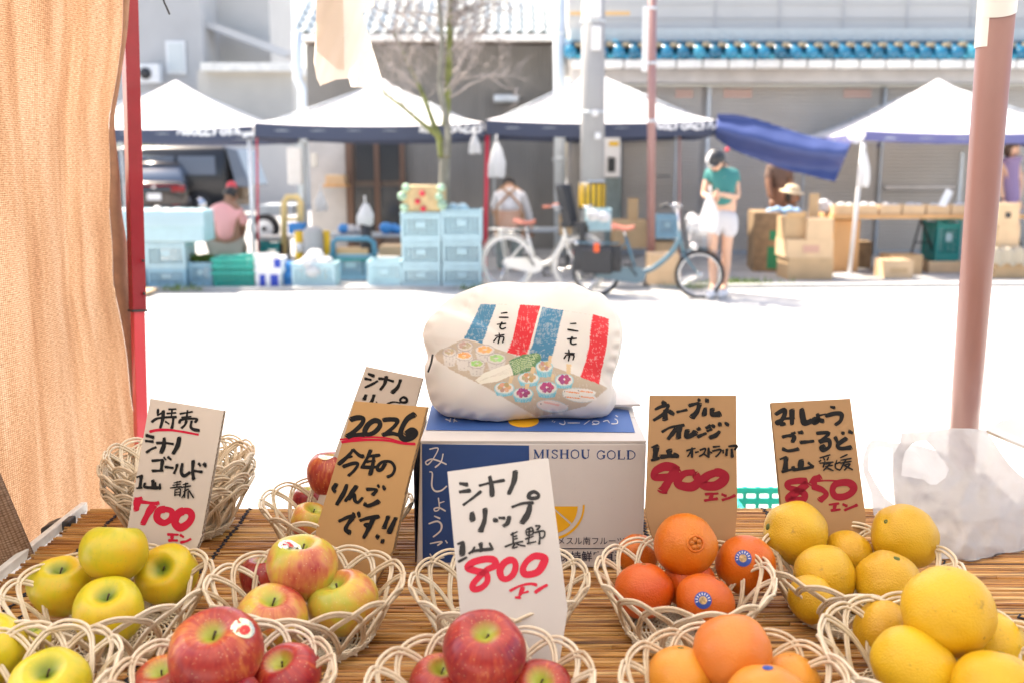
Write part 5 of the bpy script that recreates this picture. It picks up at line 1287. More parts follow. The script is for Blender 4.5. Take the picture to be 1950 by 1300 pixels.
for k in range(20):
    a = 2 * math.pi * k / 20; g.tube([(.008 * math.cos(a), .008 * math.sin(a), .0045), (.094 * math.cos(a), .094 * math.sin(a), .0045)], .0017, 4)
base_src = obj('woven_base', g, cane, None, local=True)
g = MB()
for q in range(4):
    n = 60; h = .006 + q * .0042; r_ = RB + (RT - RB) * (h / BH) ** .85
    for s_ in (0, 1): g.tube([((r_ + .0035 * math.cos(math.pi * i / 2 + math.pi * s_ )) * math.cos(2 * math.pi * i / n), (r_ + .0035 * math.cos(math.pi * i / 2 + math.pi * s_)) * math.sin(2 * math.pi * i / n), h) for i in range(n)], .0015, 4, close=True)
band_src = obj('twined_band', g, cane, None, local=True)
_first = [True]
def basket(c, label, sx=1.0, sy=1.0, sz=1.0, rz=0.0, tilt=(0, 0), group='pale cane fruit baskets', name='fruit_basket'):
    t = thing(name, label, 'basket', c, group=group); t.scale = (sx, sy, sz); t.rotation_euler = (tilt[0], tilt[1], rz)
    f = _first[0]; _first[0] = False
    for k in range(NL):
        o = loop_src if (f and k == 0) else loop_src.copy()
        if not (f and k == 0): COL.objects.link(o)
        o.parent = t; o.rotation_euler = (random.uniform(-.012, .012), random.uniform(-.012, .012), 2 * math.pi * k / NL + random.uniform(-.02, .02))
    for s_ in (base_src, band_src):
        o = s_ if f else s_.copy()
        if not f: COL.objects.link(o)
        o.parent = t
    return t
def rimc(px, py, w_px, hz=.925):
    """basket whose rim centre shows at px, py with that width in pixels"""
    c = G(px, py, hz); d = (c.y) * CP - (c.z - 1.5) * SP
    return c, w_px / FPX * d / (2 * RT)
specs = {
 'B1': (208, 1108, 392, 'cane basket holding the yellow-green apples under the 700 sign'),
 'B2': (582, 1106, 380, 'cane basket of red and yellow apples in front of the 2026 sign'),
 'B3': (952, 1100, 366, 'empty cane basket behind the white 800 sign'),
 'B4': (1303, 1092, 366, 'cane basket of navel oranges under the brown 900 sign'),
 'B5': (1636, 1062, 382, 'cane basket of yellow citrus under the brown 850 sign'),
 'B6': (10, 1280, 420, 'cane basket cut off at the lower left corner with yellow-green apples'),
 'B7': (425, 1292, 462, 'front row cane basket with the large red stickered apple'),
 'B8': (916, 1296, 455, 'front row cane basket with red apples under the white 800 sign'),
 'B9': (1400, 1292, 466, 'front row cane basket heaped with pale oranges'),
 'B10': (1790, 1236, 462, 'front row cane basket with large yellow grapefruit-like citrus at lower right'),
 'B12': (640, 952, 300, 'back row cane basket with apples half hidden by the 2026 sign')}
BK = {}
for k, (px, py, w_, lab) in specs.items():
    hz = TZ + .086
    c, s_ = rimc(px, py, w_, hz); s_ = min(s_, 1.16)
    BK[k] = (c, s_)
    basket((c.x, c.y, TZ - .004), lab, s_, s_ * (.93 if k not in ('B5', 'B10') else .97), .95 + .05 * random.random(), rz=random.uniform(0, 6))
# stack of empty baskets
c, s_ = rimc(336, 893, 300, TZ + .114)
ords = ['lowest', 'second from the bottom', 'middle', 'second from the top', 'topmost']
for k in range(5):
    basket((c.x + random.uniform(-.004, .004), c.y + .003 * k, TZ - .002 + .0125 * k), ords[k] + ' basket in the nested stack of empty baskets behind the 700 sign', s_ * .96, s_ * .92, 1.0, rz=random.uniform(0, 6), tilt=(R(random.uniform(-2, 2)), R(random.uniform(-2, 2))), group='nested stack of empty cane baskets')

# ---------------------------------------------------------- fruit
DB = {}
def fruit_common(N, L):
    tc = N.new('ShaderNodeTexCoord'); oi = N.new('ShaderNodeObjectInfo')
    va = N.new('ShaderNodeVectorMath'); va.operation = 'SCALE'; va.inputs[0].default_value = (7.3, 3.1, 5.7); L.new(oi.outputs['Random'], va.inputs['Scale'])
    ad = N.new('ShaderNodeVectorMath'); ad.operation = 'ADD'; L.new(tc.outputs['Object'], ad.inputs[0]); L.new(va.outputs[0], ad.inputs[1])
    return tc, oi, ad.outputs[0]
def apple_mat(name, stops, ground, streak, cavity, blush=.5, specks=(.75, .62, .35), rough=.3):
    m, N, L, b = node_mat(name); tc, oi, P_ = fruit_common(N, L)
    sx = N.new('ShaderNodeSeparateXYZ'); L.new(tc.outputs['Object'], sx.inputs[0])
    rad = mth(N, L, 'SQRT', mth(N, L, 'ADD', mth(N, L, 'MULTIPLY', sx.outputs[0], sx.outputs[0]), mth(N, L, 'MULTIPLY', sx.outputs[1], sx.outputs[1])))
    # direction round the core -> streaks that run from stem to base
    nv = N.new('ShaderNodeCombineXYZ'); ir = mth(N, L, 'DIVIDE', 1.0, mth(N, L, 'ADD', rad, .004))
    L.new(mth(N, L, 'MULTIPLY', sx.outputs[0], ir), nv.inputs[0]); L.new(mth(N, L, 'MULTIPLY', sx.outputs[1], ir), nv.inputs[1]); L.new(mth(N, L, 'MULTIPLY', sx.outputs[2], 7.0), nv.inputs[2])
    av = N.new('ShaderNodeVectorMath'); av.operation = 'ADD'; va = N.new('ShaderNodeVectorMath'); va.operation = 'SCALE'; va.inputs[0].default_value = (31, 17, 9); L.new(oi.outputs['Random'], va.inputs['Scale']); L.new(nv.outputs[0], av.inputs[0]); L.new(va.outputs[0], av.inputs[1])
    n1 = N.new('ShaderNodeTexNoise'); n1.inputs['Scale'].default_value = 9.0; n1.inputs['Detail'].default_value = 4; n1.inputs['Distortion'].default_value = .3; L.new(av.outputs[0], n1.inputs['Vector'])
    n2 = N.new('ShaderNodeTexNoise'); n2.inputs['Scale'].default_value = 17; n2.inputs['Detail'].default_value = 3; L.new(P_, n2.inputs['Vector'])
    n3 = N.new('ShaderNodeTexNoise'); n3.inputs['Scale'].default_value = 60; n3.inputs['Detail'].default_value = 4; L.new(P_, n3.inputs['Vector'])
    v = mth(N, L, 'ADD', mth(N, L, 'MULTIPLY', n1.outputs[0], streak), mth(N, L, 'ADD', mth(N, L, 'MULTIPLY', n2.outputs[0], 1.5 - streak), mth(N, L, 'MULTIPLY', n3.outputs[0], .25)))
    v = mth(N, L, 'SUBTRACT', v, .40 + (.5 - blush) * .5)
    rp = ramp(N, stops); L.new(v, rp.inputs[0]); col = rp.outputs[0]
    vo = N.new('ShaderNodeTexVoronoi'); vo.inputs['Scale'].default_value = 190; L.new(P_, vo.inputs['Vector'])
    dot = mth(N, L, 'LESS_THAN', vo.outputs['Distance'], .15); dot = mth(N, L, 'MULTIPLY', dot, .38)
    col = mixc(N, L, dot, col, specks)
    # green-gold hollow round the stalk (skin colour changes there on the fruit itself)
    up = mth(N, L, 'GREATER_THAN', sx.outputs[2], 0.0)
    nr = N.new('ShaderNodeMapRange'); nr.inputs[1].default_value = .019; nr.inputs[2].default_value = .007; L.new(rad, nr.inputs[0])
    cv = mth(N, L, 'MULTIPLY', nr.outputs[0], up, True); col = mixc(N, L, cv, col, cavity)
    hs = N.new('ShaderNodeHueSaturation'); L.new(col, hs.inputs['Color']); L.new(mth(N, L, 'ADD', .492, mth(N, L, 'MULTIPLY', oi.outputs['Random'], .016)), hs.inputs['Hue']); L.new(hs.outputs[0], b.inputs['Base Color'])
    b.inputs['Roughness'].default_value = rough; b.inputs['Specular IOR Level'].default_value = .5; b.inputs['Coat Weight'].default_value = .12; b.inputs['Coat Roughness'].default_value = .25
    b.inputs['Subsurface Weight'].default_value = .12; b.inputs['Subsurface Radius'].default_value = (1, .5, .2); b.inputs['Subsurface Scale'].default_value = .006
    bp = N.new('ShaderNodeBump'); bp.inputs['Strength'].default_value = .06; bp.inputs['Distance'].default_value = .004; L.new(n3.outputs[0], bp.inputs['Height']); L.new(bp.outputs[0], b.inputs['Normal'])
    return m
m_green = apple_mat('yellow_green_apple_skin', [(.2, (.42, .42, .02)), (.45, (.60, .49, .02)), (.62, (.68, .47, .022)), (.85, (.64, .39, .02))], None, .3, (.20, .27, .03), .5, (.30, .30, .06), .38)
m_red = apple_mat('red_streaked_apple_skin', [(.12, (.60, .34, .06)), (.30, (.58, .17, .05)), (.46, (.42, .05, .03)), (.72, (.25, .010, .018)), (1, (.18, .01, .02))], None, .62, (.38, .42, .06), .62)
m_blush = apple_mat('yellow_apple_skin_with_red_blush', [(.20, (.46, .46, .06)), (.38, (.60, .40, .06)), (.54, (.58, .20, .08)), (.70, (.42, .05, .04)), (.95, (.30, .02, .04))], None, .28, (.36, .42, .06), .40)
def citrus_mat(name, c0, c1, pore=.35, blem=.0, rough=.36):
    m, N, L, b = node_mat(name); tc, oi, P_ = fruit_common(N, L)
    n1 = N.new('ShaderNodeTexNoise'); n1.inputs['Scale'].default_value = 14; n1.inputs['Detail'].default_value = 4; L.new(P_, n1.inputs['Vector'])
    rp = ramp(N, [(.3, c0), (.7, c1)]); L.new(n1.outputs[0], rp.inputs[0]); col = rp.outputs[0]
    if blem > 0:
        n2 = N.new('ShaderNodeTexNoise'); n2.inputs['Scale'].default_value = 46; n2.inputs['Detail'].default_value = 6; n2.inputs['Roughness'].default_value = .7; L.new(P_, n2.inputs['Vector'])
        rb = ramp(N, [(.63, (0, 0, 0)), (.72, (1, 1, 1))]); L.new(n2.outputs[0], rb.inputs[0]); col = mixc(N, L, mth(N, L, 'MULTIPLY', rb.outputs[0], blem), col, (.17, .09, .02))
        v3 = N.new('ShaderNodeTexVoronoi'); v3.inputs['Scale'].default_value = 26; L.new(P_, v3.inputs['Vector']); d3 = mth(N, L, 'LESS_THAN', v3.outputs['Distance'], .06)
        col = mixc(N, L, mth(N, L, 'MULTIPLY', d3, blem), col, (.12, .06, .015))
    hs = N.new('ShaderNodeHueSaturation'); L.new(col, hs.inputs['Color']); L.new(mth(N, L, 'ADD', .494, mth(N, L, 'MULTIPLY', oi.outputs['Random'], .013)), hs.inputs['Hue']); L.new(hs.outputs[0], b.inputs['Base Color'])
    vo = N.new('ShaderNodeTexVoronoi'); vo.inputs['Scale'].default_value = 420; L.new(P_, vo.inputs['Vector'])
    vs = N.new('ShaderNodeTexNoise'); vs.inputs['Scale'].default_value = 70; vs.inputs['Detail'].default_value = 2; L.new(P_, vs.inputs['Vector'])
    h = mth(N, L, 'ADD', vo.outputs['Distance'], mth(N, L, 'MULTIPLY', vs.outputs[0], 1.4))
    bp = N.new('ShaderNodeBump'); bp.inputs['Strength'].default_value = pore; bp.inputs['Distance'].default_value = .0016; L.new(h, bp.inputs['Height']); L.new(bp.outputs[0], b.inputs['Normal'])
    b.inputs['Roughness'].default_value = rough; b.inputs['Subsurface Weight'].default_value = .12; b.inputs['Subsurface Radius'].default_value = (1, .45, .12); b.inputs['Subsurface Scale'].default_value = .008
    return m
m_orange = citrus_mat('navel_orange_peel', (.62, .13, .008), (.68, .21, .012))
m_orange_red = citrus_mat('deep_orange_peel', (.58, .085, .008), (.62, .13, .01))
m_orange_pale = citrus_mat('pale_orange_peel', (.70, .25, .03), (.74, .32, .04), .25)
m_citrus = citrus_mat('yellow_citrus_peel', (.60, .34, .014), (.69, .43, .025), .45, .5)
m_citrus_b = citrus_mat('bright_yellow_citrus_peel', (.70, .40, .015), (.76, .47, .025), .35, .5)
stemm = mat('fruit_stalk', (.07, .045, .025), .8)
def apple_bm(seed, r=1.0, h=.90):
    rnd = random.Random(seed); g = MB(); n = 26; prof = []
    for i in range(n + 1):
        p = math.pi * i / n; rr = max(0.0, math.sin(p)); z = -math.cos(p) * h
        rr = rr ** .86
        s_ = max(0, 1 - rr / .56)
        if p > math.pi / 2: z -= .44 * s_ ** 1.4
        else: z += .22 * s_ ** 1.6
        rr *= 1.0 + .085 * z / h
        prof.append((max(rr, .002) * r, z * r))
    ph, am = rnd.uniform(0, 6), rnd.uniform(.015, .03); sk = rnd.uniform(-.05, .05)
    of_ = Vector((rnd.uniform(0, 40), 3, 1))
    def fn(v, a):
        k = 1 + .05 * mnoise.noise(v / r * 1.3 + of_) + am * math.cos(5 * a + ph) * (.3 + abs(v.z) / r) * .8 + .02 * math.cos(2 * a + ph * 2)
        return Vector((v.x * k + sk * v.z, v.y * k, v.z * (1 + .04 * math.cos(a + ph))))
    g.lathe(prof, 32, fn=fn); return g
def citrus_bm(seed, r=1.0, h=.92, neck=0.0, lump=.02):
    rnd = random.Random(seed); g = MB(); n = 24; off = Vector((rnd.uniform(0, 50), 0, 0)); prof = []
    for i in range(n + 1):
        p = math.pi * i / n; rr = max(0.0, math.sin(p)) ** .95; z = -math.cos(p) * h
        if z > 0: z += neck * (z / h) ** 3
        s_ = max(0, 1 - rr / .22)
        z -= (.05 * s_ if p > math.pi / 2 else -.03 * s_)
        prof.append((max(rr, .002) * r, z * r))
    g.lathe(prof, 32, fn=lambda v, a: v * (1 + lump * mnoise.noise(v / r * 1.6 + off) + .006 * mnoise.noise(v / r * 7 + off))); return g
def place_fruit(kind, px, py, rpx, bk, label, m, cat, seed, rw, axis=(0, 0, 1), h=None, neck=0, dd=0.0, sticker=None, dot=None, group=None, squash=1.0, name='apple', spin=0.0, navel=False):
    """rw real radius; distance follows from the size it shows"""
    b0_ = (650 - py) / FPX; kz = SP - b0_ * CP
    if dd == 'top': d = sum(DB[bk]) / len(DB[bk]) - .008
    else:
        lift_ = {'B12': .006}.get(bk, .012) + dd; d = (1.5 - TZ - lift_) / (kz + rpx / FPX * .90); DB.setdefault(bk, []).append(d)
    c = DP(px, py, d); r = rpx / FPX * d
    t = thing(name, label, cat, c, group=group)
    g = apple_bm(seed, r, h or .90) if kind == 'apple' else citrus_bm(seed, r, h or .93, neck, .07 if neck else .045)
    q = Vector(axis).normalized().to_track_quat('Z', 'Y'); e = (q @ Euler((0, 0, spin)).to_quaternion())
    t.rotation_euler = e.to_euler()
    obj('flesh', g, m, t, local=True)
    if kind == 'apple':
        g = MB(); zz = .44 * r; g.tube([(0, 0, zz - .04 * r), (.02 * r, .01 * r, zz + .12 * r), (.08 * r, .03 * r, zz + .27 * r)], [.026 * r, .022 * r, .034 * r], 7); obj('stalk', g, stemm, t, local=True)
        g = MB(); g.lathe([(.06 * r, -.62 * r), (.03 * r, -.66 * r), (.001, -.63 * r)], 8); obj('calyx', g, stemm, t, local=True)
    elif navel:
        g = MB(); rr = .26 * r; zz = .89 * r
        for k in range(5):
            a = 2 * math.pi * k / 5 + .4; g.lathe([(rr * .36 * math.sin(math.pi * (i + .02) / 6.04), -rr * .30 * math.cos(math.pi * (i + .02) / 6.04)) for i in range(7)], 8, (rr * .46 * math.cos(a), rr * .46 * math.sin(a), zz + .012 * r))
        obj('navel', g, mat('navel_skin', (.52, .15, .015), .5, var=.2, vscale=90), t, local=True)
        g = MB(); g.tube([(rr * 1.0 * math.cos(2 * math.pi * i / 20), rr * .9 * math.sin(2 * math.pi * i / 20), zz + .004 * r) for i in range(20)], .045 * r, 6, close=True); obj('navel_ring', g, m, t, local=True)
        g = MB(); g.lathe([(rr * .95, zz + .004 * r), (.001, zz + .012 * r)], 14); obj('navel_pit', g, mat('navel_pit', (.20, .05, .008), .8), t, local=True)
    else:
        zz = (h or .93) * r + neck * r - .05 * r
        g = MB(); g.lathe([(.001, zz + .035 * r), (.07 * r, zz + .03 * r), (.115 * r, zz + .01 * r), (.12 * r, zz - .02 * r)], 8, fn=lambda v, a: v * 1.0 + Vector((.012 * r * math.cos(3 * a), 0, 0))); obj('stem_button', g, stemm if seed % 2 else mat('green_button', (.10, .13, .03), .8), t, local=True)
    t['_r'] = r
    return t, c, r
def sticker(t, c, r, px, py, size, ms, kind='silver'):
    """round label on the fruit surface where it shows at px, py"""
    hit = None; o = EYE; dirn = ray(px, py).normalized(); oc = o - c; b_ = oc.dot(dirn); di = b_ * b_ - (oc.dot(oc) - r * r)
    s_ = -b_ - math.sqrt(max(di, 0)); p = o + dirn * s_; nrm = (p - c).normalized()
    q = nrm.to_track_quat('Z', 'Y').to_matrix(); inv = t.rotation_euler.to_matrix().inverted()
    fl_ = [ch for ch in t.children if ch.name.startswith('flesh')][0]
    bm_pts = [v.co for v in fl_.data.vertices]
    def surf(dr_):      # radius of the real mesh in that direction
        dl = (inv @ dr_).normalized(); best = sorted(bm_pts, key=lambda v: -(v.normalized().dot(dl)))[:4]; return sum(v.length for v in best) / 4
    rs = surf(nrm)
    def onsurf(x, y, lift):
        v = (q @ Vector((x, y, rs))).normalized(); return inv @ (v * (surf(v) + lift))
    def disc(sz, lift, m, nm, par, ex=1.0, cx=0, cy=0):
        g = MB(); K, J = 20, 3; vs = [onsurf(cx, cy, lift)]; fs = []
        for j in range(1, J + 1):
            for k in range(K):
                a = 2 * math.pi * k / K; vs.append(onsurf(cx + sz * ex * j / J * math.cos(a), cy + sz * j / J * math.sin(a), lift))
        for k in range(K):
            fs.append((0, 1 + k, 1 + (k + 1) % K))
            for j in range(J - 1): fs.append((1 + j * K + k, 1 + (j + 1) * K + k, 1 + (j + 1) * K + (k + 1) % K, 1 + j * K + (k + 1) % K))
        g.add(vs, fs, 0, True); return obj(nm, g, m, par, local=True)
    st_ = disc(size, .0009, ms[0], 'sticker', t)
    if kind == 'silver':
        disc(size * .42, .0013, ms[1], 'sticker_red_mark', st_, 1.3, -size * .15, -size * .2)
    else:
        disc(size * .46, .0013, ms[1], 'sticker_picture', st_, 1.0, 0, 0)
        g = MB(); 
        for k in range(9):
            a = R(200 - 27 * k * .9) ; rr = size * .72
            ca, sa = math.cos(a), math.sin(a); up = size * .13
            for (u0, u1) in ((-.6, -.6), (.6, .6)):
                pass
            pts = [onsurf((rr - up) * ca - up * .35 * sa, (rr - up) * sa + up * .35 * ca, .0013), onsurf((rr - up) * ca + up * .35 * sa, (rr - up) * sa - up * .35 * ca, .0013), onsurf((rr + up) * ca + up * .35 * sa, (rr + up) * sa - up * .35 * ca, .0013), onsurf((rr + up) * ca - up * .35 * sa, (rr + up) * sa + up * .35 * ca, .0013)]
            g.add(pts, [(0, 1, 2, 3)])
        obj('sticker_letter', g, M['print_white'], st_, local=True)
silver, N, L, b_ = node_mat('silver_foil'); b_.inputs['Metallic'].default_value = .9; b_.inputs['Roughness'].default_value = .25
tc = N.new('ShaderNodeTexCoord'); vo = N.new('ShaderNodeTexVoronoi'); vo.inputs['Scale'].default_value = 220; L.new(tc.outputs['Object'], vo.inputs['Vector']); rp = ramp(N, [(0, (.75, .75, .72)), (.5, (.55, .62, .45)), (1, (.8, .72, .6))]); L.new(vo.outputs['Color'], rp.inputs[0]); L.new(rp.outputs[0], b_.inputs['Base Color'])
redst = mat('sticker_red', (.60, .03, .03), .4); bluest = mat('sticker_blue', (.02, .07, .36), .4); picst = mat('sticker_picture', (.45, .30, .14), .5, var=.8, vscale=180)
GA = 'yellow-green apples on the stall'; RA = 'red and yellow apples on the stall'; OR = 'navel oranges on the stall'; CI = 'yellow citrus fruit on the stall'
F = place_fruit; A_ = .0475
F('apple', 115, 1116, 59, 'B1', 'yellow-green apple at the left of the basket under the 700 sign', m_green, 'apple', 1, A_, (.15, -.25, 1), group=GA)
F('apple', 318, 1094, 58, 'B1', 'yellow-green apple with its dark stalk hollow facing the viewer, right of the 700 sign basket', m_green, 'apple', 2, A_, (.05, -.85, .75), group=GA)
F('apple', 208, 1164, 66, 'B1', 'greener apple with its stalk up at the front of the 700 sign basket', m_green, 'apple', 3, A_, (.1, -.45, 1), group=GA)
t, c, r = F('apple', 217, 1052, 64, 'B1', 'large golden apple on top of the pile under the 700 sign', m_green, 'apple', 4, A_, (.03, .45, 1), h=.86, dd='top', group=GA)
g = MB(); 
F('apple', 505, 1098, 48, 'B2', 'dark red apple peeking out at the back left under the 2026 sign', m_red, 'apple', 5, .042, (0, 0, 1), group=RA)
F('apple', 518, 1180, 68, 'B2', 'yellow apple with a red blush at the front left of the 2026 basket', m_blush, 'apple', 6, A_, (.1, -.2, 1), group=RA)
F('apple', 655, 1148, 66, 'B2', 'yellow and red apple at the right of the 2026 basket', m_blush, 'apple', 7, A_, (-.35, -.15, 1), group=RA)
t, c, r = F('apple', 575, 1080, 68, 'B2', 'large pinkish red apple with silver sticker on top under the 2026 sign', m_blush, 'apple', 8, A_, (.06, -.10, 1), dd='top', group=RA); sticker(t, c, r, 552, 1024, .013, (silver, redst))
F('apple', 584, 950, 27, 'B12', 'dark red apple in the back basket behind the 2026 sign', m_red, 'apple', 9, .034, (0, 0, 1), group=RA)
F('apple', 592, 992, 38, 'B12', 'orange red apple low in the back basket behind the 2026 sign', m_blush, 'apple', 10, .038, (.3, -.2, 1), group=RA)
t, c, r = F('apple', 628, 902, 44, 'B12', 'red apple with pale sticker highest in the back basket', m_red, 'apple', 11, .0405, (.1, .05, 1), h=1.0, dd='top', group=RA); sticker(t, c, r, 622, 866, .013, (silver, silver))
F('apple', 318, 1312, 66, 'B7', 'orange red apple at the left of the front row basket, cut off by the frame', m_red, 'apple', 12, A_, (-.2, -.2, 1), group=RA)
F('apple', 548, 1290, 66, 'B7', 'dark red apple at the right of the front row basket', m_red, 'apple', 13, A_, (-.25, -.4, 1), group=RA)
F('apple', 430, 1340, 70, 'B7', 'red apple underneath the large stickered apple', m_red, 'apple', 14, A_, (0, 0, 1), group=RA)
t, c, r = F('apple', 411, 1246, 88, 'B7', 'large speckled red apple with a silver sticker at the top of the front row', m_red, 'apple', 15, .051, (.03, -.42, 1), h=.92, dd='top', group=RA); sticker(t, c, r, 462, 1196, .0135, (silver, redst))
F('apple', 838, 1304, 60, 'B8', 'red apple at the left of the pile under the 800 sign', m_red, 'apple', 16, A_, (.1, -.3, 1), group=RA)
F('apple', 1028, 1318, 62, 'B8', 'dark red apple with green stalk hollow at the right under the 800 sign', m_red, 'apple', 17, A_, (.0, -.6, 1), group=RA)
F('apple', 922, 1246, 80, 'B8', 'tall red and yellow apple leaning against the white 800 sign', m_red, 'apple', 18, .048, (.06, -.48, 1), h=1.02, dd='top', group=RA)
F('apple', 62, 1222, 34, 'B6', 'small pale green apple at the back of the lower left basket', m_green, 'apple', 19, .034, (0, 0, 1), group=GA)
F('apple', 95, 1312, 76, 'B6', 'yellow-green apple with pale stalk hollow in the lower left basket', m_green, 'apple', 20, A_, (.1, -.4, 1), group=GA)
F('apple', -28, 1238, 72, 'B6', 'bright yellow-green apple cut off by the left frame edge', m_green, 'apple', 21, A_, (.2, -.2, 1), group=GA)
# oranges
O_ = .0440
F('c', 1214, 1054, 40, 'B4', 'orange at the back left of the basket under the 900 sign', m_orange, 'orange', 31, .040, (0, .2, 1), dd=0.01, group=OR, name='orange')
F('c', 1312, 1108, 50, 'B4', 'orange in the middle underneath the navel orange', m_orange_red, 'orange', 30, .040, (0, .2, 1), group=OR, name='orange')
F('c', 1226, 1124, 56, 'B4', 'deep orange fruit at the front left of the 900 sign basket', m_orange_red, 'orange', 32, O_, (0, .2, 1), group=OR, name='orange')
t, c, r = F('c', 1343, 1144, 57, 'B4', 'deep orange fruit with blue sticker at the front of the 900 sign basket', m_orange_red, 'orange', 33, O_, (.6, .2, 1), h=.88, group=OR, name='orange'); sticker(t, c, r, 1339, 1142, .0118, (bluest, picst), 'blue')
t, c, r = F('c', 1420, 1074, 57, 'B4', 'bright orange with a blue sticker at the right of the 900 sign basket', m_orange, 'orange', 34, O_, (0, 1, .3), dd=0.012, group=OR, name='orange'); sticker(t, c, r, 1415, 1062, .0122, (bluest, picst), 'blue')
t, c, r = F('c', 1306, 1037, 60, 'B4', 'big navel orange with its navel facing the viewer on top under the 900 sign', m_orange, 'orange', 35, O_, (.17, -.92, .42), dd='top', group=OR, name='orange', navel=True)
F('c', 1296, 1292, 66, 'B9', 'pale orange at the left of the front row orange basket', m_orange_pale, 'orange', 36, O_, (0, .2, 1), group=OR, name='orange')
F('c', 1505, 1298, 56, 'B9', 'small pale orange at the back right of the front row orange basket', m_orange_pale, 'orange', 37, .040, (0, .2, 1), group=OR, name='orange')
F('c', 1395, 1242, 76, 'B9', 'reddish orange on top of the front row orange basket', citrus_mat('coral_orange_peel', (.66, .17, .025), (.72, .24, .04), .25), 'orange', 38, O_, (0, .6, 1), h=.95, dd='top', group=OR, name='orange')
t, c, r = F('c', 1462, 1346, 84, 'B9', 'yellowish orange with a tiny blue label lowest in the front row orange basket', m_orange_pale, 'orange', 39, .046, (0, .6, 1), h=.95, group=OR, name='orange'); 
sticker(t, c, r, 1462, 1268, .006, (bluest, bluest), 'silver')
# yellow citrus
F('c', 1616, 1052, 45, 'B5', 'small yellow citrus in the middle back under the 850 sign', m_citrus, 'citrus', 41, .042, (.5, .2, 1), dd=0.012, group=CI, name='yellow_citrus')
F('c', 1518, 1014, 60, 'B5', 'knobbly yellow citrus leaning out at the back left under the 850 sign', m_citrus, 'citrus', 42, .046, (-1, -.1, .25), h=.95, neck=.10, dd=0.03, group=CI, name='yellow_citrus')
F('c', 1722, 1022, 62, 'B5', 'blemished golden citrus with green stalk button at the back right', m_citrus, 'citrus', 44, .047, (-.75, -.35, .65), h=1.0, neck=.04, dd=0.03, group=CI, name='yellow_citrus')
F('c', 1570, 1096, 60, 'B5', 'yellow citrus at the front left of the basket under the 850 sign', m_citrus, 'citrus', 45, .045, (-1, .1, -.1), h=.95, group=CI, name='yellow_citrus')
F('c', 1692, 1108, 62, 'B5', 'greenish yellow citrus with ribbed neck and stalk at the front right of the 850 basket', m_citrus, 'citrus', 46, .046, (.12, -.25, 1), h=.82, neck=.12, group=CI, name='yellow_citrus')
F('c', 1545, 1140, 46, 'B5', 'yellow citrus lowest at the front of the 850 basket seen through the canes', m_citrus, 'citrus', 47, .040, (1, .1, .4), group=CI, name='yellow_citrus')
F('c', 1682, 1200, 58, 'B10', 'yellow citrus with a pale scar at the back left of the lower right basket', m_citrus, 'citrus', 51, .044, (.9, -.2, -.2), group=CI, name='yellow_citrus')
F('c', 1888, 1232, 66, 'B10', 'yellow citrus at the back right of the lower right basket', m_citrus_b, 'citrus', 52, .045, (.5, .2, -.6), h=.97, group=CI, name='yellow_citrus')
F('c', 1744, 1276, 74, 'B10', 'long yellow citrus lying at the front left of the lower right basket', m_citrus_b, 'citrus', 53, .0435, (.75, -.2, -.75), h=1.22, group=CI, name='yellow_citrus')
F('c', 1898, 1318, 84, 'B10', 'big yellow citrus at the bottom right corner', m_citrus_b, 'citrus', 54, .046, (.3, .5, 1), group=CI, name='yellow_citrus')
F('c', 1805, 1164, 86, 'B10', 'large round yellow citrus on top of the lower right basket', m_citrus_b, 'citrus', 55, .0515, (.15, 1, .1), h=.96, dd='top', group=CI, name='yellow_citrus')

# ---------------------------------------------------------- burlap side curtain
bur, N, L, b_ = node_mat('burlap_cloth')
tc = N.new('ShaderNodeTexCoord')
def wv(axis, sc, dist, ds):
    w = N.new('ShaderNodeTexWave'); w.bands_direction = axis; w.inputs['Scale'].default_value = sc; w.inputs['Distortion'].default_value = dist; w.inputs['Detail'].default_value = 2; w.inputs['Detail Scale'].default_value = ds
    L.new(tc.outputs['UV'], w.inputs['Vector']); return w.outputs[0]
wa, wb = wv('X', 64, 1.2, 1.5), wv('Y', 78, 1.2, 1.5)
wv_ = mth(N, L, 'MULTIPLY', wa, wb)
mp = N.new('ShaderNodeMapping'); mp.inputs['Scale'].default_value = (7, .8, 1); L.new(tc.outputs['UV'], mp.inputs[0])
ns = N.new('ShaderNodeTexNoise'); ns.inputs['Scale'].default_value = 3.0; ns.inputs['Detail'].default_value = 6; ns.inputs['Distortion'].default_value = .15; L.new(mp.outputs[0], ns.inputs['Vector'])
rp = ramp(N, [(.26, (.38, .225, .14)), (.43, (.48, .325, .215)), (.6, (.56, .42, .31)), (.8, (.61, .49, .39))]); L.new(ns.outputs[0], rp.inputs[0])
rw_ = ramp(N, [(0, (.60, .54, .48)), (.40, (1, 1, 1))]); L.new(wv_, rw_.inputs[0])
mpf = N.new('ShaderNodeMapping'); mpf.inputs['Scale'].default_value = (90, 500, 1); L.new(tc.outputs['UV'], mpf.inputs[0]); nf = N.new('ShaderNodeTexNoise'); nf.inputs['Scale'].default_value = 1.0; nf.inputs['Detail'].default_value = 3; L.new(mpf.outputs[0], nf.inputs['Vector'])
rf_ = ramp(N, [(.35, (.62, .56, .5)), (.6, (1, 1, 1))]); L.new(nf.outputs[0], rf_.inputs[0])
rp_o = mixc(N, L, 1.0, rp.outputs[0], rf_.outputs[0], 'MULTIPLY')
colb = mixc(N, L, 1.0, rp_o, rw_.outputs[0], 'MULTIPLY'); L.new(colb, b_.inputs['Base Color']); b_.inputs['Roughness'].default_value = .9
tr_ = N.new('ShaderNodeBsdfTranslucent'); L.new(mixc(N, L, 1.0, colb, (.94, .80, .70), 'MULTIPLY'), tr_.inputs[0])
ms = N.new('ShaderNodeMixShader'); ms.inputs[0].default_value = .44; L.new(b_.outputs[0], ms.inputs[1]); L.new(tr_.outputs[0], ms.inputs[2])
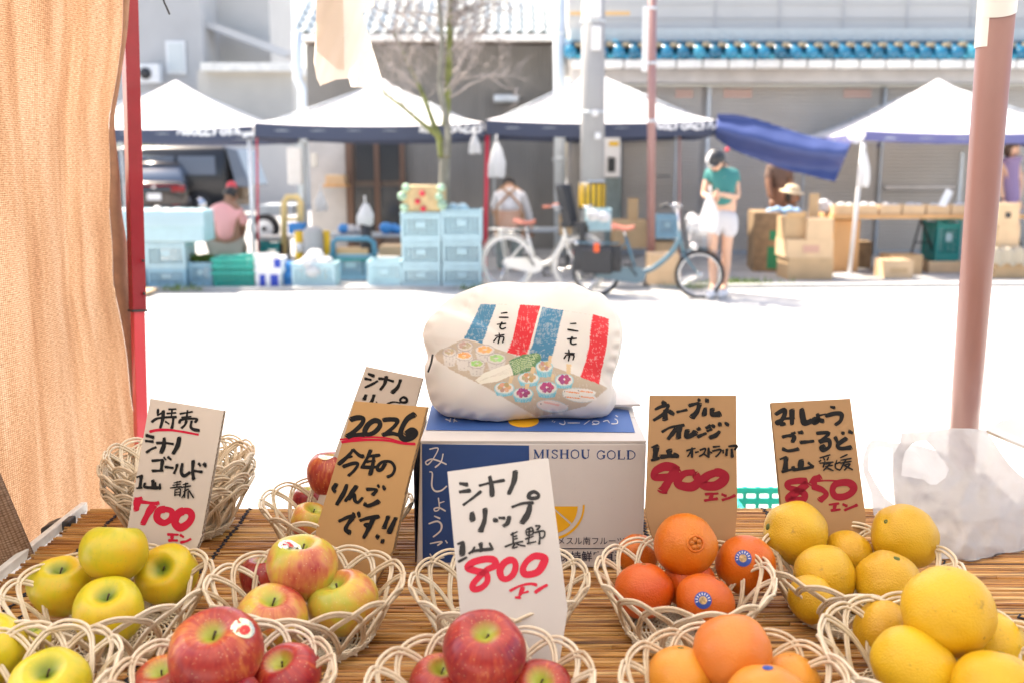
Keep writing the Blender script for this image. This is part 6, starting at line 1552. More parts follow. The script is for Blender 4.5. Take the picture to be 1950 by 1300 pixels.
bp = N.new('ShaderNodeBump'); bp.inputs['Strength'].default_value = .5; bp.inputs['Distance'].default_value = .002; L.new(wv_, bp.inputs['Height']); L.new(bp.outputs[0], b_.inputs['Normal'])
L.new(ms.outputs[0], N['Material Output'].inputs[0])
edge_px = catmull(VV([(231, -90), (230, 0), (228, 70), (216, 160), (205, 215), (203, 250), (206, 330), (204, 400), (210, 470), (212, 540), (226, 610), (238, 680), (246, 760), (262, 850), (275, 1000), (285, 1150)]), 5)
def edge_x(z):
    Yc_ = 2.28
    for i in range(len(edge_px) - 1):
        p0, p1 = P(edge_px[i].x, edge_px[i].y, Yc_), P(edge_px[i + 1].x, edge_px[i + 1].y, Yc_)
        if p1.z <= z <= p0.z: return p0.lerp(p1, (p0.z - z) / max(1e-6, p0.z - p1.z)).x
    return P(edge_px[0].x, edge_px[0].y, Yc_).x if z > 2 else P(edge_px[-1].x, edge_px[-1].y, Yc_).x
def curtain_pt(s_, z):      # s_: 0 at the far edge, 1 towards the viewer
    xe = edge_x(z); y = 2.28 - .98 * s_
    x = xe * (1 - min(1, s_ * 2.5)) + (-.935) * min(1, s_ * 2.5)
    fold = .5 + .5 * (2.1 - z)
    x += .006 * math.sin(s_ * 19 + z * .9) * min(1, s_ * 5) * fold + .002 * math.sin(s_ * 43 + z * 2) * min(1, s_ * 6) - .03 * s_
    y += .012 * math.sin(s_ * 30 + z)
    return Vector((x, y, z))
g = MB(); g.grid(110, 60, lambda u, v: curtain_pt(u, .62 + (2.5 - .62) * v))
cu = thing('burlap_curtain', 'sunlit brown burlap cloth hanging as the left side wall of the stall', 'curtain', (-.93, 2.2, .62))
o = obj('cloth', g, bur, cu)
uv = o.data.uv_layers.new(name='UVMap')
for p in o.data.polygons:
    for li in p.loop_indices:
        vi = o.data.loops[li].vertex_index; uv.data[li].uv = ((vi % 110) / 109 * 1.05, (vi // 110) / 59 * 1.88)
def hem(u, v):
    z = .62 + 1.88 * v; p = curtain_pt(0, z); w_ = .022 * (.55 + .45 * math.sin(z * 6.1 + .6)) + .004
    a = u * 2.6; return p + Vector((w_ * math.sin(a) * .75, w_ * 1.4 * (1 - math.cos(a)) + .001, 0))
g = MB(); g.grid(7, 60, hem); o = obj('turned_hem', g, mat('burlap_shaded_hem', (.30, .16, .10), .9, var=.15, vscale=40), cu)  # hem base colour darkened to carry the shade of the fold
# nearer fold hanging at lower left
g = MB()
def fold(u, v):
    z = 1.28 - .62 * v
    top = P(-14, 850, 1.62); bot = P(52, 1052, 1.60)
    xe = top.x + (bot.x - top.x) * min(1.3, (top.z - z) / (top.z - bot.z)) if z < top.z else top.x
    return Vector((xe - .26 * u, 1.61 - .30 * u + .014 * math.sin(u * 26 + z * 3), z))
g.grid(50, 30, fold); f2 = obj('front_fold', g, bur, cu)
uv = f2.data.uv_layers.new(name='UVMap')
for p in f2.data.polygons:
    for li in p.loop_indices:
        vi = f2.data.loops[li].vertex_index; uv.data[li].uv = ((vi % 50) / 49 * .4, (vi // 50) / 29 * .62)
sd = f2.modifiers.new('s', 'SOLIDIFY'); sd.thickness = .004
# curtain rod and canopy overhead
cn = thing('stall_canopy', 'white cloth roof of the fruit stall overhead, shading the table', 'canopy', (.2, .8, 2.25))
g = MB(); x0, x1, y0, y1 = -1.02, 1.9, -1.3, 2.62
ap = Vector(((x0 + x1) / 2, (y0 + y1) / 2, 2.95)); cc = [Vector((x0, y0, 2.3)), Vector((x1, y0, 2.3)), Vector((x1, y1, 2.3)), Vector((x0, y1, 2.3))]
for i in range(4):
    A, B = cc[i], cc[(i + 1) % 4]; g.grid(9, 9, lambda u, v: A.lerp(B, u).lerp(ap, v) - Vector((0, 0, .1 * 4 * v * (1 - v))))
obj('roof', g, mat('stall_roof_cloth', (.74, .72, .68), .7, transl=.32), cn)
g = MB()
for i in range(4): g.tube([cc[i] - Vector((0, 0, .02)), cc[(i + 1) % 4] - Vector((0, 0, .02))], .014, 8)
obj('frame', g, M['red_metal'], cn)
# red square leg, telescoping
pl = thing('tent_leg', 'red square telescoping metal leg beside the burlap curtain', 'tent leg', P(268, 830, 2.33))
dirp = (P(246, 0, 2.36) - P(262, 590, 2.30)).normalized(); base = P(262, 590, 2.30)
def sq(mb, a, b, w, rot=R(38)):
    ax = (b - a).normalized(); u = Vector((math.cos(rot), math.sin(rot), 0)); u = (u - ax * u.dot(ax)).normalized(); v = ax.cross(u); h = w / 2
    mb.add([a + u * i * h + v * j * h for i, j in ((-1, -1), (1, -1), (1, 1), (-1, 1))] + [b + u * i * h + v * j * h for i, j in ((-1, -1), (1, -1), (1, 1), (-1, 1))], [(3, 2, 1, 0), (4, 5, 6, 7), (0, 1, 5, 4), (1, 2, 6, 5), (2, 3, 7, 6), (3, 0, 4, 7)])
g = MB(); sq(g, base, base + dirp * 1.05, .0315); obj('outer_tube', g, M['red_metal'], pl, bevel=.0015)
g = MB(); bt_ = base - dirp * 1.38; sq(g, bt_, base + dirp * .05, .0262); obj('inner_tube', g, mat('light_red_metal', (.62, .06, .08), .35, coat=.3), pl, bevel=.0015)
g = MB(); sq(g, base - dirp * .004, base + dirp * .001, .0345); obj('collar', g, M['dark'], pl)
for (x, y) in ((273, 497), (275, 560)):
    g = MB(); c = P(x, y, 2.288); g.tube([c, c + Vector((-.004, .008, 0))], .0032, 10); obj('pin_hole', g, M['dark'], pl)
g = MB(); g.box((bt_.x, bt_.y, .006), (.09, .09, .008)); obj('foot_plate', g, M['red_metal'], pl)
# pink round pole at right
pk = thing('stall_pole', 'thick faded pink round pole with white tape at its top on the right', 'pole', P(1835, 815, 2.08))
a = P(1836, 815, 2.10); b = P(1905, -60, 1.76); dv = (b - a).normalized(); lo = a - dv * (a.z / dv.z)
g = MB(); g.tube([lo, b + dv * .3], .0298, 40); obj('pipe', g, M['pink_metal'], pk)
t0 = P(1901, 22, 1.79); 
tk = (t0 - a).length; q0 = a + dv * tk; g = MB()
g.tube([q0 + dv * .0, q0 + dv * .4], .0312, 40, cap=False); obj('tape_wrap', g, M['tape'], pk)
g = MB(); a2 = P(1868, 170, 1.83)
q1 = a + dv * ((P(1895, 90, 1.81) - a).length)
g.grid(10, 8, lambda u, v: q1 + dv * (.22 * v) + Vector((.0320 * math.cos(R(150 + 75 * u)), .0320 * math.sin(R(150 + 75 * u)), 0)))
obj('tape_tail', g, M['tape'], pk)
# black clamp at the table's back left corner
g = MB(); c = P(108, 1012, 1.735); c.z = TZ - .006
g.prism([(c.x - .028, c.y + .03, c.z - .03), (c.x + .020, c.y + .04, c.z - .03), (c.x + .020, c.y + .04, c.z + .012), (c.x - .012, c.y + .034, c.z + .008), (c.x - .028, c.y + .03, c.z + .001)], (0, -.035, 0))
tag(obj('black_clamp', g, M['dark'], loc=c, bevel=.003), 'black plastic clamp at the back left corner of the stall table', 'clamp')
# little dangling cable
g = MB(); g.tube(catmull([P(300, -40, 2.2), P(311, 0, 2.2), P(317, 14, 2.2), P(323, 28, 2.2)], 4), .0022, 6)
tag(obj('hanging_cable', g, M['dark'], loc=P(300, -40, 2.2)), 'short black cable end hanging from above near the red leg', 'cable')

# ---------------------------------------------------------- cream cloth bag hanging from the stall front
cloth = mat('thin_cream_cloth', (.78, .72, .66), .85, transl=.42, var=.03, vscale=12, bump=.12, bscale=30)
inner = mat('tan_shade_inner_cloth', (.60, .46, .36), .85, transl=.2, var=.05)  # inner shading of the bag is put into this tan colour
Yh = 2.45
def hb(x, y): 
    u = (x - 600) / 130; return P(x, y, Yh - .05 * math.sin(max(0, min(1, u)) * math.pi) + .010 * math.sin(x * .06 + y * .02) + .002 * math.sin(y * .07 + x * .2))
cbg = thing('cloth_bag', 'thin cream cloth bag hanging open end down from the top edge', 'cloth bag', P(660, 0, Yh))
g = sheet([(604, -60), (601, 60), (597, 118), (603, 150), (610, 165), (616, 160), (640, 152), (664, 150), (668, 166), (705, 168), (730, 163), (727, 150), (712, 100), (694, 40), (690, 25), (713, 12), (714, -60)], [], 5, hb); obj('front_cloth', g, cloth, cbg)
g = sheet([(605, -60), (603, 60), (604, 98), (620, 112), (642, 132), (656, 134), (655, 60), (652, -60)], [], 6, lambda x, y: hb(x, y) - Vector((0, .004, 0))); obj('tan_shade_layer', g, mat('tan_shade_cloth', (.70, .63, .56), .85, transl=.2), cbg)  # second sheet is an added patch, its tan carries the bag's shading
def hb2(x, y): return P(x, y, Yh + .05 + .01 * math.sin(x * .11))
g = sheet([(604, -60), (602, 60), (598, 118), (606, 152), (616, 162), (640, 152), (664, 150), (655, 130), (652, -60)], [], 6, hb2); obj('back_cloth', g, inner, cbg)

# ---------------------------------------------------------- thin carrier bag on the table
pfilm, N, L, b_ = node_mat('thin_white_film')
b_.inputs['Base Color'].default_value = (.70, .70, .725, 1); b_.inputs['Roughness'].default_value = .3
tc = N.new('ShaderNodeTexCoord'); n1 = N.new('ShaderNodeTexNoise'); n1.inputs['Scale'].default_value = 11; n1.inputs['Detail'].default_value = 6; n1.inputs['Distortion'].default_value = 2.5; L.new(tc.outputs['Object'], n1.inputs['Vector'])
bp = N.new('ShaderNodeBump'); bp.inputs['Strength'].default_value = .25; bp.inputs['Distance'].default_value = .02; L.new(n1.outputs[0], bp.inputs['Height']); L.new(bp.outputs[0], b_.inputs['Normal'])
t1 = N.new('ShaderNodeBsdfTranslucent'); t1.inputs[0].default_value = (.52, .52, .55, 1); m1 = N.new('ShaderNodeMixShader'); m1.inputs[0].default_value = .45
t2 = N.new('ShaderNodeBsdfTransparent'); m2 = N.new('ShaderNodeMixShader'); m2.inputs[0].default_value = .88
L.new(b_.outputs[0], m1.inputs[1]); L.new(t1.outputs[0], m1.inputs[2]); L.new(t2.outputs[0], m2.inputs[1]); L.new(m1.outputs[0], m2.inputs[2]); L.new(m2.outputs[0], N['Material Output'].inputs[0])
def Z3(x, y): return (1620 + x / 3.095, 740 + y / 3.095)
body = [Z3(*p) for p in [(300, 262), (340, 255), (430, 250), (520, 240), (600, 231), (700, 232), (792, 240), (830, 290), (880, 370), (930, 440), (985, 498), (1080, 560), (1190, 640), (1230, 900), (1190, 1150), (1080, 1190), (1010, 1210), (930, 1180), (760, 1140), (560, 1105), (430, 1040), (330, 930), (268, 760), (252, 600), (245, 480), (255, 380), (290, 320)]]
hole = [Z3(*p) for p in [(352, 330), (390, 308), (440, 302), (470, 325), (505, 370), (550, 430), (583, 470), (560, 520), (505, 562), (470, 562), (420, 530), (350, 518), (300, 508), (305, 430), (320, 370)]]
cb0 = P(1840, 1100, 1.62); cb0.z = TZ
cbag = thing('carrier_bag', 'thin white plastic carrier bag with open handles standing at the right of the table', 'plastic bag', cb0)
def bagf(x, y, Y0, amp, sg):
    u = (x - 1700) / 280; v = (y - 815) / 320
    n_ = mnoise.noise(Vector((x * .016, y * .010, sg))) + .5 * mnoise.noise(Vector((x * .04, y * .03, sg + 3)))
    n_ += .35 * (abs(mnoise.noise(Vector((x * .011 + y * .006, y * .013 - x * .004, sg + 9)))) ** .6 - .4) + .15 * math.sin(x * .05 + 1.5 * math.sin(y * .012)) + .2 * (abs(mnoise.noise(Vector((x * .03 - y * .01, y * .022, sg + 2)))) ** .7)
    Y_ = Y0 - amp * math.sin(max(0, min(1, u)) * math.pi) * max(0, min(1, v * 1.6)) + .022 * n_ - .10 * max(0, v - .3) 
    return P(x, y, Y_)
def clampz(p): p.z = max(p.z, TZ + .002); return p
g = sheet(body, [hole], 5, lambda x, y: clampz(bagf(x, y, 1.70, .07, 0))); obj('front_film', g, pfilm, cbag)
hand_o = [Z3(*p) for p in [(75, 400), (95, 335), (125, 303), (160, 295), (230, 312), (300, 318), (400, 332), (560, 380), (640, 480), (800, 500), (1000, 700), (1000, 1100), (520, 1080), (200, 900), (135, 740), (120, 610), (78, 500), (70, 450)]]
hand_h = [Z3(*p) for p in [(104, 420), (112, 375), (140, 348), (190, 342), (245, 352), (250, 480), (262, 560), (270, 690), (200, 640), (150, 560), (108, 480)]]
g = sheet(hand_o, [hand_h], 6, lambda x, y: clampz(bagf(x, y, 1.80, -.02, 5))); obj('back_film', g, pfilm, cbag)
# teal basket on the street right behind the table and the white board at right
tbk = P(1452, 985, 2.05)
basket_lab = 'teal slatted plastic basket on the ground just behind the table by the 850 sign'
bk = thing('plastic_basket', basket_lab, 'basket', (P(1550, 940, 2.2).x, 2.4, 0))
cxb = P(1568, 940, 2.25).x; zb_ = P(1545, 915, 2.6).z
for s_ in (0, 1):
    g = MB()
    for k in range(6): g.box((cxb, 2.22 + s_ * .36, zb_ - .02 - k * .030), (.30, .008, .017))
    for k in range(9): g.box((cxb - .14 + .035 * k, 2.222 + s_ * .36, zb_ - .10), (.010, .008, .18))
    obj('basket_side', g, M['crate_teal'], bk)
    g = MB()
    for k in range(6): g.box((cxb - .15 + s_ * .30, 2.40, zb_ - .02 - k * .030), (.008, .36, .017))
    for k in range(9): g.box((cxb - .15 + s_ * .30, 2.24 + .04 * k, zb_ - .10), (.008, .010, .18))
    obj('basket_side', g, M['crate_teal'], bk)
g = MB(); g.box((cxb, 2.4, zb_ - .2), (.29, .35, .01)); obj('floor', g, M['crate_teal'], bk)
g = MB(); g.box((cxb, 2.4, (zb_ - .21) / 2), (.32, .38, zb_ - .212)); tag(obj('support_crate', g, M['crate_green'], loc=(cxb, 2.4, 0), bevel=.006), 'dark teal crate under the slatted teal basket behind the table', 'crate')
g = MB(); q = [P(1878, 818, 1.95), P(1950, 848, 1.90), P(2020, 876, 1.86), P(2040, 730, 2.15), P(1960, 766, 2.15)]
g.prism(q, (0, .002, -.006)); o = tag(obj('card_lid', g, mat('white_card', (.66, .66, .65), .7), loc=q[0]), 'corner of a white cardboard lid with corrugated edge at the right frame edge', 'cardboard')
g = MB(); zz = [q[0].lerp(q[2], i / 60) + Vector((0, -.001, -.003 + (.0025 if i % 2 else -.0025))) for i in range(61)]; g.tube(zz, .0008, 4); obj('corrugation', g, M['card'], o)
g = MB(); lgp = q[1] + Vector((.1, .15, 0)); g.box((lgp.x + .1, lgp.y + .05, (lgp.z - .03) / 2), (.25, .2, lgp.z - .03)); tag(obj('white_carton', g, M['white_metal'], loc=(lgp.x, lgp.y, 0)), 'white carton under the card lid at the right frame edge', 'box')
# ================================================================== PRICE CARDS
INK = mat('black_marker_ink', (.014, .014, .015), .8, spec=.2); RINK = mat('red_marker_ink', (.52, .015, .045), .8, spec=.2); RINK2 = mat('dark_red_marker_ink', (.27, .012, .028), .8, spec=.2)
CW = mat('white_faced_cardboard', (.56, .49, .43), .75, var=.03, vscale=14); CW2 = mat('white_card', (.60, .575, .56), .7, var=.02, vscale=14)
CBR = mat('kraft_cardboard', (.50, .29, .12), .75, var=.06, vscale=12, stretch=(1, 1, .4)); CBR2 = mat('darker_kraft_cardboard', (.36, .21, .10), .75, var=.05, vscale=12)
EDG = mat('corrugated_edge', (.20, .15, .10), .9)
def card(label, poly, org, strokes, Ytop, Ybot, yaw, m, th=.0065, xs=4.0, edge=None, name='price_card', bold=(1.3, 1.3)):
    """poly in photo pixels; the card lies in a plane leaning from Ybot to Ytop, turned by yaw degrees"""
    tp = min(poly, key=lambda p: p[1]); bt = max(poly, key=lambda p: p[1]); cx = sum(p[0] for p in poly) / len(poly)
    A, B = P(cx, tp[1], Ytop), P(cx, bt[1], Ybot); up = (A - B).normalized(); rt = Vector((math.cos(R(yaw)), math.sin(R(yaw)), 0)); rt = (rt - up * rt.dot(up)).normalized()
    n = rt.cross(up).normalized()
    if n.dot(EYE - A) < 0: n = -n
    pts = [plane_hit(x, y, A, n) for x, y in poly]
    t = thing(name, label, 'price card', B, group='handwritten price cards standing in the fruit baskets')
    g = MB(); g.prism(pts, -n * th); obj('card_board', g, m, t)
    to3 = lambda x, y, l: plane_hit(org[0] + x / xs, org[1] + y / xs, A, n) + n * (.0004 + l)
    for (nm, mt_, lst) in strokes:
        g = MB(); k = 0
        for (w, pts2) in lst: ribbon(g, pts2, w * ((bold[1] if w > 28 else 1.15) if 'red' in nm else (bold[0] if w > 13 else 1.12)), to3, lift=.00003 * k); k += 1
        obj(nm, g, mt_, t)
    # the open flutes along the edges
    g = MB(); cen = sum(pts, Vector()) / len(pts)
    for (i, j) in (edge or []):
        a, b = pts[i], pts[j]; L_ = (b - a).length; N_ = int(L_ / .0042); out = ((a + b) / 2 - cen); out -= (b - a).normalized() * out.dot((b - a).normalized()); out = out.normalized()
        zz = [a.lerp(b, q / N_) + out * .0003 - n * (th * (.2 if q % 2 else .8)) for q in range(N_ + 1)]; g.tube(zz, .00055, 4)
        for f_ in (.08, .92): g.tube([a + out * .0003 - n * th * f_, b + out * .0003 - n * th * f_], .0005, 4)
    if edge: obj('corrugated_edge', g, m, t)
    if edge:
        g = MB()
        for (i, j) in edge:
            a, b = pts[i], pts[j]; out = ((a + b) / 2 - cen); out = out.normalized() * .0001; g.add([a + out - n * th * .1, b + out - n * th * .1, b + out - n * th * .9, a + out - n * th * .9], [(0, 1, 2, 3)])
        obj('dark_flutes', g, EDG, t)
    return t
S1 = [(16, [(245, 92), (242, 132)]), (14, [(240, 140), (292, 112)]), (18, [(198, 190), (235, 165), (300, 155), (384, 152)]), (22, [(285, 105), (280, 170), (262, 235)]), (13, [(325, 94), (382, 92)]), (13, [(352, 95), (346, 150)]), (13, [(312, 126), (382, 120)]), (19, [(362, 155), (358, 200), (350, 238)]), (13, [(300, 186), (330, 205)]),
      (13, [(412, 128), (508, 112)]), (14, [(470, 102), (464, 152)]), (12, [(425, 156), (498, 148)]), (18, [(408, 198), (420, 175), (480, 165), (542, 168), (528, 192)]), (18, [(462, 180), (450, 212), (425, 236)]), (20, [(502, 182), (495, 228), (520, 248), (560, 255)]),
      (24, [(155, 292), (212, 308)]), (19, [(150, 334), (208, 340)]), (18, [(158, 422), (192, 398), (230, 382)]), (18, [(235, 350), (300, 350), (362, 358)]), (26, [(293, 312), (290, 370), (268, 426)]), (27, [(408, 307), (395, 370), (360, 432)]),
      (17, [(200, 486), (285, 478)]), (23, [(280, 482), (270, 560)]), (18, [(202, 562), (284, 560)]), (12, [(290, 458), (308, 478)]), (18, [(322, 456), (345, 476)]), (18, [(300, 532), (362, 540)]), (18, [(392, 512), (385, 545), (368, 582)]), (21, [(432, 505), (424, 570), (446, 600), (490, 572)]), (24, [(515, 485), (510, 560), (518, 625)]), (19, [(522, 562), (582, 570)]), (18, [(556, 505), (570, 525)]), (22, [(596, 505), (610, 530)]),
      (14, [(85, 610), (128, 597)]), (24, [(120, 600), (110, 690)]), (14, [(84, 694), (126, 690)]), (20, [(148, 655), (146, 684), (205, 690), (262, 690)]), (24, [(208, 634), (208, 688)]), (15, [(228, 650), (228, 686)]), (15, [(262, 660), (262, 702)]),
      (9, [(368, 654), (422, 642)]), (10, [(340, 692), (430, 682)]), (8, [(360, 672), (420, 662)]), (9, [(394, 640), (392, 690)]), (9, [(378, 702), (376, 752)]), (9, [(385, 706), (418, 700), (414, 756)]), (8, [(385, 726), (412, 722)]), (8, [(380, 745), (410, 742)]), (10, [(438, 668), (478, 656)]), (10, [(426, 688), (498, 676)]), (10, [(460, 652), (448, 766)]), (9, [(442, 722), (476, 702)]), (10, [(478, 700), (520, 768)]), (10, [(478, 716), (478, 772)]), (9, [(430, 768), (452, 730)])]
S1r = [(17, [(182, 264), (240, 252), (340, 252), (450, 268), (552, 287)]), (24, [(70, 778), (120, 770)]), (34, [(88, 785), (78, 862)]), (24, [(100, 795), (200, 808), (250, 806)]), (34, [(215, 818), (172, 880), (128, 968)]), (34, [(298, 855), (248, 870), (238, 925), (290, 958), (345, 925), (350, 872), (298, 855)]), (38, [(440, 868), (395, 892), (374, 955), (415, 995), (478, 958), (502, 908), (484, 872), (440, 868)]),
      (17, [(318, 1046), (400, 1048)]), (22, [(352, 1052), (352, 1088)]), (18, [(326, 1092), (394, 1092)]), (18, [(415, 1050), (440, 1066)]), (18, [(418, 1106), (460, 1098), (494, 1080)])]
card('white card reading special sale Shinano Gold, 700 yen in red, at the left', [(286, 758), (425, 781), (384, 1015), (366, 1064), (350, 1085), (250, 1085), (238, 1030)], (240, 755), [('black_lettering', INK, S1), ('red_lettering', RINK, S1r)], 1.50, 1.42, -16, CW, .0075, edge=[(1, 2), (2, 3)], bold=(1.15, 1.5))
S2 = [(18, [(445, 84), (490, 102)]), (16, [(420, 120), (468, 130)]), (14, [(420, 188), (470, 165), (518, 138)]), (16, [(525, 120), (580, 125), (638, 142)]), (20, [(584, 105), (570, 160), (538, 205)]), (22, [(692, 130), (670, 185), (626, 228)]), (22, [(428, 245), (415, 280)]), (22, [(490, 245), (475, 290), (450, 330)]), (10, [(505, 296), (515, 312)]), (12, [(590, 312), (640, 298), (690, 306)]), (15, [(712, 262), (738, 275), (735, 298), (700, 300), (690, 280), (712, 262)])]
card('white card with black Shinano lettering mostly hidden behind the brown 2026 card', [(697, 697), (804, 719), (748, 930), (735, 965), (620, 965), (602, 960)], (590, 690), [('black_lettering', INK, S2)], 1.735, 1.67, -16, CW, .006, edge=[(1, 2)])
S3 = [(30, [(312, 432), (360, 418), (408, 425), (392, 470), (335, 525), (285, 562)]), (26, [(290, 565), (350, 550), (420, 545)]), (30, [(492, 440), (446, 470), (420, 520), (440, 545), (490, 530), (532, 485), (530, 450), (492, 440)]), (24, [(560, 435), (620, 430), (668, 440), (640, 488), (570, 542)]), (24, [(556, 548), (620, 536), (680, 550)]), (36, [(800, 392), (745, 425), (705, 490), (692, 548), (722, 580), (775, 568), (800, 535), (775, 518), (735, 545)]),
      (22, [(330, 662), (290, 712), (220, 772)]), (22, [(332, 662), (380, 705), (412, 712)]), (14, [(285, 720), (325, 712)]), (20, [(255, 790), (330, 765), (368, 770), (338, 820), (296, 858)]), (20, [(465, 665), (440, 720), (395, 800)]), (18, [(450, 712), (535, 702)]), (16, [(432, 752), (498, 745)]), (19, [(395, 792), (460, 795), (515, 792)]), (22, [(490, 705), (480, 780), (460, 852)]), (20, [(578, 762), (550, 808), (522, 815), (520, 785), (560, 752), (620, 755), (648, 800), (630, 848), (592, 868)]),
      (24, [(205, 922), (182, 958), (196, 982)]), (23, [(284, 926), (260, 990), (206, 1078)]), (24, [(358, 938), (320, 990), (272, 1052)]), (19, [(298, 1040), (338, 1000), (346, 1048), (370, 1060), (404, 1026)]), (21, [(435, 962), (510, 966), (480, 1004)]), (26, [(418, 1072), (450, 1088), (528, 1054)]), (15, [(520, 930), (530, 948)]), (18, [(560, 935), (574, 965)]),
      (22, [(225, 1205), (290, 1175), (345, 1165)]), (26, [(330, 1178), (290, 1230), (276, 1270), (310, 1292)]), (14, [(328, 1142), (345, 1155)]), (19, [(372, 1136), (380, 1172)]), (22, [(385, 1200), (450, 1180), (530, 1170)]), (24, [(490, 1178), (450, 1260), (412, 1332)]), (14, [(442, 1252), (420, 1232), (445, 1226), (458, 1248), (434, 1262)]), (26, [(600, 1168), (568, 1258)]), (27, [(658, 1180), (604, 1294)]), (26, [(512, 1315), (524, 1328)]), (28, [(550, 1352), (562, 1362)])]
S3r = [(11, [(228, 583), (330, 575), (470, 565), (600, 575), (690, 600), (800, 620)]), (18, [(245, 603), (330, 592), (460, 586), (600, 592), (700, 612), (802, 618)])]
card('brown kraft card reading 2026 with a red underline, second card from the left', [(675, 763), (812, 774), (770, 940), (748, 1045), (714, 1110), (650, 1130), (600, 1050), (602, 1007)], (590, 690), [('black_lettering', INK, S3), ('red_underline', RINK, S3r)], 1.52, 1.44, -22, CBR, .0085, edge=[(1, 2), (2, 3), (3, 4)], bold=(1.32, 1.3))
S4 = [(26, [(142, 238), (202, 248)]), (26, [(140, 303), (222, 292)]), (20, [(168, 403), (240, 350), (304, 298)]), (20, [(290, 255), (380, 232), (482, 214)]), (32, [(370, 186), (385, 260), (388, 335)]), (34, [(565, 145), (555, 220), (515, 318)]), (26, [(708, 302), (738, 318), (738, 342), (700, 352), (668, 344), (676, 315), (708, 302)]),
      (38, [(235, 460), (240, 522)]), (36, [(335, 432), (330, 520), (300, 602)]), (28, [(400, 515), (430, 522)]), (20, [(440, 500), (485, 502)]), (28, [(520, 490), (505, 540), (474, 562)]), (20, [(540, 418), (620, 390), (702, 385)]), (38, [(678, 400), (660, 470), (614, 540)]),
      (16, [(125, 700), (172, 682)]), (38, [(165, 690), (160, 785)]), (17, [(132, 834), (196, 800)]), (20, [(212, 772), (250, 752), (390, 736)]), (30, [(300, 694), (308, 752)]), (16, [(368, 690), (394, 742)]), (16, [(256, 720), (234, 765)]),
      (12, [(530, 630), (582, 604)]), (14, [(545, 612), (550, 695)]), (10, [(550, 645), (578, 635)]), (10, [(550, 665), (582, 655)]), (13, [(486, 720), (560, 692), (622, 680)]), (12, [(560, 700), (545, 730), (582, 720)]), (13, [(572, 695), (604, 708), (640, 714)]),
      (12, [(650, 590), (690, 575), (700, 620), (655, 632), (645, 595)]), (12, [(672, 582), (666, 690)]), (12, [(642, 662), (702, 640)]), (12, [(655, 696), (722, 680)]), (10, [(645, 610), (698, 600)]), (14, [(718, 562), (752, 562), (730, 592)]), (13, [(712, 612), (782, 600), (785, 640), (762, 655)]), (14, [(745, 600), (752, 650), (746, 700)])]
S4r = [(44, [(400, 820), (330, 815), (240, 840), (204, 880), (270, 905), (340, 922), (352, 980), (310, 1030), (250, 1044), (242, 1008), (290, 950), (350, 895), (412, 862), (400, 820)]), (44, [(520, 822), (475, 850), (448, 900), (462, 955), (502, 965), (548, 930), (568, 870), (556, 830), (520, 822)]), (46, [(720, 790), (662, 822), (625, 880), (634, 925), (680, 930), (740, 908), (778, 850), (786, 805), (720, 790)]),
      (19, [(525, 1056), (600, 1018), (680, 1002), (728, 1012)]), (28, [(622, 1032), (600, 1088)]), (20, [(566, 1106), (604, 1106)]), (14, [(612, 1076), (664, 1060)]), (22, [(716, 1068), (755, 1040), (808, 1010)])]
card('white card reading Shinano Rip, 800 yen in bright red, in front of the citrus carton', [(852, 897), (1044, 871), (1081, 1160), (1064, 1271), (1000, 1290), (890, 1290), (877, 1175)], (840, 860), [('black_lettering', mat('grey_black_ink', (.045, .045, .047), .8, spec=.2), S4), ('red_lettering', mat('bright_red_ink', (.66, .035, .07), .8, spec=.2), S4r)], 1.25, 1.15, 4, CW2, .004, bold=(1.12, 1.18))
S5 = [(30, [(166, 96), (186, 120)]), (20, [(110, 155), (160, 132), (215, 120)]), (20, [(215, 126), (170, 190), (98, 238)]), (34, [(190, 160), (186, 232)]), (26, [(212, 165), (252, 192)]), (18, [(275, 175), (352, 158)]), (22, [(368, 126), (442, 106)]), (34, [(448, 112), (430, 170), (390, 215)]), (20, [(438, 75), (450, 92)]), (28, [(496, 86), (514, 90)]), (30, [(492, 145), (482, 200)]), (34, [(545, 150), (545, 192), (605, 188)]),
      (18, [(162, 326), (230, 290), (330, 274)]), (38, [(295, 280), (290, 330), (287, 372)]), (26, [(268, 302), (240, 340), (208, 380)]), (34, [(356, 312), (346, 362), (392, 348), (418, 325)]), (24, [(432, 308), (450, 300)]), (22, [(434, 362), (498, 336)]), (24, [(498, 296), (532, 280)]), (20, [(542, 272), (562, 290)]), (18, [(506, 320), (540, 305)]), (26, [(524, 370), (570, 352), (600, 322)]), (26, [(592, 265), (612, 272)]), (20, [(642, 255), (668, 276)]),
      (14, [(82, 444), (130, 426)]), (38, [(118, 440), (108, 525)]), (20, [(80, 542), (142, 524)]), (28, [(152, 515), (220, 510), (280, 508)]), (38, [(216, 465), (218, 505)]), (20, [(252, 490), (288, 512)]),
      (12, [(348, 468), (416, 450)]), (15, [(390, 445), (390, 520)]), (12, [(385, 470), (356, 514)]), (13, [(415, 482), (440, 476)]), (13, [(450, 465), (492, 452), (480, 488), (446, 512)]), (13, [(478, 490), (508, 512)]), (15, [(516, 446), (515, 520)]), (13, [(520, 475), (542, 485)]), (12, [(550, 440), (602, 435)]), (13, [(545, 472), (610, 460), (592, 495), (570, 514)]), (13, [(626, 464), (628, 488)]), (18, [(656, 456), (650, 505)]), (15, [(668, 436), (730, 432), (714, 462)]), (19, [(692, 456), (696, 518)])]
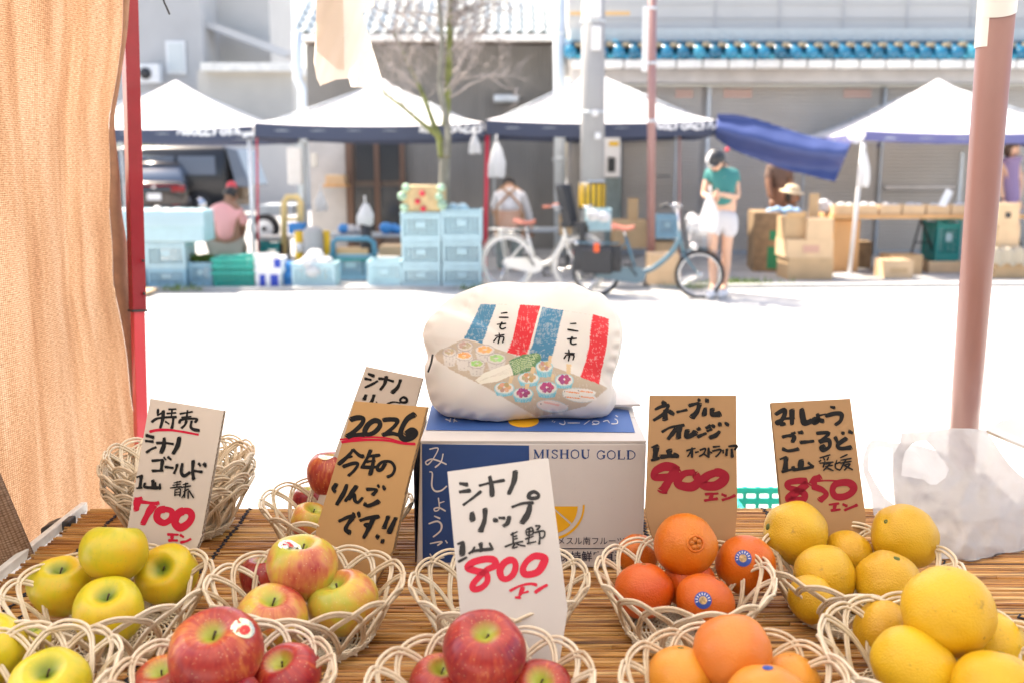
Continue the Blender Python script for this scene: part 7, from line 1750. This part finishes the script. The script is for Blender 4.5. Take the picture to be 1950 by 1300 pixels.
S5r = [(38, [(278, 622), (240, 596), (180, 590), (115, 622), (104, 668), (160, 672), (215, 665), (245, 640), (280, 612)]), (42, [(262, 628), (205, 715), (166, 778)]), (36, [(408, 634), (335, 642), (284, 690), (294, 728), (370, 745), (418, 728), (438, 690), (416, 650)]), (40, [(570, 637), (505, 662), (466, 708), (500, 736), (570, 735), (626, 700), (640, 660), (605, 637), (570, 637)]),
      (17, [(492, 800), (590, 794)]), (26, [(545, 800), (530, 840)]), (19, [(486, 848), (584, 834)]), (19, [(618, 800), (650, 814)]), (19, [(620, 844), (670, 830), (718, 808)])]
card('brown kraft card reading Navel Orange, 900 yen in dark red', [(1238, 752), (1402, 752), (1404, 965), (1400, 1020), (1375, 1050), (1260, 1050), (1241, 1018), (1229, 972), (1232, 915)], (1220, 740), [('black_lettering', INK, S5), ('red_lettering', RINK2, S5r)], 1.50, 1.43, 2, CBR2, .006, edge=[(6, 7)], bold=(1.2, 1.7))
S6 = [(26, [(68, 152), (135, 118), (130, 170), (88, 222), (70, 205)]), (18, [(75, 208), (120, 188), (210, 180)]), (32, [(192, 118), (192, 228)]), (26, [(100, 226), (140, 225)]), (36, [(266, 112), (275, 180), (292, 218), (345, 200)]), (30, [(386, 150), (392, 195), (362, 216), (366, 190), (432, 204)]), (12, [(395, 162), (450, 150)]), (19, [(486, 95), (518, 103)]), (26, [(448, 164), (520, 146), (568, 152), (562, 200), (522, 232)]),
      (24, [(120, 325), (170, 314), (210, 322), (195, 362)]), (23, [(120, 414), (165, 430), (240, 416)]), (18, [(188, 300), (215, 292)]), (24, [(242, 292), (272, 288)]), (22, [(256, 366), (358, 356)]), (21, [(380, 296), (472, 296), (402, 358)]), (28, [(402, 360), (470, 348), (476, 398), (430, 426), (412, 405), (440, 396)]), (22, [(520, 325), (542, 372)]), (28, [(605, 335), (540, 385), (560, 412), (642, 404)]), (20, [(570, 290), (588, 300)]), (22, [(625, 282), (652, 295)]),
      (14, [(100, 494), (150, 476)]), (34, [(146, 484), (140, 575)]), (17, [(116, 590), (205, 568)]), (22, [(200, 552), (206, 572), (275, 566), (345, 552)]), (36, [(262, 500), (256, 562)]), (18, [(314, 520), (354, 552)]),
      (10, [(402, 484), (482, 460)]), (10, [(396, 512), (412, 502)]), (10, [(430, 482), (440, 502)]), (10, [(470, 476), (458, 502)]), (10, [(400, 524), (505, 516)]), (10, [(442, 508), (428, 556)]), (10, [(438, 532), (490, 520)]), (9, [(445, 550), (500, 540)]), (11, [(482, 528), (430, 580)]), (11, [(450, 555), (505, 582)]), (10, [(532, 500), (520, 556), (556, 578)]), (10, [(515, 532), (560, 516)]), (10, [(556, 484), (612, 458)]), (10, [(560, 502), (642, 488)]), (10, [(558, 524), (642, 510)]), (11, [(600, 500), (558, 574)]), (10, [(578, 542), (632, 530), (588, 578)]), (11, [(590, 542), (652, 574)])]
S6r = [(42, [(302, 660), (240, 658), (162, 674), (166, 708), (240, 730), (288, 760), (278, 798), (212, 806), (168, 795), (192, 768), (260, 720), (308, 680)]), (42, [(408, 630), (366, 645), (350, 685)]), (36, [(350, 700), (425, 728), (452, 765), (405, 806)]), (13, [(370, 662), (460, 656), (560, 660)]), (42, [(590, 670), (524, 684), (500, 730), (524, 776), (590, 778), (645, 748), (662, 710), (636, 678), (590, 670)]),
      (15, [(474, 840), (550, 830)]), (22, [(522, 835), (512, 880)]), (17, [(490, 884), (560, 876)]), (19, [(580, 836), (610, 850)]), (19, [(592, 882), (640, 862), (688, 842)])]
card('brown kraft card reading Mishou Gold, 850 yen in dark red, at the right', [(1469, 766), (1619, 758), (1649, 985), (1645, 1018), (1620, 1030), (1500, 1030), (1488, 965)], (1460, 750), [('black_lettering', INK, S6), ('red_lettering', RINK2, S6r)], 1.59, 1.49, 8, CBR2, .0065, edge=[(6, 0)], bold=(1.2, 1.28))

# ================================================================== CITRUS CARTON
BW = mat('white_carton_board', (.60, .575, .575), .6, var=.03, vscale=8); BB = mat('navy_blue_print', (.016, .060, .22), .5, var=.05, vscale=20); BB2 = mat('mid_blue_print', (.035, .11, .36), .5)
OPR = mat('orange_yellow_print', (.80, .42, .02), .5); BWT = mat('white_on_print', (.66, .64, .65), .6); BDK = mat('dark_print', (.03, .035, .07), .5)
Yb = 1.545; zb, zt_ = TZ - .002, 1.064
XLb, XRb = -.157, .214; Dp = .262
bxr = thing('citrus_carton', 'white and navy citrus carton printed MISHOU GOLD carrying the cloud-shaped cushion', 'carton', ((XLb + XRb) / 2, Yb + Dp / 2, zb))
g = MB(); g.prism([(XLb, Yb, zb), (XRb, Yb, zb), (XRb + .002, Yb, zt_ - .004), (XLb + .010, Yb, zt_ - .004)], (0, Dp, 0)); obj('carton_body', g, BW, bxr, bevel=.003)
g = MB(); q = [(XLb + .010, Yb + .0, zt_ - .0035), (XRb + .002, Yb + .0, zt_ - .0035), (XRb - .0, Yb + Dp / 2 - .001, zt_ + .001), (XLb + .012, Yb + Dp / 2 - .001, zt_ + .001)]; g.prism(q, (0, 0, .003)); obj('top_flap', g, BW, bxr)
g = MB(); q = [(XLb + .012, Yb + Dp / 2 + .001, zt_ + .001), (XRb, Yb + Dp / 2 + .001, zt_ + .001), (XRb + .004, Yb + Dp - .02, zt_ + .008), (XLb + .01, Yb + Dp, zt_ + .004)]; g.prism(q, (0, 0, .003)); obj('top_flap', g, BW, bxr)
g = MB(); q = [P(1140, 748, 1.80), P(1205, 757, 1.72), P(1180, 764, 1.68), P(1130, 768, 1.68)]; q[0].z = q[1].z = q[2].z = q[3].z = zt_ + .022
q = [Vector((.17, 1.72, zt_ + .012)), Vector((.225, 1.70, zt_ + .018)), Vector((.205, 1.80, zt_ + .022)), Vector((.14, 1.80, zt_ + .02))]; g.prism(q, (0, 0, .004)); obj('raised_flap', g, BW, bxr)
g = MB(); g.box((XLb + .001 - .003, Yb + Dp / 2, (zb + zt_) / 2 - .01), (.002, Dp - .02, zt_ - zb - .03)); obj('dark_side_panel', g, BDK, bxr)  # dark panel over the carton's left side
FN = Vector((0, -1, 0)); FO = Vector((0, Yb, 1))
def fz(x, y, l=0): return plane_hit(780 + x / 3.824, 740 + y / 3.824, FO, FN) + Vector((0, -.0005 - l, 0))
g = MB(); g.add([fz(*p) for p in [(90, 398), (870, 410), (880, 1262), (95, 1262)]], [(0, 1, 2, 3)]); obj('blue_panel', g, BB, bxr)
# vertical white kana
KV = [(10, [(146, 436), (208, 430), (172, 505), (132, 548), (118, 528), (160, 508), (215, 522), (268, 546)]), (10, [(244, 470), (228, 530), (186, 568)]),
      (11, [(146, 600), (166, 612), (162, 700), (186, 740), (232, 736), (270, 704)]), (10, [(210, 790), (216, 868), (188, 886), (180, 868), (216, 862), (262, 886)]), (8, [(216, 828), (252, 816)]),
      (11, [(180, 922), (222, 940)]), (12, [(140, 978), (200, 960), (232, 984), (224, 1030), (172, 1074)]), (11, [(150, 1122), (235, 1108), (204, 1136)]), (11, [(148, 1196), (180, 1232), (252, 1222)]), (9, [(262, 1100), (275, 1118)])]
g = MB()
for k, (w, p) in enumerate(KV): ribbon(g, p, w, fz, lift=.0004 + .00003 * k)
obj('white_kana', g, BWT, bxr)
# serif capitals
def serif_word(txt, x0, x1, yt, yb):
    """each letter: strokes in a 0..1 box; thick and thin stems with small serifs"""
    T, t_ = 12.5, 5.0
    A_ = {'M': (1.15, [(t_, [(.12, 0), (.12, 1)]), (T, [(.12, 0), (.5, .95)]), (t_, [(.5, .95), (.88, 0)]), (T, [(.88, 0), (.88, 1)]), (t_, [(0, 1), (.24, 1)]), (t_, [(.74, 1), (1, 1)]), (t_, [(0, 0), (.16, 0)]), (t_, [(.84, 0), (1, 0)])]),
          'I': (.5, [(T, [(.5, 0), (.5, 1)]), (t_, [(.15, 0), (.85, 0)]), (t_, [(.15, 1), (.85, 1)])]),
          'S': (.78, [(7.5, [(.85, .2), (.6, .02), (.25, .08), (.15, .28), (.4, .45), (.7, .56), (.88, .75), (.7, .96), (.35, .98), (.12, .78)]), (t_, [(.86, .0), (.86, .26)]), (t_, [(.12, .72), (.12, 1)])]),
          'H': (1.05, [(T, [(.18, 0), (.18, 1)]), (T, [(.82, 0), (.82, 1)]), (t_, [(.18, .48), (.82, .48)]), (t_, [(.02, 0), (.34, 0)]), (t_, [(.02, 1), (.34, 1)]), (t_, [(.66, 0), (.98, 0)]), (t_, [(.66, 1), (.98, 1)])]),
          'O': (1.0, [(7.5, [(.5, .0), (.16, .18), (.08, .5), (.16, .82), (.5, 1.0), (.84, .82), (.92, .5), (.84, .18), (.5, .0)])]),
          'U': (1.0, [(T, [(.2, 0), (.2, .65), (.32, .92), (.55, 1.0)]), (t_, [(.55, 1.0), (.78, .88), (.84, .65), (.84, 0)]), (t_, [(.04, 0), (.36, 0)]), (t_, [(.7, 0), (.98, 0)])]),
          'G': (1.0, [(7.5, [(.86, .22), (.62, .02), (.3, .08), (.1, .42), (.16, .8), (.45, 1.0), (.82, .88)]), (T, [(.84, .58), (.84, .9)]), (t_, [(.64, .56), (1, .56)]), (t_, [(.88, .0), (.88, .28)])]),
          'L': (.85, [(T, [(.22, 0), (.22, 1)]), (t_, [(.05, 0), (.42, 0)]), (t_, [(.05, 1), (.95, 1)]), (t_, [(.95, .74), (.95, 1)])]),
          'D': (1.02, [(T, [(.2, 0), (.2, 1)]), (6.5, [(.2, 0), (.6, .03), (.9, .3), (.9, .7), (.6, .97), (.2, 1)]), (t_, [(.03, 0), (.25, 0)]), (t_, [(.03, 1), (.25, 1)])])}
    gap = .16; tot = sum(A_[c][0] for c in txt) + gap * (len(txt) - 1); sc = (x1 - x0) / tot; x = x0; g = MB(); k = 0
    for c in txt:
        w_, st_ = A_[c]
        for (lw, p) in st_: ribbon(g, [(x + px * w_ * sc, yt + py * (yb - yt)) for px, py in p], lw, fz, lift=.00002 * k, n=5); k += 1
        x += (w_ + gap) * sc
    return g
obj('navy_word', serif_word('MISHOU', 903, 1312, 441, 502), BB, bxr); obj('navy_word', serif_word('GOLD', 1360, 1645, 447, 508), BB, bxr)
# orange slice
g = MB()
def seg(a0, a1, r0, r1, c, n=8): return [(c[0] + r0 * math.cos(R(a0)), c[1] + r0 * math.sin(R(a0)))] + [(c[0] + r1 * math.cos(R(a0 + (a1 - a0) * i / n)), c[1] + r1 * math.sin(R(a0 + (a1 - a0) * i / n))) for i in range(n + 1)]
cc_ = (1020, 848)
for (a0, a1) in ((0, 38), (42, 80), (84, 122)): g.add([fz(*p, .0003) for p in seg(a0, a1, 14, 200, (cc_[0] + 4, cc_[1] + 4))], [tuple(range(10))])
ribbon(g, [(cc_[0] + 248 * math.cos(R(a)), cc_[1] + 240 * math.sin(R(a))) for a in range(-1, 120, 10)], 17, fz, lift=.0003)
obj('orange_slice_print', g, OPR, bxr)
# small sans lettering: two lines
def text_part(body, x, y, size, parent, m, bold=0.0, nm='small_lettering', place=fz):
    cu_ = bpy.data.curves.new('txt', 'FONT'); cu_.body = body; cu_.size = 1.0; cu_.offset = bold
    o = bpy.data.objects.new('txt', cu_); COL.objects.link(o); bpy.context.view_layer.update()
    me = bpy.data.meshes.new_from_object(o.evaluated_get(bpy.context.evaluated_depsgraph_get())); bpy.data.objects.remove(o)
    g = MB(); g.add([place(x + v.co.x * size, y - v.co.y * size, .0006) for v in me.vertices], [tuple(p.vertices) for p in me.polygons]); return obj(nm, g, m, parent)
try:
    text_part('ヒメスル南フルーツ', 1010, 1126, 62, bxr, BDK)
    text_part('保持鮮度直送', 1090, 1246, 80, bxr, BDK, bold=.012)
except Exception as ex: print('text', ex)
g = MB(); g.add([fz(*p, .0003) for p in [(1090, 1156), (1660, 1156), (1660, 1163), (1090, 1163)]], [(0, 1, 2, 3)]); obj('print_rule', g, BDK, bxr)
# faint stamped marks
g = MB(); rnd = random.Random(4)
for k in range(70):
    if k < 40: x, y = rnd.choice((1050, 1130, 1200, 1470)) + rnd.gauss(0, 6), rnd.uniform(560, 800)
    else: x, y = rnd.uniform(1060, 1500), 800 + rnd.gauss(0, 8)
    s_ = rnd.uniform(1, 3); g.add([fz(*p, .0003) for p in [(x, y), (x + s_ * .5, y), (x + s_ * .5, y + s_ * 3), (x, y + s_ * 3)]], [(0, 1, 2, 3)])
obj('scuff_marks', g, mat('pale_violet_mark', (.46, .44, .52), .7), bxr)
# tiny round fruit outline badge (plain ring, no face)
# print on the top: blue panel, slice and upside-down kana
TN = Vector((0, -.035, 1)).normalized(); TO = Vector((0, Yb, zt_ - .0001))
def tz(x, y, l=0): return plane_hit(780 + x / 3.824, 740 + y / 3.824, TO, TN) + TN * (.0006 + l)
g = MB(); g.add([tz(*p) for p in [(118, 300), (1642, 318), (1590, 140), (160, 120)]], [(0, 1, 2, 3)]); obj('blue_top_panel', g, BB2, bxr)
g = MB(); g.add([tz(830 + 112 * math.cos(R(a)), 236 + 46 * math.sin(R(a)), .0004) for a in range(0, 360, 15)], [tuple(range(24))]); obj('orange_top_print', g, OPR, bxr)
g = MB(); KT = [(5, [(1036, 240), (1046, 232)]), (5, [(1060, 238), (1050, 246)]), (6, [(1090, 252), (1120, 262), (1132, 250), (1126, 234)]), (6, [(1152, 250), (1240, 250)]), (5, [(1270, 262), (1300, 240), (1312, 232)]), (6, [(1330, 262), (1372, 256), (1376, 240), (1340, 236), (1334, 250), (1360, 262)]), (6, [(1410, 240), (1440, 232), (1456, 250), (1448, 236)]), (7, [(1470, 256), (1510, 254), (1512, 232), (1494, 220)]), (6, [(1500, 196), (1516, 206)]), (7, [(262, 222), (300, 238)]), (6, [(300, 214), (290, 244)]), (6, [(318, 226), (346, 240)]), (6, [(330, 216), (322, 246)])]
for k, (w, p) in enumerate(KT): ribbon(g, p, w, tz, lift=.0004 + .00002 * k)
obj('white_top_kana', g, BWT, bxr)

# ================================================================== CLOUD CUSHION
ol = [(98, 470), (108, 400), (140, 335), (175, 300), (215, 255), (270, 205), (350, 150), (450, 108), (560, 68), (680, 45), (800, 40), (900, 50), (985, 73), (1080, 52), (1180, 45), (1280, 52), (1380, 80), (1462, 122), (1540, 130), (1600, 178), (1662, 262), (1708, 350), (1725, 450), (1716, 560), (1692, 680), (1650, 800), (1640, 870), (1668, 950), (1662, 1040), (1605, 1125), (1530, 1163), (1450, 1176), (1350, 1184), (1220, 1168), (1100, 1172), (900, 1190), (760, 1216), (650, 1222), (520, 1200), (400, 1176), (290, 1150), (205, 1090), (152, 1020), (126, 930), (108, 830), (102, 740), (128, 665), (112, 600), (96, 530)]
ol = [Vector((780 + x / 4.193, 520 + y / 4.193)) for x, y in ol]; ol = catmull(ol + [ol[0]], 10)[:-1]
cxp, cyp = 998.0, 672.0
def outline_r(th):
    """distance from the centre to the outline in direction th"""
    best = 0; d = Vector((math.cos(th), math.sin(th)))
    for i in range(len(ol)):
        a = ol[i] - Vector((cxp, cyp)); b = ol[(i + 1) % len(ol)] - Vector((cxp, cyp)); e = b - a; den = d.x * e.y - d.y * e.x
        if abs(den) < 1e-9: continue
        t_ = (a.x * e.y - a.y * e.x) / den; u = (a.x * d.y - a.y * d.x) / den
        if t_ > 0 and -1e-6 <= u <= 1 + 1e-6: best = max(best, t_)
    return best
NA = 620; RR = [outline_r(2 * math.pi * i / NA) for i in range(NA)]
_ol = ol
fo_ = [(104, 480), (128, 405), (185, 335), (245, 300), (320, 303), (400, 308), (440, 296), (468, 250), (500, 190), (560, 130), (640, 100), (760, 93), (850, 100), (930, 118), (1000, 140), (1060, 118), (1150, 90), (1280, 82), (1360, 105), (1440, 145), (1530, 185), (1592, 260), (1645, 350), (1680, 480), (1668, 620), (1632, 760), (1600, 860), (1618, 960), (1590, 1050), (1530, 1110), (1450, 1130), (1350, 1140), (1220, 1130), (1100, 1134), (900, 1150), (760, 1176), (650, 1182), (520, 1160), (400, 1136), (290, 1110), (215, 1060), (170, 1000), (142, 920), (124, 830), (120, 740), (150, 660), (135, 590), (112, 530)]
ol = [Vector((780 + x / 4.193, 520 + y / 4.193)) for x, y in fo_]; ol = catmull(ol + [ol[0]], 10)[:-1]
RF = [outline_r(2 * math.pi * i / NA) for i in range(NA)]
# picture printed on the front panel, drawn in the 1929 x 1300 enlargement of the panel and stored per vertex
SCL = .5; PW, PH = int(1929 * SCL), int(1300 * SCL)
img = np.ones((PH, PW, 3), np.float32) * np.array((.69, .67, .65), np.float32); yy_, xx_ = np.mgrid[0:PH, 0:PW].astype(np.float32); XX, YY = xx_ / SCL, yy_ / SCL
rs_ = np.random.RandomState(3)
def smooth_noise(nx, ny, seed):
    r_ = np.random.RandomState(seed).rand(ny + 2, nx + 2).astype(np.float32); u = XX / 1929 * nx; v = YY / 1300 * ny; i = u.astype(int); j = v.astype(int); fu, fv = u - i, v - j
    return (r_[j, i] * (1 - fu) + r_[j, i + 1] * fu) * (1 - fv) + (r_[j + 1, i] * (1 - fu) + r_[j + 1, i + 1] * fu) * fv
crayon = smooth_noise(640, 70, 1) * .62 + smooth_noise(60, 110, 2) * .38
def inpoly(pl):
    c = np.zeros((PH, PW), bool); j = len(pl) - 1
    for i in range(len(pl)):
        xi, yi = pl[i]; xj, yj = pl[j]
        if yi != yj: c ^= ((yi > YY) != (yj > YY)) & (XX < (xj - xi) * (YY - yi) / (yj - yi) + xi)
        j = i
    return c
def paint(mask, col, wear=.0):
    m_ = mask
    if wear > 0: m_ = mask
    img[m_] = np.array(col, np.float32)
    if wear > 0:
        s_ = mask & (crayon > .84 - wear); img[s_] = np.array((.69, .67, .65), np.float32) * .34 + np.array(col, np.float32) * .66
def ell(cx, cy, a, b, rot=0):
    c, s_ = math.cos(R(rot)), math.sin(R(rot)); x = (XX - cx) * c + (YY - cy) * s_; y = -(XX - cx) * s_ + (YY - cy) * c; return (x / a) ** 2 + (y / b) ** 2 < 1
def stroke(pts, w):
    m_ = np.zeros((PH, PW), bool)
    for (x0, y0), (x1, y1) in zip(pts[:-1], pts[1:]):
        dx, dy = x1 - x0, y1 - y0; L2 = dx * dx + dy * dy + 1e-6; t_ = np.clip(((XX - x0) * dx + (YY - y0) * dy) / L2, 0, 1); m_ |= (XX - x0 - t_ * dx) ** 2 + (YY - y0 - t_ * dy) ** 2 < (w / 2) ** 2
    return m_
paint(stroke([(690, 248), (882, 256)], 2.5) | stroke([(1228, 300), (1463, 335)], 2.5), (.60, .56, .52))
paint(inpoly([(200, 650), (240, 612), (300, 590), (430, 525), (580, 562), (780, 632), (860, 662), (1010, 700), (1150, 745), (1360, 825), (1515, 880), (1578, 915), (1500, 985), (1400, 1060), (1200, 1110), (1010, 1140), (800, 1020), (600, 900), (330, 770), (215, 690)]), (.50, .42, .335), .12)
BL, RD = (.055, .215, .365), (.70, .03, .045)
paint(inpoly([(563, 248), (692, 252), (655, 350), (628, 420), (600, 510), (580, 562), (510, 535), (432, 525), (480, 430), (530, 330)]), BL, .22)
paint(inpoly([(882, 252), (1043, 262), (1010, 380), (985, 480), (940, 640), (900, 662), (778, 632), (820, 530), (850, 400), (868, 300)]), RD, .17)
paint(inpoly([(1058, 268), (1140, 285), (1228, 297), (1200, 400), (1165, 560), (1125, 690), (1050, 705), (1045, 650), (950, 640), (985, 560), (1020, 420)]), BL, .22)
paint(inpoly([(1463, 328), (1590, 365), (1585, 480), (1560, 650), (1530, 780), (1512, 882), (1362, 825), (1400, 720), (1432, 580), (1445, 440)]), RD, .17)
GP, GP2 = (.62, .59, .56), (.44, .40, .40)
for (cx, cy, a, b, yb, fc) in ((440, 580, 66, 42, 640, (.50, .40, .30)), (600, 612, 80, 44, 700, (.80, .42, .18)), (318, 628, 56, 38, 738, (.52, .42, .32)), (436, 658, 70, 40, 770, (.84, .40, .14)), (692, 680, 78, 45, 772, (.36, .60, .24)), (535, 722, 66, 38, 812, (.36, .58, .22))):
    paint(inpoly([(cx - a, cy), (cx + a, cy), (cx + a * .72, yb), (cx, yb + 8), (cx - a * .72, yb)]), GP, .15); paint(ell(cx, cy, a, b), GP2); paint(ell(cx, cy, a - 7, b - 6), (.66, .62, .58)); 
    for q in range(7): paint(ell(cx + a * .5 * math.cos(q * .9), cy - 4 + b * .38 * math.sin(q * .9), a * .24, b * .30), tuple(min(1, v * rs_.uniform(.85, 1.2)) for v in fc), .15)
    for q in (-.5, 0, .5): paint(stroke([(cx + a * q, cy + b * .9), (cx + a * q * .8, yb)], 3), GP2)
paint(inpoly([(525, 848), (590, 795), (690, 755), (790, 722), (850, 765), (840, 800), (700, 862), (565, 882)]), (.78, .76, .68), .1)
for q in range(4): paint(stroke([(560 + q * 10, 860 - q * 8), (820, 745 + q * 15)], 3), (.66, .63, .55))
paint(inpoly([(790, 700), (840, 672), (900, 650), (1010, 632), (1040, 645), (1052, 682), (1020, 740), (960, 775), (900, 800), (830, 812), (815, 760)]), (.12, .26, .13), .2)
for q in range(8): paint(stroke([(810 + q * 4, 705 + q * 13), (930, 665 + q * 12), (1030 - q * 8, 645 + q * 14)], 5), (.52, .62, .36))
for (cx, cy, a, b, yb, fc) in ((1075, 745, 70, 48, 822, (.56, .34, .22)), (950, 835, 88, 48, 895, (.52, .33, .20)), (1235, 852, 75, 52, 912, (.40, .08, .22)), (755, 915, 82, 50, 972, (.55, .35, .22)), (1095, 915, 86, 54, 985, (.42, .08, .24)), (905, 958, 84, 48, 1022, (.40, .07, .22))):
    paint(inpoly([(cx - a, cy), (cx + a, cy), (cx + a * .74, yb), (cx, yb + 8), (cx - a * .74, yb)]), (.16, .48, .62), .2); paint(ell(cx, cy, a, b), (.30, .58, .68)); paint(ell(cx, cy - 2, a - 9, b - 8), (.70, .70, .68))
    for q in range(6): paint(ell(cx + a * .42 * math.cos(q * 1.05), cy - 8 + b * .45 * math.sin(q * 1.05), a * .26, b * .36, q * 40), tuple(min(1, v * rs_.uniform(.8, 1.25)) for v in fc), .1)
    for q in (-.6, -.3, 0, .3, .6): paint(stroke([(cx + a * q, cy + b * .95), (cx + a * q * .75, yb)], 4), (.34, .60, .70))
for pl in ([(1110, 655), (1135, 658), (1128, 742), (1100, 738)], [(972, 742), (1005, 745), (990, 800), (962, 795)], [(1252, 720), (1290, 724), (1282, 808), (1252, 802)], [(800, 815), (832, 818), (812, 880), (786, 875)], [(1134, 800), (1158, 808), (1146, 856), (1126, 850)], [(922, 880), (958, 880), (948, 922), (920, 920)]): paint(inpoly(pl), (.66, .50, .31), .1)
for (cx, cy, a, b, rt_) in ((1350, 970, 134, 58, 8), (1138, 1058, 128, 50, 8)):
    paint(ell(cx, cy, a, b, rt_), (.50, .56, .58)); paint(ell(cx, cy, a - 8, b - 7, rt_), (.72, .72, .70))
for (cx, cy, rt_) in ((1300, 945, 6), (1410, 940, 10), (1305, 988, 10), (1420, 985, 12)):
    paint(ell(cx, cy, 78, 20, rt_), (.76, .74, .72)); paint(stroke([(cx - 50, cy - 4), (cx + 50, cy + 8)], 8), (.82, .32, .12)); paint(ell(cx - 62, cy - 6, 4, 4), (.1, .1, .1))
paint(ell(1125, 1052, 108, 38, 6), (.74, .66, .64)); paint(stroke([(1075, 1025), (1190, 1050)], 14), (.78, .46, .42)); paint(ell(1048, 1038, 5, 5), (.1, .1, .1)); paint(inpoly([(1215, 1050), (1265, 1050), (1240, 1095)]), (.72, .66, .64))
KK = (.015, .014, .016)
for (sx_, sy_, k) in ((0, 0, 1.0), (0, 0, 2)):
    if k == 1.0: L_ = [([(730, 322), (780, 316)], 11), ([(714, 354), (788, 355)], 12), ([(698, 410), (770, 402)], 11), ([(738, 392), (722, 430), (738, 447), (768, 436)], 13), ([(714, 478), (718, 496)], 10), ([(682, 500), (756, 492)], 10), ([(694, 515), (670, 548)], 11), ([(694, 512), (750, 510), (742, 556)], 11), ([(722, 500), (706, 562)], 12)]
    else: L_ = [([(1282, 404), (1330, 402)], 11), ([(1262, 450), (1346, 464)], 13), ([(1258, 526), (1334, 520)], 12), ([(1298, 508), (1286, 548), (1300, 567), (1332, 562)], 14), ([(1270, 608), (1274, 632)], 11), ([(1240, 635), (1318, 640)], 11), ([(1250, 652), (1232, 682)], 12), ([(1252, 650), (1310, 652), (1304, 692)], 12), ([(1280, 640), (1268, 700)], 13)]
    LETT = (LETT if k == 2 else []) + L_
# cushion surface: rings from the middle of the front, over the seam, round the side to the back
YC0 = 1.664; lean = math.atan2(.065, .24)
def cush(px, py, fwd):          # fwd towards the viewer
    o = P(cxp, 812, 1.640); up = Vector((0, math.sin(lean), math.cos(lean))); n = Vector((0, -math.cos(lean), math.sin(lean)))
    q = plane_hit(px, py, o + n * -.0, n); return q + n * fwd
seam_s = []
NF = 96; ring_def = [((i / NF) ** .8, 'f', i / NF) for i in range(1, NF + 1)]
g = MB(); vs = [cush(cxp, cyp, .050)]; fs = []; cols_px = []
rings = []
for (s_, kind, t_) in ring_def: rings.append((-s_, .054 * (1 - t_ ** 3.2) ** .85, 0))
rings += [(.12, -.006, 1), (.32, -.012, 1), (.56, -.020, 1), (.78, -.029, 1), (.93, -.038, 1), (1.0, -.045, 1), (.995, -.070, 1), (.975, -.088, 1), (.93, -.102, 1), (.80, -.118, 1), (.5, -.130, 1), (.01, -.135, 1)]
for (s_, fw, k_) in rings:
    for i in range(NA):
        th = 2 * math.pi * i / NA
        if k_ == 0: s_ = abs(s_); r_ = RF[i] * s_
        elif fw > -.05: r_ = RF[i] + (RR[i] - RF[i]) * s_
        else: r_ = RR[i] * s_
        # seam contour sits a little lower than the silhouette at the upper left, as the padded side shows there
        sh = 0
        x = cxp + r_ * math.cos(th) ; y = cyp + r_ * math.sin(th) + sh
        n_ = mnoise.noise(Vector((x * .012, y * .012, .3))) * .006 + mnoise.noise(Vector((x * .03, y * .02, 7))) * .0028 * (s_ ** 2)
        pk_ = .0045 * math.sin(th * 34 + 3 * math.sin(th * 5)) * (max(0, 1 - abs(s_ - 1) * 9) if k_ == 0 else max(0, .8 - s_) if fw > -.01 else 0) * (.4 + .6 * abs(math.sin(th * 3 + 1)))
        vs.append(cush(x, y, fw + n_ * (1 if fw > -.05 else .5) + pk_))
for i in range(NA): fs.append((0, 1 + (i + 1) % NA, 1 + i))
for j in range(len(rings) - 1):
    for i in range(NA): a = 1 + j * NA + i; b = 1 + j * NA + (i + 1) % NA; fs.append((a, b, b + NA, a + NA))
k = 1 + (len(rings) - 1) * NA; fs.append(tuple(k + i for i in range(NA)))
vs = [Vector((v.x, v.y, max(v.z, zt_ + .006))) for v in vs]
g.add(vs, fs, 0, True)
cus = thing('cloud_cushion', 'white cloud-shaped cushion printed with a striped market stall picture, sitting on the carton', 'cushion', (.015, 1.66, zt_ + .006))
cm, N, L, b_ = node_mat('printed_cushion_cloth'); at = N.new('ShaderNodeAttribute'); at.attribute_name = 'print'; L.new(at.outputs['Color'], b_.inputs['Base Color']); b_.inputs['Roughness'].default_value = .85
tc = N.new('ShaderNodeTexCoord'); nz = N.new('ShaderNodeTexNoise'); nz.inputs['Scale'].default_value = 900; L.new(tc.outputs['Object'], nz.inputs['Vector']); bp = N.new('ShaderNodeBump'); bp.inputs['Strength'].default_value = .15; bp.inputs['Distance'].default_value = .002; L.new(nz.outputs[0], bp.inputs['Height']); L.new(bp.outputs[0], b_.inputs['Normal'])
b_.inputs['Sheen Weight'].default_value = .2; b_.inputs['Subsurface Weight'].default_value = .1; b_.inputs['Subsurface Scale'].default_value = .01
o = obj('cover', g, cm, cus)
ca = o.data.color_attributes.new('print', 'FLOAT_COLOR', 'POINT'); arr = np.ones((len(vs), 4), np.float32)
front_n = 1 + NF * NA
for i, v in enumerate(vs):
    if i < front_n:
        x, y = proj(v); ix, iy = int((x - 780) * 4.193 * SCL), int((y - 520) * 4.193 * SCL)
        if 0 <= ix < PW and 0 <= iy < PH: arr[i, :3] = img[iy, ix]; continue
    arr[i, :3] = (.69, .67, .65)
ca.data.foreach_set('color', arr.ravel())
from mathutils.bvhtree import BVHTree
bvh = BVHTree.FromPolygons([tuple(v) for v in vs], fs)
def on_c(x, y, l=0):
    r_ = ray(780 + x / 4.193, 520 + y / 4.193).normalized(); h_ = bvh.ray_cast(EYE, r_); return h_[0] - r_ * (.0007 + l)
g = MB()
for k, (p, w) in enumerate(LETT): ribbon(g, p, w * .98, on_c, lift=.00004 * k)
obj('black_lettering', g, INK, cus)
g = MB(); g.tube(catmull([P(824, 674, 1.63), P(821, 690, 1.628), P(815, 708, 1.626)], 4), .0018, 8); obj('black_loop', g, M['dark'], cus)
